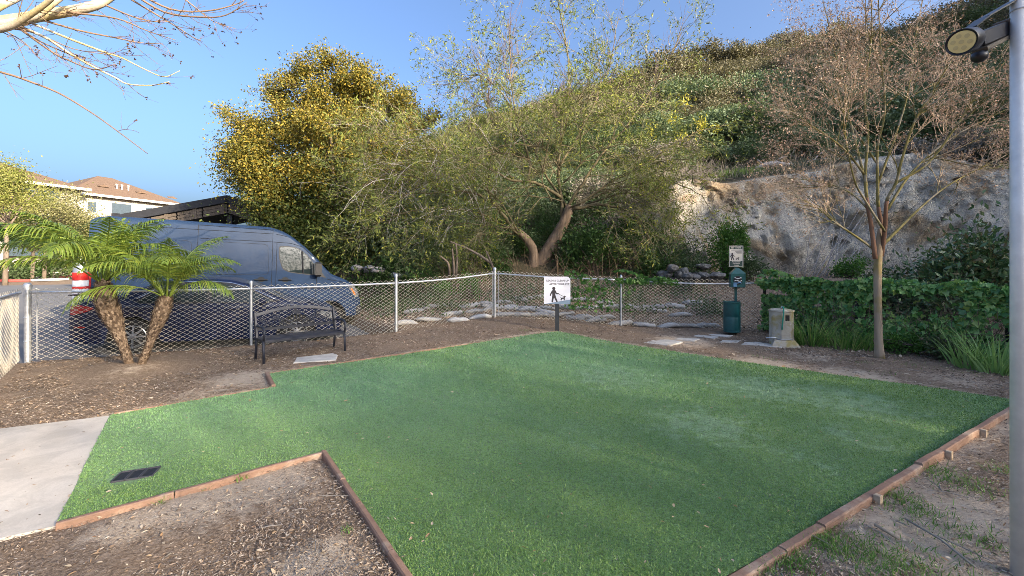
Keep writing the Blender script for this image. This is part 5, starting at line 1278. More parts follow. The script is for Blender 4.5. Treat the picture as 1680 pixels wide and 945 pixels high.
gr = sprout(rng, [lim[k] for k in (0, 6, 7, 12, 19)], 8, 2.0, .013, 60, 8, grav=.15, up=.3, wob=.14, f0=.25, r1=.3); gr += sprout(rng, gr, 3, .8, .006, 50, 6, grav=.12, wob=.16, f0=.25, r1=.4)
tubes_obj("drooping_branch", gr, simple("olive drooping branch", (.28, .25, .11), .85, var=.3, sc=2), t, 5, "stuff")
ut = sprout(rng, [lim[k] for k in (1, 3, 6, 8, 9, 13, 14)], 16, 1.9, .012, 30, 7, up=.35, wob=.09, f0=.35, r1=.3); ut += sprout(rng, ut, 5, .9, .006, 30, 6, up=.3, wob=.10, f0=.15, r1=.4)
tubes_obj("upright_twig", ut, simple("purple brown twig", (.14, .10, .085), .85, var=.3, sc=2), t, 4, "stuff")
m_wleaf = leafmat("narrow willow leaves", [(.075, .10, .03), (.11, .145, .04), (.155, .195, .055), (.22, .255, .065), (.36, .35, .07)], .28, .6, spec=.08)
pl_, dl = on_twigs(rng, b3_ + b2_, 54000); pl_ += rng.normal(size=pl_.shape) * .02
V, Fq = leaves_np(pl_, .13, .22, rng, dl * .9, wob=.7); link("foliage", mesh_np("foliage", V, Fq, m_wleaf), t, "stuff")

yl = []
for px, py, n_ in ((1150, 205, 90), (1105, 195, 40), (1120, 225, 40), (1175, 210, 30), (1128, 165, 40), (1070, 215, 30)):
    q = np.array(tuple(at(px, py, D - .6))) - off; yl.append(q + rng.normal(size=(n_, 3)) * .13)
V, Fq = leaves_np(np.vstack(yl), .15, .28, rng, wob=1); link("yellow_foliage", mesh_np("yellow_foliage", V, Fq, leafmat("bright yellow leaves", [(.40, .38, .05), (.55, .48, .08)], .45)), t, "stuff")  # brighter yellow leaf clusters placed at the right of the crown

# ---- golden oak behind the van
rng = np.random.default_rng(23)
bp = P(556, 456); bp = Vector((at(556, 456, 18.3).x, 18.3, g1(at(556, 456, 18.3).x, 18.3))); D = 18.3
t = thing("oak_tree", "dense rounded oak with golden top leaves rising behind the van", "tree", tuple(bp)); off = np.array(tuple(bp))
pts = pathpts([(556, 462), (555, 430), (553, 390), (545, 340)], D, D) - off; m = MB(); m.tube([tuple(q) for q in pts], list(taper(pts, .27, .2)), 12); m.obj("trunk", m_bark, t, smooth=True)
LO = [([(548, 360), (500, 290), (450, 240), (395, 205)], 0, -.8, .14), ([(546, 350), (530, 260), (520, 190), (515, 140)], 0, .4, .14), ([(548, 350), (600, 280), (640, 220), (655, 180)], 0, .6, .13), ([(548, 365), (480, 330), (420, 300), (365, 270)], 0, -1.0, .11),
      ([(550, 360), (590, 310), (640, 290), (690, 270)], 0, -.6, .11), ([(548, 345), (560, 250), (585, 180), (600, 140)], 0, 1.6, .12), ([(546, 355), (500, 260), (460, 190), (440, 160)], .2, 1.8, .11), ([(550, 380), (480, 380), (430, 365)], 0, -.8, .07), ([(552, 380), (600, 370), (650, 360)], 0, -.9, .07), ([(548, 345), (545, 260), (540, 200)], -.2, -2.4, .1), ([(560, 250), (600, 190), (625, 150)], .2, .4, .07), ([(550, 300), (548, 200), (550, 128)], 0, -.3, .07), ([(550, 300), (575, 200), (598, 138)], -.3, -.6, .07), ([(540, 300), (515, 200), (505, 140)], -.3, -.9, .07), ([(560, 240), (570, 170), (560, 115)], .2, -.4, .07), ([(600, 280), (650, 240), (700, 225)], -.2, .5, .07), ([(530, 260), (490, 190), (480, 135)], 0, -.8, .07), ([(580, 300), (640, 260), (670, 200)], .2, 1.2, .07), ([(548, 330), (600, 240), (640, 170)], -.4, -1.6, .08)]
lim = []
for pl, d0, d1, r in LO:
    q = pathpts(pl, D + d0, D + d1) - off; rd = taper(q, r, r * .3); lim.append((q, rd)); m = MB(); m.tube([tuple(z) for z in q], list(rd), 7); m.obj("limb", m_bark, t, smooth=True)
b1_ = sprout(rng, lim, 13, 1.7, .03, 55, 5, up=.1, f0=.15); b2_ = sprout(rng, b1_, 9, .8, .012, 48, 4, up=.08, f0=.25)
tubes_obj("branchwork", b1_ + b2_, m_twig, t, 3, "stuff")
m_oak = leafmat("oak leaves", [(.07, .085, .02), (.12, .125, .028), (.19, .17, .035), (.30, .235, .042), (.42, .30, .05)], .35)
m_oak_shade = leafmat("oak shade tone leaves", [(.035, .06, .016), (.06, .09, .024), (.10, .125, .03), (.16, .16, .035)], .3)  # darker copy of oak leaves: inner and lower crown shade put into colour
pl_, dl = on_twigs(rng, b2_, 135000); pl_ += rng.normal(size=pl_.shape) * .13
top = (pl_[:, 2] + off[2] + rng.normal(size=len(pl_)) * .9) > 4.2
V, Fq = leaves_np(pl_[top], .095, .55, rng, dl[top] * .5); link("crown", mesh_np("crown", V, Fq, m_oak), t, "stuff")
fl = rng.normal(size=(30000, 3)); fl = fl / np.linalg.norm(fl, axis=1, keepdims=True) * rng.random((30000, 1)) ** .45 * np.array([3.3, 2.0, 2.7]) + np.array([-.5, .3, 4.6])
fl = fl[(fbm(fl * .9, 3, 5) > -.25)]; V, Fq = leaves_np(fl, .115, .55, rng); link("inner_crown", mesh_np("inner_crown", V, Fq, m_oak_shade), t, "stuff")
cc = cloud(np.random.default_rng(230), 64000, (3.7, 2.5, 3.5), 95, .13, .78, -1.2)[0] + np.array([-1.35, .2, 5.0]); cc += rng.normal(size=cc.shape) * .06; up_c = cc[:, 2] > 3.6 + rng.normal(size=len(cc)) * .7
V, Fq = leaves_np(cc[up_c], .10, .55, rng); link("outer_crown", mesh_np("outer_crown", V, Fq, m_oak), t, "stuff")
V, Fq = leaves_np(cc[~up_c], .11, .55, rng); link("shaded_crown", mesh_np("shaded_crown", V, Fq, m_oak_shade), t, "stuff")
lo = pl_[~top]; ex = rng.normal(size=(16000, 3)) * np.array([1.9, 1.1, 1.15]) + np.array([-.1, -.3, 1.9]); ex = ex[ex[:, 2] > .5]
V, Fq = leaves_np(np.vstack([lo, ex]), .115, .55, rng); link("lower_crown", mesh_np("lower_crown", V, Fq, m_oak_shade), t, "stuff")

# ---- overhanging bare tree at top left
rng = np.random.default_rng(24)
t = thing("overhanging_tree", "bare yellow-barked tree reaching into the sky at the top left", "tree", (-5.75, 3.7, 0)); off = np.array((-5.75, 3.7, 0))
m_yb = barkmat("yellow grey bark", (.30, .24, .10), (.48, .40, .24), 5, .2, .3, (.42, .37, .30))
m_rb = simple("warm brown twig", (.20, .13, .085), .8, var=.35, sc=2)
tr_ = cr(np.array([(0, 0, -.1), (.05, .05, 1.4), (-.05, .1, 2.8), (.25, .2, 3.75)]), 5); m = MB(); m.tube([tuple(q) for q in tr_], list(taper(tr_, .16, .10)), 12); m.obj("trunk", m_yb, t, smooth=True)
s0 = np.array((-5.5, 3.9, 3.75)) - off
def lm(pl, d0, d1, r, r1=.3, mt=None, name="limb", root=True):
    q = pathpts(pl, d0, d1) - off
    m = MB(); rd = taper(q, r, r * r1); m.tube([tuple(z) for z in q], list(rd), 8); m.obj(name, mt or m_yb, t, smooth=True); return (q, rd)
big = [lm([(-140, 60), (-60, 50), (0, 38), (60, 27), (145, 12), (185, -8), (240, -60)], 3.9, 4.3, .075, .35), lm([(-140, 60), (-60, 40), (0, 8), (40, -12), (90, -60)], 3.9, 4.5, .06, .4), lm([(-60, 48), (0, 40), (55, 28), (85, 8), (110, -10)], 3.9, 4.0, .04, .4), lm([(-100, 55), (0, 48), (40, 30), (80, 2), (100, -20)], 3.9, 3.7, .035, .4)]
TW = [([(-160, 80), (0, 118), (60, 138), (95, 152), (130, 172), (165, 195), (210, 228), (242, 252)], 3.8, 4.1, .011), ([(20, 38), (75, 62), (110, 85), (150, 108), (190, 128), (210, 138), (250, 140), (278, 134)], 4, 4.3, .013), ([(25, 42), (85, 85), (115, 100), (155, 114), (190, 105)], 4, 3.7, .010),
      ([(45, 35), (110, 62), (170, 85), (200, 95), (240, 115), (270, 126), (295, 116)], 4, 4.5, .012), ([(60, 30), (130, 50), (190, 62), (230, 70), (268, 72)], 4.1, 4.6, .011), ([(110, 20), (190, 30), (240, 50), (288, 66)], 4.1, 4.3, .010), ([(165, 5), (220, 28), (260, 36), (285, 34)], 4.2, 4.4, .009),
      ([(200, -10), (250, 20), (280, 38), (315, 60), (332, 68)], 4.2, 4.6, .010), ([(220, -15), (280, 15), (340, 18), (390, 6), (405, -5)], 4.2, 4.5, .011), ([(210, -15), (270, 20), (330, 28), (370, 25), (405, 4)], 4.2, 4.2, .011), ([(280, -20), (320, 12), (350, 35), (388, 48)], 4.3, 4.6, .008), ([(30, 45), (70, 70), (140, 100), (165, 112)], 4, 4.2, .008), ([(0, 45), (40, 70), (60, 92), (72, 100)], 4, 3.8, .006), ([(10, 45), (60, 55), (120, 80), (180, 90)], 4, 4.4, .009)]
tw = [lm(*q, mt=m_rb if q[3] < .0115 else m_yb, name="branch") for q in TW]
s1 = sprout(rng, tw, 7, .34, .0035, 38, 5, up=.02, wob=.14, f0=.2, r1=.5); s2 = sprout(rng, s1, 2, .14, .002, 40, 4, wob=.16, f0=.2, r1=.6); s3 = sprout(rng, big, 9, .5, .005, 45, 5, wob=.12, f0=.3); s4 = sprout(rng, s3, 3, .2, .0025, 40, 4, f0=.2)
tubes_obj("twig_mass", s1 + s2 + s3 + s4, m_rb, t, 3, "stuff")
tips = np.array([q[0][-1] for q in s1 + s2 if rng.random() < .3]); pS = np.repeat(tips, 4, 0) + rng.normal(size=(len(tips) * 4, 3)) * .006
V, Fq = leaves_np(pS, .02, .9, rng); link("seed_pod", mesh_np("seed_pod", V, Fq, leafmat("dark seed pods", [(.05, .03, .02), (.12, .07, .05)], 0)), t, "stuff")

# ------------------------------------------------------------------ palms
rng = np.random.default_rng(31)
m_frond = leafmat("palm leaflets", [(.10, .17, .025), (.155, .23, .035), (.22, .29, .045), (.32, .35, .06)], .35, .4, spec=.5)
m_trunkp = barkmat("palm trunk fibre", (.07, .045, .028), (.17, .12, .08), 14, .6, .8)
m_scale = leafmat("palm leaf bases", [(.035, .022, .014), (.075, .05, .033), (.14, .10, .07), (.24, .18, .13), (.055, .037, .024)], 0, .85)
def frond_mesh(L, droop, elev, nl, rng, twist=0):
    """pinnate frond leaving the origin towards +x"""
    K = 14; p = [np.zeros(3)]; a = elev
    for k in range(1, K): a -= droop / (K - 1) * (0.35 + 1.3 * k / K); p.append(p[-1] + np.array([math.cos(a), 0, math.sin(a)]) * L / (K - 1))
    p = np.array(p); Vr, Qr = tubes_np(p[None], np.linspace(.012, .002, K)[None], 4); Vl = []; Fl = []; b_ = 0
    for k in range(nl):
        f = .24 + .76 * k / (nl - 1)
        for sg in (-1, 1):
            q, d = along(p, min(f + rng.uniform(-.006, .006), .999)); ll = L * .30 * (math.sin(min(1, (f + .05) * 1.05) * math.pi) ** .6 * .85 + .18) * rng.uniform(.85, 1.15)
            side = np.array([0, sg, 0.]); upv = np.cross(d, side) * sg; fw = .55 + .5 * f
            v = unit(side * .9 + d * fw + np.array([0, 0, .28 + rng.normal() * .07])); w_ = unit(np.cross(v, upv + .3 * side)) * .0085 * rng.uniform(.8, 1.2); pts = [q]
            for s in range(4): v = unit(v + np.array([0, 0, -.24 - .10 * s]) + rng.normal(size=3) * .03); pts.append(pts[-1] + v * ll / 4)
            ws_ = [.6, 1, .9, .6, .05]
            for s in range(5): Vl += [pts[s] - w_ * ws_[s], pts[s] + w_ * ws_[s]]
            for s in range(4): Fl.append((b_ + 2*s, b_ + 2*s + 1, b_ + 2*s + 3, b_ + 2*s + 2))
            b_ += 10
    V, Fq = join_np([(Vr, Qr), (np.array(Vl), np.array(Fl))]); return mesh_np("frond", V, Fq, m_frond)
fr_new = [frond_mesh(1.0, .5, 1.35, 30, rng) for _ in range(2)]; fr_up = [frond_mesh(1.45, 1.25, 1.3, 44, rng) for _ in range(3)]; fr_mid = [frond_mesh(1.6, 1.7, 1.05, 46, rng) for _ in range(3)]; fr_low = [frond_mesh(1.4, 1.8, .7, 42, rng) for _ in range(3)]
base = P(222, 606)
def palm(tr_px, radii, label, crown_s, seed, counts):
    rng = np.random.default_rng(seed); t = thing("palm_tree", label, "palm", tuple(base), group=None); off = np.array(tuple(base)); dd_ = base.y
    pts = pathpts(tr_px, dd_, dd_ + .05) - off; n = len(pts); rad = np.interp(np.linspace(0, 1, n), *zip(*radii)); m = MB(); m.tube([tuple(q) for q in pts], list(rad * .92), 16); tk = m.obj("trunk", m_trunkp, t, smooth=True)
    V = []; Fs = []; N = 760; 
    for k in range(N):
        f = .12 + .88 * k / N; q, d = along(pts, f); r = np.interp(f, *zip(*radii)); a = k * 2.39996; s_ = unit(np.cross(d, np.array([0, 1, 0.]))); u_ = np.cross(d, s_); o_ = s_ * math.cos(a) + u_ * math.sin(a); tg = np.cross(d, o_)
        sz = .022 + .24 * r * rng.uniform(.35, 1.0); a += rng.normal() * .25; w_ = tg * sz * .42 * rng.uniform(.7, 1.2); c = q + o_ * r * .9; up = d * sz; b_ = len(V); jt = rng.uniform(.1, .8)
        V += [c - w_, c + w_, c + up + o_ * sz * jt + w_ * .55, c + up + o_ * sz * jt - w_ * .55, c + up * .75 - o_ * .01]; Fs += [(b_, b_+1, b_+2, b_+3)]; Fs.append((b_+3, b_+2, b_+4, b_+4))
    Fq = np.array([f for f in Fs if f[2] != f[3]]); Ft = np.array([f[:3] for f in Fs if f[2] == f[3]])
    link("leaf_base", mesh_np("leaf_base", np.array(V), [Fq, Ft], m_scale), tk, "stuff")
    # root skirt
    L = []
    for k in range(40):
        a = rng.uniform(0, 6.28); r = radii[0][1]; L.append((np.array([(r * .8 * math.cos(a), r * .8 * math.sin(a), .06), (r * 1.3 * math.cos(a), r * 1.3 * math.sin(a), .02), (r * 2.1 * math.cos(a), r * 2.1 * math.sin(a), -.04)]), np.array([.012, .009, .004])))
    tubes_obj("root", L, m_trunkp, tk, 4, "stuff")
    top, d = along(pts, .999); k = 0
    for lst, cnt, e0 in ((fr_new, counts[0], 0), (fr_up, counts[1], 0), (fr_mid, counts[2], 0), (fr_low, counts[3], 0)):
        for i in range(cnt):
            az = i * 6.283 / cnt + rng.uniform(-.25, .25) + k; me = lst[int(rng.integers(len(lst)))]
            link("frond", me, t, None, tuple(top + np.array([math.cos(az), math.sin(az), 0]) * .05), (rng.uniform(-.15, .15), rng.uniform(-.18, .18), az), crown_s * rng.uniform(.85, 1.15))
        k += .7
    return t
palm([(216, 612), (205, 575), (188, 530), (174, 495), (168, 462)], [(0, .085), (.12, .065), (.33, .064), (.46, .095), (.62, .145), (.85, .155), (1, .095)], "larger palm of the joined pair, leaning left with a stout shaggy trunk", 1.05, 5, (3, 8, 8, 3))
palm([(226, 610), (240, 578), (252, 545), (264, 515), (274, 486)], [(0, .07), (.12, .056), (.38, .052), (.52, .078), (.72, .115), (.9, .11), (1, .065)], "smaller palm of the joined pair, leaning right in front of the car", .85, 6, (2, 7, 6, 3))

# ------------------------------------------------------------------ shrubs with stems
def shrub(label, pos, rad, n, leaf, mat, seed, asp=.45, clumps=16, spread=.28, nm="shrub", stem=True, up=.3, group=None, stem_mat=None, shell=.75):
    rng = np.random.default_rng(seed); t = thing(nm, label, "shrub", tuple(pos), group=group); me, tips = bush_mesh("foliage", rng, rad, n, leaf, mat, asp, clumps, spread, up, shell); link("foliage", me, t, "stuff")
    if stem: link("stem", stems_mesh(rng, tips, stem_mat or m_twig, .018 + .01 * rad[2]), t)
    return t
def onb(px, d): x = (px - CX) / F * d; return (x, d, g1(x, d))
# dark thicket below the willow
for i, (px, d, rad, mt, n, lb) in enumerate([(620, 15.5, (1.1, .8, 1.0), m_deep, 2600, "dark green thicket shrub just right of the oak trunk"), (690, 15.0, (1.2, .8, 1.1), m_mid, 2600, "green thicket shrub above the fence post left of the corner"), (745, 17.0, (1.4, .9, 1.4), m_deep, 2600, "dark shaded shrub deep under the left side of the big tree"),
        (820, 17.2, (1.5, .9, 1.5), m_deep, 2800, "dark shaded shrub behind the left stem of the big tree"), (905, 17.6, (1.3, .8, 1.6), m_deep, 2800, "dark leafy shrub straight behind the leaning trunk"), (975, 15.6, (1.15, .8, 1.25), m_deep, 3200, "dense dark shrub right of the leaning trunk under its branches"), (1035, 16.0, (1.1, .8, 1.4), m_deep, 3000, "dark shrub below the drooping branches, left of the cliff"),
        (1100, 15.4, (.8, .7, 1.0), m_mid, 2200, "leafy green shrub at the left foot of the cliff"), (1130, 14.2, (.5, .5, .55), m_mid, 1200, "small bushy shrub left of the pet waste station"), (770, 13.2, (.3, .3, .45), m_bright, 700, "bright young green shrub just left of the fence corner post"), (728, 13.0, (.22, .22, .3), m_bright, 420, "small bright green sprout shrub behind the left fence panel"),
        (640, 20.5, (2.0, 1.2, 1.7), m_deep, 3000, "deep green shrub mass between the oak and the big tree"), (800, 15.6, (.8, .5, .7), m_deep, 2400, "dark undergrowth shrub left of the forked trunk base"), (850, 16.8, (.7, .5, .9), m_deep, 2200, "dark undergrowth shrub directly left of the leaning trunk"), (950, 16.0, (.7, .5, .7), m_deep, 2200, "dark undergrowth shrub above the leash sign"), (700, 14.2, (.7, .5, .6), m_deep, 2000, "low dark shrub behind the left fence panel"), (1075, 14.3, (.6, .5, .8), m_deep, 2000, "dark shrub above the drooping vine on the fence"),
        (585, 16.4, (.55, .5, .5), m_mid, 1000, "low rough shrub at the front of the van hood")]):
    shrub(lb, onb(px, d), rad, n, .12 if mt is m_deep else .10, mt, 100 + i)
# bank undergrowth: dry stems, low green plants
rng = np.random.default_rng(41); L = []
for k in range(900):
    x = rng.uniform(-3.6, 5.0); y = rng.uniform(13.2, 17.5); z = g1(x, y); l = rng.uniform(.5, 1.6); v = unit(np.array([rng.normal() * .6, rng.normal() * .3, 1.0 if rng.random() < .6 else -.1])); p = [np.array([x, y, z])]
    for s in range(4): v = unit(v + rng.normal(size=3) * .25 - np.array([0, 0, .12])); p.append(p[-1] + v * l / 4)
    L.append((np.array(p), np.linspace(.009, .003, 5)))
tubes_obj("dead_brush", L, simple("dead brush", (.17, .115, .07), .9, var=.35, sc=1.5), None, 3, "stuff")
pts = []
for cx_, cy_, n_, sx in ((-1.9, 11.9, 500, .5), (-2.3, 13.2, 700, .7), (-3.2, 12.4, 500, .6), (3.6, 12.3, 300, .5), (-4.2, 14.5, 900, .7), (5.3, 13.4, 500, .6), (1.5, 13.6, 900, 1.2), (3.5, 13.3, 900, .9), (0, 13.4, 700, .9), (5.6, 12.0, 500, .4)):
    xy = rng.normal(size=(n_, 2)) * sx * .7 + (cx_, cy_); ok_ = inpoly(xy[:, 0], xy[:, 1], BPOLY); xy = xy[ok_]; pts.append(np.concatenate([xy, Gz(xy[:, 0], xy[:, 1])[:, None] + rng.uniform(.02, .35, (len(xy), 1))], 1))
V, Fq = leaves_np(np.vstack(pts), .10, .45, rng, up=.4); link("bank_weed", mesh_np("bank_weed", V, Fq, m_mid), None, "stuff")
xy = np.stack([rng.uniform(-4, 7.5, 6000), rng.uniform(10.6, 15, 6000)], 1); xy = xy[inpoly(xy[:, 0], xy[:, 1], BPOLY)]
V, Fq = leaves_np(np.concatenate([xy, Gz(xy[:, 0], xy[:, 1])[:, None] + .02], 1), .07, .5, rng, wob=1, up=-.3); link("bank_litter", mesh_np("bank_litter", V, Fq, m_chip), None, "stuff")
# dead forked stems and saplings under the willow
for i, (pls, lb, mt) in enumerate([([[(812, 448), (806, 432), (798, 412)], [(806, 432), (775, 412), (738, 396)]], "dead forked grey stem leaning behind the fence corner post", m_bark), ([[(745, 452), (744, 430), (742, 408)], [(748, 452), (750, 425), (748, 400)], [(738, 452), (735, 432), (722, 420)]], "clump of thin upright brown stems left of the corner post", m_bark)]):
    d = 13.4; q0 = P(*pls[0][0]); t = thing("dead_stem", lb, "dead branch", tuple(at(*pls[0][0], d)))
    o_ = np.array(tuple(at(*pls[0][0], d)))
    for pl in pls:
        pts = pathpts(pl, d, d - .3) - o_; m = MB(); m.tube([tuple(q) for q in pts], list(taper(pts, .05, .022)), 7); m.obj("stem", mt, t, smooth=True)

# ------------------------------------------------------------------ sandbags stepped up the bank
m_sack = NT("weathered grey sack"); _b = m_sack.bsdf(Roughness=.95); _f = m_sack.noise(3, 5); _g = m_sack.noise(40, 4)
m_sack.l(m_sack.mix(.4, m_sack.ramp(_f, [(.3, (.24, .235, .235)), (.7, (.44, .44, .45))]), m_sack.ramp(_g, [(.3, (.2, .19, .18)), (.7, (.55, .55, .55))])), _b.inputs['Base Color']); m_sack.bump(_b, _g, .6, .02); m_sack = m_sack.m
def sack_mesh(seed):
    rng = np.random.default_rng(seed); V = []; nu, nv_ = 14, 9
    for i in range(nu + 1):
        u = -1 + 2 * i / nu; e = (1 - abs(u) ** 3.2) ** .5 if abs(u) < 1 else 0.0; e = max(e, .22)
        for j in range(nv_):
            a = 2 * math.pi * j / nv_; c, s = math.cos(a), math.sin(a); V.append((u * .27, math.copysign(abs(c) ** .75, c) * .15 * e, math.copysign(abs(s) ** .8, s) * .085 * e))
    V = np.array(V); V += (fbm(V * 7 + seed * 3, 3, seed)[:, None]) * .034 * np.array([1, 1, 1]); V[:, 2] -= .05 * (V[:, 0] / .27) ** 2 * rng.uniform(-.2, 1)
    i = np.arange(nu)[:, None] * nv_; j = np.arange(nv_)[None]; Q = np.stack([i + j, i + (j + 1) % nv_, i + nv_ + (j + 1) % nv_, i + nv_ + j], -1).reshape(-1, 4)
    caps = np.array([list(range(nv_ - 1, -1, -1)), [nu * nv_ + k for k in range(nv_)]]); return mesh_np("sandbag", V, [Q, caps], m_sack, True)
sacks = [sack_mesh(s) for s in range(6)]
ROWS = [("grey sandbag in the lowest row right behind the fence", [(760, 528), (820, 519), (880, 520), (960, 524), (1030, 524), (1090, 532), (1150, 537)]), ("grey sandbag in the second row up the bank behind the fence", [(695, 480), (735, 492), (790, 505), (850, 504), (910, 508), (960, 515), (1000, 520)]),
        ("grey sandbag in the middle row up the bank behind the fence", [(810, 498), (860, 500), (920, 507), (1000, 506), (1060, 522), (1120, 528)]), ("grey sandbag in the highest row of the stepped bank", [(700, 468), (745, 474), (800, 480), (850, 488), (890, 492), (930, 498), (980, 503), (1030, 508), (1080, 508), (1140, 516)])]
rng = np.random.default_rng(51); kk = 0
for ri, (lb, pl) in enumerate(ROWS):
    yb = {0: .30, 1: .95, 2: 1.45, 3: 2.0}[ri]; off_ = {0: .0, 1: 0, 2: .0, 3: 0}[ri]
    x0, x1 = (pl[0][0] - CX) / F * (11.6 + yb), (pl[-1][0] - CX) / F * (11.2 + yb); x = x0
    while x < x1:
        yf = np.interp(x, [F2[0], F3[0], F4[0], F5[0]], [F2[1], F3[1], F4[1], F5[1]]) + yb + .25 * math.sin(x * 1.3 + ri * 2) + rng.normal() * .04
        an = math.atan2(np.interp(x + .2, [F2[0], F3[0], F4[0], F5[0]], [F2[1], F3[1], F4[1], F5[1]]) - np.interp(x - .2, [F2[0], F3[0], F4[0], F5[0]], [F2[1], F3[1], F4[1], F5[1]]), .4)
        if rng.random() < .97:
            o = link("sandbag", sacks[kk % 6], None, None, (x, yf, g1(x, yf) + .035), (rng.normal() * .08 - .25, rng.normal() * .09, an + rng.normal() * .07), (rng.uniform(1.05, 1.35), .9, rng.uniform(.65, .9))); tag(o, lb, "sandbag", "grey sandbags row %s up the bank" % ("one", "two", "three", "four")[ri]); kk += 1
        x += rng.uniform(.46, .58)
# rocks at the left of the bank and right under the vines
def rock_mesh(seed, mat):
    bm = bmesh.new(); bmesh.ops.create_icosphere(bm, subdivisions=2, radius=.2); rng_ = np.random.default_rng(seed); P_ = np.array([v.co for v in bm.verts]); n_ = fbm(P_ * 5 + seed, 3, seed)
    for v, q in zip(bm.verts, n_): v.co *= 1 + .35 * q; v.co.z *= .6
    me = bpy.data.meshes.new("rock"); bm.to_mesh(me); bm.free(); me.materials.append(mat); return me
m_rock = simple("pale rock", (.27, .26, .27), .9, var=.4, sc=9, bump=.6, bsc=30); m_drock = simple("dark streaked rock", (.12, .115, .11), .85, var=.8, sc=11, bump=.6, bsc=30)
rkA = [rock_mesh(s, m_rock) for s in range(3)]; rkB = [rock_mesh(s + 7, m_drock) for s in range(3)]
for k in range(11):
    px = 588 + k * 11 + rng.normal() * 5; d = 15.3 + rng.normal() * .3; q = at(px, 447 + (k - 5) * 1.6 + rng.normal() * 3, d); o = link("rock", rkA[k % 3], None, None, (q.x, q.y, max(q.z, g1(q.x, q.y))), (0, 0, rng.uniform(0, 6)), (rng.uniform(.8, 1.7), 1, rng.uniform(.6, 1.1))); tag(o, "pale grey rock in the heap beyond the van hood", "rock", "pale rocks beyond the van hood")
for k in range(12):
    px = 1088 + k * 8 + rng.normal() * 4; d = 13.6 + rng.normal() * .2; q = at(px, 450 + rng.normal() * 6, d); o = link("rock", rkB[k % 3], None, None, (q.x, q.y, max(q.z, g1(q.x, q.y) + .03)), (0, 0, rng.uniform(0, 6)), (rng.uniform(.8, 1.4), 1, rng.uniform(.8, 1.3))); tag(o, "dark streaked rock in the low pile left of the waste station", "rock", "dark rocks left of the waste station")
# ------------------------------------------------------------------ ivy on the fences
rng = np.random.default_rng(61)
m_ivy = leafmat("ivy leaves", [(.05, .15, .045), (.10, .26, .07), (.17, .36, .10), (.28, .46, .15), (.34, .44, .12)], .3, .33, spec=.5)
HL = np.array([tuple(F5 + (.12, -.02)), H1, H2, H3]); HT = 1.22
bf = thing("black_fence", "black chain link fence almost hidden under ivy at right", "fence")
for i, q in enumerate([HL[0], .5 * (HL[0] + HL[1]), HL[1], HL[2], HL[3]]):
    m = MB(); z = g1(*q); m.lathe([(.034, -.1), (.034, HT + (.10 if i == 0 else 0)), (.02, HT + (.13 if i == 0 else .02))], 12, Matrix.Translation((q[0], q[1], z))); m.obj("post", m_blackmetal, bf, smooth=True)
m = MB(); m.tube([(q[0], q[1], g1(*q) + HT - .01) for q in HL], .021, 8); m.obj("top_rail", m_blackmetal, bf, smooth=True)
for i in range(3): chain_mesh(HL[i], HL[i+1], HT, g1(*HL[i]), g1(*HL[i+1]), bf, seed=20 + i, mat=m_blackmetal, rad=.003)
def ivy_along(pl, n, h0, h1, thick, size, top_bias=0, nrm=None, dens=None):
    seg = np.linalg.norm(np.diff(pl, axis=0), axis=1); cs = np.concatenate([[0], np.cumsum(seg)]); s = rng.uniform(0, cs[-1], n); x = np.interp(s, cs, pl[:, 0]); y = np.interp(s, cs, pl[:, 1])
    j = np.clip(np.searchsorted(cs, s) - 1, 0, len(seg) - 1); d = (pl[1:] - pl[:-1]) / seg[:, None]; nn = np.stack([d[j, 1], -d[j, 0]], -1)
    hf = rng.random(n) ** (.8 if top_bias else 1); h = h0 + (h1 - h0) * hf + .20 * n2(s, s * 0, 1.1, 3, 7) * (hf > .7)
    bul = (rng.random(n) * .8 + .2 + .9 * n2(s, h * 2, 1.3, 3, 9)) * thick * np.where(rng.random(n) < .8, 1, -1)
    Pn = np.stack([x - nn[:, 0] * -bul, y - nn[:, 1] * -bul, Gz(x, y) + h], -1)
    N_ = np.concatenate([nn, np.full((n, 1), .45)], 1); N_ = np.where((bul > 0)[:, None], N_, N_ * np.array([-1, -1, 1]))
    if dens is not None:
        k = rng.random(n) < dens(s, h); Pn, N_ = Pn[k], N_[k]
    return Pn, N_
t = thing("ivy_hedge", "thick dark green ivy hedge covering the black fence at right", "ivy", (HL[0][0], HL[0][1], 0)); o_ = np.array([HL[0][0], HL[0][1], 0])
Pn, N_ = ivy_along(HL, 9500, .05, 1.24, .15, .1, dens=lambda s, h: np.clip(.62 + .95 * n2(s, h * 1.5, 1.5, 3, 19), .04, 1)); P2, N2 = ivy_along(HL, 1700, 1.12, 1.33, .15, .1)
V, Fq = star_np(np.vstack([Pn, P2]) - o_, .135, rng, np.vstack([N_, N2]), .7); link("foliage", mesh_np("foliage", V, Fq, m_ivy), t, "stuff")
L = []
for k in range(220):
    u = rng.random(); q = HL[0] + (HL[1] - HL[0]) * u if rng.random() < .4 else HL[1] + (HL[2] - HL[1]) * u * 1.0 if rng.random() < .6 else HL[2] + (HL[3] - HL[2]) * u; p = [np.array([q[0], q[1], g1(*q)])]; v = np.array([0, 0, 1.0])
    for s in range(5): v = unit(v + rng.normal(size=3) * .5 + np.array([0, 0, .15])); p.append(p[-1] + v * .22)
    L.append((np.array(p) - o_, np.linspace(.007, .003, 6)))
tubes_obj("vine_stem", L, m_twig, t, 3, "stuff")
t = thing("ivy_vine", "bright green ivy vine hanging on the silver fence right of the leash sign", "ivy", (F4[0], F4[1], 0)); o_ = np.array([F4[0], F4[1], 0])
A4 = F3 + (F4 - F3) * .56; pl = np.array([tuple(A4), tuple(F4), tuple(F4 + (F5 - F4) * .22)]); Lm = np.linalg.norm(pl[1] - pl[0])
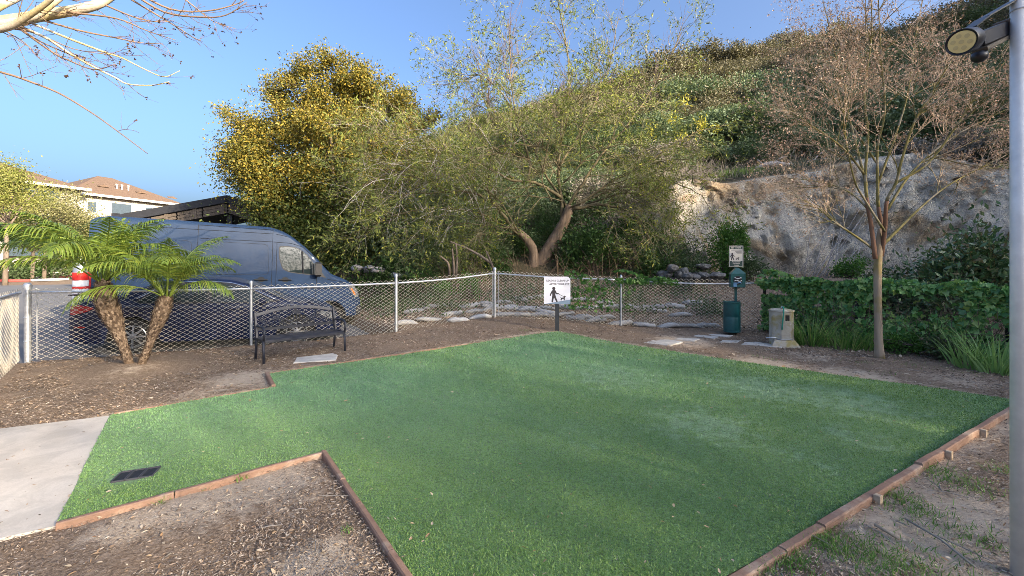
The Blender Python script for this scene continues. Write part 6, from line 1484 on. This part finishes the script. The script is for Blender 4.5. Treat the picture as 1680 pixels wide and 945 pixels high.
Pn, N_ = ivy_along(pl, 1300, .35, 1.18, .10, .1, dens=lambda s, h: np.clip((.9 - abs(s - Lm * .45) / Lm * 1.2) * (h / 1.1) + .3 * n2(s, h, 3, 2, 3), 0, 1)); pl2 = np.array([tuple(F4 - (F4 - F3) * .05), tuple(F4 + (F5 - F4) * .42)])
P2, N2 = ivy_along(pl2, 330, 1.10, 1.27, .13, .1); V, Fq = star_np(np.vstack([Pn, P2]) - o_, .105, rng, np.vstack([N_, N2]), .5)
link("foliage", mesh_np("foliage", V, Fq, leafmat("fresh ivy leaves", [(.04, .12, .02), (.065, .16, .03), (.09, .2, .04)], .3, .4)), t, "stuff")
L = []
for k in range(30):
    q = A4 + (F4 - A4) * rng.random(); p = [np.array([q[0], q[1] - .01, g1(*q) + 1.15])]; v = np.array([rng.normal() * .6, 0, -.6])
    for s in range(5): v = unit(v + rng.normal(size=3) * np.array([.5, .05, .3]) - np.array([0, 0, .1])); p.append(p[-1] + v * .15)
    L.append((np.array(p) - o_, np.linspace(.005, .002, 6)))
tubes_obj("vine_stem", L, m_twigg, t, 3, "stuff")

# ------------------------------------------------------------------ plants on the right
def onp(px, py): return P(px, py)
def iris(label, pos, n, h, seed, mat, spread=.22, wd=.016):
    rng = np.random.default_rng(seed); t = thing("iris_clump", label, "plant", tuple(pos)); V = []; Fs = []
    for k in range(n):
        a = rng.uniform(0, 6.28); r = spread * rng.random() ** .6; b0 = np.array([r * math.cos(a), r * math.sin(a), -.02]); v = unit(np.array([math.cos(a) * rng.uniform(.05, .75), math.sin(a) * rng.uniform(.05, .75), 1.0])); hh = h * rng.uniform(.55, 1.2); w_ = unit(np.cross(v, rng.normal(size=3))) * wd * rng.uniform(.6, 1.2); p = b0; b_ = len(V)
        for s in range(6):
            V += [p - w_ * (1 - s / 5.2), p + w_ * (1 - s / 5.2)]; p = p + v * hh / 5; v = unit(v + np.array([math.cos(a) * .07, math.sin(a) * .07, -.10 * (s > 1) * rng.uniform(.2, 1.8)]))
        Fs += [(b_ + 2*s, b_ + 2*s + 1, b_ + 2*s + 3, b_ + 2*s + 2) for s in range(5)]
    link("blade", mesh_np("blade", np.array(V), np.array(Fs), mat), t, "stuff")
m_iris = leafmat("iris blades", [(.08, .19, .035), (.12, .27, .055), (.18, .32, .08), (.32, .32, .13)], .3, .4, spec=.4); m_iris2 = leafmat("pale iris blades", [(.16, .30, .08), (.24, .40, .12), (.32, .46, .19)], .3, .4, spec=.4)
iris("dark green strappy iris clump leaning against the concrete water pedestal", P(1330, 566), 150, .72, 1, m_iris, .26, .013)
iris("grassy iris clump between the pedestal and the bare tree trunk", P(1385, 570), 170, .55, 2, m_iris, .34, .011)
iris("low strappy clump just left of the bare tree trunk", P(1418, 572), 120, .45, 3, m_iris, .28, .011)
iris("upright pale iris clump at far right beside the light pole", P(1634, 612), 95, .70, 4, m_iris2, .20, .016)
iris("bigger iris clump near the light pole with spreading outer blades", P(1594, 604), 85, .64, 5, m_iris2, .24, .015)
shrub("low fern-like green plant at the hedge foot right of the bare tree", P(1484, 580), (.32, .25, .24), 900, .07, m_bright, 201, .3, 12, .3)
shrub("dark low plant at the hedge foot left of the iris clumps", P(1545, 588), (.35, .25, .2), 700, .07, m_mid, 202, .4, 12, .3)
shrub("round topped bright green shrub behind the waste station sign", onb(1196, 14.6), (.62, .5, 1.25), 5200, .085, m_bright, 203, .5, 22, .22)
shrub("leafy green shrub right of the waste station sign", onb(1226, 14.0), (.6, .5, .55), 2400, .09, m_mid, 204, .45, 16, .26)
shrub("small bright green shrub at the foot of the cliff behind the ivy", onb(1398, 13.5), (.42, .35, .42), 2200, .07, m_bright, 205, .5, 14, .26)
m_phot = leafmat("dark glossy shrub leaves", [(.045, .11, .04), (.08, .165, .06), (.13, .21, .085), (.18, .24, .10), (.22, .15, .08)], .15, .3, spec=.6)
shrub("large dark glossy shrub rising over the hedge at far right", (9.9, 9.3, .1), (1.25, 1.0, 1.35), 8500, .13, m_phot, 206, .38, 26, .22)
shrub("mixed green shrub over the hedge left of the large glossy one", (8.8, 10.2, .2), (.7, .6, .75), 2600, .10, m_mid, 207, .4, 18, .26)
shrub("tangled olive shrub hanging at the cliff right of the bare tree trunk", tuple(at(1470, 392, 16.5)), (1.5, .7, 1.1), 2400, .14, m_olive, 208, .2, 18, .28)
# pale leafless stalks in front of the cliff
rng = np.random.default_rng(71); t = thing("leafless_stalk", "fan of pale leafless stalks in front of the cliff behind the ivy hedge", "dead plant", onb(1345, 14.5)); o_ = np.array(onb(1345, 14.5))
for k in range(16):
    px0 = rng.uniform(1300, 1395); tx = px0 + rng.uniform(10, 75); ty = rng.uniform(325, 395); d = rng.uniform(13.8, 15.2); pts = np.array([tuple(at(px0, 458, d)), tuple(at(px0 * .55 + tx * .45, 458 * .5 + ty * .5 + 3, d)), tuple(at(tx, ty, d + .3))]); pts = cr(pts, 4) - o_
    m = MB(); m.tube([tuple(q) for q in pts], list(taper(pts, .018, .006)), 5); link("stalk", m.mesh("stalk", m_drift, True), t)
# dead brush on the ledge edges and left of the cliff
L = []
for k in range(1900):
    t__ = rng.uniform(3.3, 4.35) if rng.random() < .65 else rng.uniform(4.2, 6.8); v__ = rng.uniform(.0, .22) if t__ < 4.3 else rng.uniform(.11, .26); p = [hillp(np.array([t__]), np.array([v__]))[0]]; v = unit(np.array([rng.normal() * .7, rng.normal() * .4 - .3, 1.0])); l = rng.uniform(.4, 1.3)
    for s in range(4): v = unit(v + rng.normal(size=3) * .3 - np.array([0, 0, .05])); p.append(p[-1] + v * l / 4)
    L.append((np.array(p), np.linspace(.012, .004, 5)))
tubes_obj("dry_brush", L, simple("grey dry brush", (.22, .19, .16), .9, var=.35, sc=1), None, 3, "stuff")

# ------------------------------------------------------------------ weeds on the dirt at right and along the boards
rng = np.random.default_rng(81); pts = []
def tuft(px, py, n, r):
    c = P(px, py); xy = rng.normal(size=(n, 2)) * r * .6 + (c.x, c.y); k = ~inpoly(xy[:, 0], xy[:, 1], TPOLY) & ~inpoly(xy[:, 0], xy[:, 1], PPOLY); xy = xy[k]; pts.append(np.concatenate([xy, Gz(xy[:, 0], xy[:, 1])[:, None]], 1))
for px, py, n, r in ((1350, 890, 700, .13), (1300, 925, 600, .12), (1480, 930, 1100, .28), (1400, 900, 500, .2), (1500, 838, 700, .2), (1560, 790, 420, .2), (1530, 770, 260, .13), (1600, 800, 260, .18), (1600, 890, 420, .2), (1430, 925, 500, .2), (1640, 770, 160, .12), (1470, 815, 200, .1), (1240, 935, 300, .1), (1420, 597, 90, .18), (1500, 600, 120, .25), (1590, 612, 130, .25), (1270, 590, 60, .15), (1530, 640, 60, .2), (860, 542, 50, .12), (1240, 585, 30, .1), (395, 785, 130, .05), (335, 800, 40, .04), (572, 875, 50, .04), (265, 825, 30, .03), (1380, 575, 120, .3), (1460, 615, 60, .2)): tuft(px, py, int(n * .5), r)
grass_patch("weed_grass", np.vstack(pts), .034, m_grass, rng, .0028, 1.2)
# twigs on the dirt
L = []
for k in range(260):
    yy = rng.uniform(2.1, 9); xx = rng.uniform(-1.25, 1.25) * yy
    if not inpoly(np.array([xx]), np.array([yy]), FPOLY)[0] or inpoly(np.array([xx]), np.array([yy]), TPOLY)[0] or inpoly(np.array([xx]), np.array([yy]), PPOLY)[0]: continue
    a = rng.uniform(0, 6.28); l = rng.uniform(.06, .28); z = g1(xx, yy) + .02; L.append((np.array([(xx - math.cos(a) * l/2, yy - math.sin(a) * l/2, z), (xx, yy, z + .008), (xx + math.cos(a + .2) * l/2, yy + math.sin(a + .2) * l/2, z)]), np.array([.004, .0035, .002])))
tubes_obj("ground_twig", L, m_twigg, None, 4, "stuff")
c0_ = P(1485, 858); c1_ = P(1600, 940); t_ = MB(); t_.tube([c0_ + Vector((0, 0, .02)), c0_.lerp(c1_, .5) + Vector((.02, 0, .03)), c1_ + Vector((0, 0, .02))], .006, 6); tag(t_.obj("fallen_stick", m_twigg, smooth=True), "long thin grey stick lying on bare dirt at the lower right", "stick")
c0_ = P(1435, 868); c1_ = P(1475, 890); t_ = MB(); t_.tube([c0_ + Vector((0, 0, .02)), c1_ + Vector((0, 0, .02))], .009, 6); tag(t_.obj("fallen_stick", m_stake, smooth=True), "short tan stick lying among chips beside the right edging board", "stick")

# ------------------------------------------------------------------ carport
m_blackroof = simple("black roof felt", (.012, .013, .018), .75, var=.25, sc=4); m_slatb = simple("dark brown boards", (.085, .066, .05), .8, var=.3, sc=6, bump=.2)
t = thing("carport", "black roofed carport with dark slatted gable behind the van", "carport", (-13.7, 20.5, zlot(-13.7, 20.5)), (0, 0, R(12)))
zg = zlot(-13.7, 20.5); ap = at(364, 320, 20.5).z - zg; ev = ap - 1.25; hwL, hwR = 5.4, 3.6
for nm, x_ in (("roof_slope", -hwL), ("roof_slope", hwR)):
    m = MB(); dx_ = x_; a = Vector((0, 0, ap)); b = Vector((dx_, 0, ev)); L_ = 7.0
    nrm = Vector((b.z - a.z, 0, -(b.x - a.x))).normalized(); nrm = nrm if nrm.z > 0 else -nrm
    vs = [a, b, b + Vector((0, L_, 0)), a + Vector((0, L_, 0))]; vs = [q + nrm * .0 for q in vs] + [q - nrm * .34 for q in vs]
    m.add(vs, [(0,1,2,3),(7,6,5,4),(0,4,5,1),(1,5,6,2),(2,6,7,3),(3,7,4,0)]); m.obj(nm, m_blackroof, t)
    rs = random.Random(3)
    for r_ in range(3):
        nb = 5 if x_ < 0 else 4
        for k in range(nb):
            f0, f1 = k / nb + .006, (k + 1) / nb - .006; dz_ = .46 + r_ * .155; m = MB()
            m.beam(a.lerp(b, f0) + Vector((0, .12 + rs.uniform(-.01, .01), -dz_)), a.lerp(b, f1) + Vector((0, .12, -dz_)), .03, .135); m.obj("fascia_board", m_slatb, t)
    for k in range(5):
        m = MB(); q = a.lerp(b, .04 + k * .22); m.box((q.x, .09, q.z - .6), (.16, .03, .5)); m.obj("batten", m_slatb, t)
for x_ in (-4.8, 0.0, 3.0):
    for y_ in (.4, 6.4): m = MB(); m.box((x_, y_, (ev + .3) / 2), (.22, .22, ev + .3)); m.obj("post", m_blackroof, t)
m = MB(); m.beam((-hwL, .45, ev - .35), (hwR, .45, ev - .35), .12, .25); m.obj("tie_beam", m_slatb, t)
m = MB(); m.box((-1, 6.8, 1.3), (8, .12, 2.6)); m.obj("back_wall", m_blackroof, t)

# ------------------------------------------------------------------ apartment building at left
m_stuc = simple("cream stucco", (.34, .31, .265), .9, var=.06, sc=2, bump=.1); m_shing = NT("brown shingles"); _b = m_shing.bsdf(Roughness=.9)
br_ = m_shing.n("TexBrick"); br_.inputs['Scale'].default_value = 3.2; br_.inputs['Mortar Size'].default_value = .012; br_.inputs['Color1'].default_value = (.105, .068, .045, 1); br_.inputs['Color2'].default_value = (.135, .088, .06, 1); br_.inputs['Mortar'].default_value = (.14, .08, .05, 1); m_shing.l(m_shing.coord('Object', (1, 1, 1)), br_.inputs['Vector'])
m_shing.l(m_shing.mix(.35, br_.outputs[0], m_shing.ramp(m_shing.noise(3, 5), [(.3, (.09, .058, .04)), (.7, (.16, .105, .07))])), _b.inputs['Base Color']); m_shing = m_shing.m
m_fasc = simple("white gutter", (.5, .5, .49), .5, var=.04); m_wglass = simple("window glass", (.05, .07, .09), .06, spec=1.0); m_blind = simple("window blind", (.62, .64, .66), .6, var=.05)
W0 = at(116, 428, 54); W1 = at(292, 428, 66); wdv = (W1 - W0); wl = Vector((wdv.x, wdv.y, 0)).length; wa = math.atan2(wdv.y, wdv.x)
bt = thing("apartment_building", "cream apartment building with brown hipped roof far off at left", "building", (W0.x, W0.y, -.3), (0, 0, wa))
ev = at(126, 317, 54.5).z + .3; rg = at(187, 303, 61).z + .3 - ev; dp = 11.0
m = MB(); m.box((wl / 2, dp / 2, (ev - .1) / 2), (wl, dp, ev - .1)); wall = m.obj("wall", m_stuc, bt)
wx = 5.5
m = MB(); m.box((-wx / 2 - 7 + wx/2 - 0, dp / 2 - 1.8, (ev + .15) / 2), (14, dp, ev + .15)); m.obj("wall", m_stuc, bt)
def hip(x0, x1, y0, y1, z, h, th=.16, ov=.8):
    x0 -= ov; x1 += ov; y0 -= ov; y1 += ov; q = (y1 - y0) / 2; vs = [(x0, y0, z), (x1, y0, z), (x1, y1, z), (x0, y1, z), (x0 + q, (y0 + y1) / 2, z + h), (x1 - q, (y0 + y1) / 2, z + h)]
    m = MB(); m.add(vs, [(0,1,5,4),(1,2,5),(2,3,4,5),(3,0,4),(3,2,1,0)]); ro = m.obj("roof", m_shing, bt)
    g_ = MB()
    for a, b in (((x0, y0), (x1, y0)), ((x1, y0), (x1, y1)), ((x0, y0), (x0, y1))): g_.beam((a[0], a[1], z - .02), (b[0], b[1], z - .02), .14, .30)
    g_.obj("gutter", m_fasc, ro); return ro
r1_ = hip(0, wl, 0, dp, ev, rg * 1.55); r2_ = hip(-14, -.3, -2.4, dp - 1.8, ev + .25, rg * 1.35)
for x_, f in ((4.3, .45), (8.6, .38), (12.5, .3)):
    m = MB(); z_ = ev + rg * 1.55 * f; y_ = -.8 + (dp / 2 + .8) * f; m.add([(x_ - .7, y_ - .35, z_ - .05), (x_ + .7, y_ - .35, z_ - .05), (x_ + .45, y_ + .5, z_ + .28), (x_ - .45, y_ + .5, z_ + .28), (x_, y_ - .4, z_ + .28)], [(0, 1, 4), (1, 2, 4), (2, 3, 4), (3, 0, 4)]); m.obj("dormer_vent", m_shing, r1_)
for x_ in (5.9, 6.5, 7.3):
    m = MB(); m.lathe([(.09, 0), (.09, .7), (.16, .72), (.16, .8), (.02, .84)], 8, Matrix.Translation((x_, 2.0, ev + rg * .62))); m.obj("vent_pipe", m_fasc, r1_)
for fl in (0, 1, 2):
    zc_ = ev - 1.55 - fl * 2.9
    for x_ in (1.6, 8.2, 13.0):
        m = MB(); m.box((x_, -.03, zc_), (2.1, .12, 1.5)); wf = m.obj("window", m_fasc, wall)
        for sx, mt in ((-.5, m_blind), (.5, m_wglass)): m = MB(); m.box((x_ + sx, -.10, zc_), (.86, .03, 1.28)); m.obj("pane", mt, wf)
    m = MB(); m.box((5.4, -.02, zc_ - .3), (2.2, .1, 2.2)); m.obj("balcony_door", m_wglass, wall)
    m = MB(); m.box((-4.5, -2.45, zc_ + .2), (4.5, .1, 1.9)); m.obj("balcony_recess", m_wglass, wall)

# ------------------------------------------------------------------ street side at left
def kerbrun(pxs, mat, label):
    q = [at(a, b, d) for a, b, d in pxs]; m = MB(); m.beam((q[0].x, q[0].y, zlot(q[0].x, q[0].y) + .06), (q[1].x, q[1].y, zlot(q[1].x, q[1].y) + .06), .22, .16, ch=.02); tag(m.obj("kerb", mat), label, "kerb")
kerbrun([(-60, 464, 30), (50, 462, 31)], m_redkerb, "red painted kerb of the planted island across the lot at left"); kerbrun([(50.5, 462, 31), (112, 458, 33)], m_kerb, "unpainted white kerb next to the red one across the lot")
kerbrun([(96, 455, 38), (160, 455, 39)], m_redkerb, "short red kerb farther off, left of the striped bollard")
rng = np.random.default_rng(91)
def tree2(label, px, d, h, rad, n, leaf, mat, seed, tr=.14):
    rng = np.random.default_rng(seed); x = (px - CX) / F * d; t = thing("leafy_tree", label, "tree", (x, d, g1(x, d) if abs(x) < 60 else 0)); tips = cloud(rng, 10, rad, 12, .1)[1] + np.array([0, 0, h])
    m = MB(); m.tube([(0, 0, -.1), (.1, 0, h * .4), (.0, .1, h * .8)], [tr, tr * .8, tr * .6], 9); m.obj("trunk", m_bark, t, smooth=True)
    link("limb", stems_mesh(rng, tips, m_bark, tr * .5, (0, .1, h * .7), wob=.15), t)
    p, c = cloud(rng, n, rad, 26, .24, .8); V, Fq = leaves_np(p + np.array([0, 0, h]), leaf, .5, rng); link("crown", mesh_np("crown", V, Fq, mat), t, "stuff")
m_lit = leafmat("yellow green leaves", [(.14, .17, .035), (.20, .22, .05), (.28, .28, .08), (.34, .32, .12)], .4); m_lit2 = leafmat("pale olive leaves", [(.16, .17, .06), (.24, .23, .10), (.32, .30, .15)], .35)
tree2("sunlit yellow green tree at the far left edge, taller than the building roof", 8, 26, 5.3, (2.0, 1.6, 2.2), 13000, .12, m_lit, 1)
tree2("pale olive sunlit tree in front of the apartment building at far left", 72, 34, 4.5, (4.2, 2.4, 2.5), 26000, .14, m_lit2, 2)
tree2("smaller olive tree beside the window of the apartment building", 122, 36, 3.3, (2.6, 1.8, 1.7), 11000, .14, m_lit2, 3)
tree2("round darker green tree in front of the building wall above the van", 192, 37, 3.9, (2.1, 1.7, 1.3), 10000, .14, m_mid, 4)
tree2("green tree far behind the van beside the carport roof", 246, 38, 3.2, (2.0, 1.6, 1.3), 9000, .14, m_mid, 5)
tree2("dark trunked tree on the island behind the palm fronds", 52, 33, 3.2, (2.4, 1.8, 1.1), 3800, .18, m_deep, 6)
for i, (px, d, rad, mt, lb) in enumerate([(-10, 32, (2.0, 1, .9), m_mid, "clipped shrub on the island at the left edge"), (40, 34, (1.6, 1, .8), m_deep, "dark shrub on the island behind the red kerb"), (88, 36, (1.8, 1, 1.0), m_mid, "shrub on the island near the end of the kerb"), (150, 42, (2.6, 1.2, 1.4), m_deep, "dark hedge shrub behind the striped bollard"), (215, 44, (3.0, 1.2, 1.6), m_deep, "dark hedge shrub far behind the van"), (-80, 40, (3, 1.4, 1.6), m_deep, "dark hedge shrub beyond the left edge of the island"), (300, 40, (3.4, 1.4, 2.0), m_deep, "dark hedge shrub behind the carport"), (400, 34, (3.0, 1.4, 2.0), m_deep, "dark shrub behind the oak at the carport end"), (480, 26, (2.2, 1.4, 1.7), m_deep, "dark shrub left of the oak behind the van roof")]):
    x = (px - CX) / F * d; shrub(lb, (x, d, g1(x, d)), rad, 2600, .18, mt, 300 + i)
# ------------------------------------------------------------------ unseen trees added behind the viewer to filter the sun over the yard
m_shade = leafmat("added shade tree leaves", [(.03, .07, .02), (.06, .12, .03), (.09, .16, .04)], .35)
def shade_tree(label, x, y, h, rad, n, seed):
    rng = np.random.default_rng(seed); t = thing("added_shade_tree", label, "tree", (x, y, -.1)); tips = cloud(rng, 10, rad, 16, .1)[1] + np.array([0, 0, h])
    m = MB(); m.tube([(0, 0, -.2), (.1, 0, h * .4), (.0, .1, h * .8)], [.11, .09, .06], 10); m.obj("trunk", m_bark, t, smooth=True)
    link("limb", stems_mesh(rng, tips, m_bark, .035, (0, .1, h * .6), wob=.2), t)
    p = np.stack([rng.uniform(-1, 1, n) * rad[0] + rng.normal(size=n) * .45, rng.uniform(-1, 1, n) * rad[1] + rng.normal(size=n) * .3, rng.uniform(-1, 1, n) * rad[2] + rng.normal(size=n) * .5], -1); az = R(SUN_AZ); p[:, :2] = p[:, :1] * np.array([[-math.cos(az), math.sin(az)]]) + p[:, 1:2] * np.array([[math.sin(az), math.cos(az)]]); V, Fq = leaves_np(p + np.array([0, 0, h]), .15, .5, rng); link("crown", mesh_np("crown", V, Fq, m_shade), t, "stuff")
for i, (u, wd_, h, rad, n) in enumerate([(-6, 17, 4.6, (2.0, 1.8, 3.2), 4500), (-1.9, 17.2, 4.8, (2.0, 1.8, 3.6), 6500), (1.0, 18.5, 6.4, (1.0, 1.8, 4.8), 4200), (3.5, 19, 7.0, (1.4, 2, 5.7), 20000), (6.9, 19, 8.4, (2.0, 2, 7.2), 23000), (10.9, 19, 8.0, (2.0, 2, 6.8), 25000), (15.1, 21, 7.8, (2.1, 2, 6.4), 21000), (19.3, 23, 8.5, (2.1, 2, 7.0), 10500)]):
    s2 = Vector((math.sin(R(SUN_AZ)), math.cos(R(SUN_AZ)))); p2 = Vector((-s2.y, s2.x)); q = s2 * wd_ + p2 * u
    lb = ("first", "second", "third", "fourth", "fifth", "sixth", "seventh", "eighth")[i]
    shade_tree("unseen leafy tree added behind the viewer for shade, %s from the street side" % lb, q.x, q.y, h, rad, n, 400 + i)
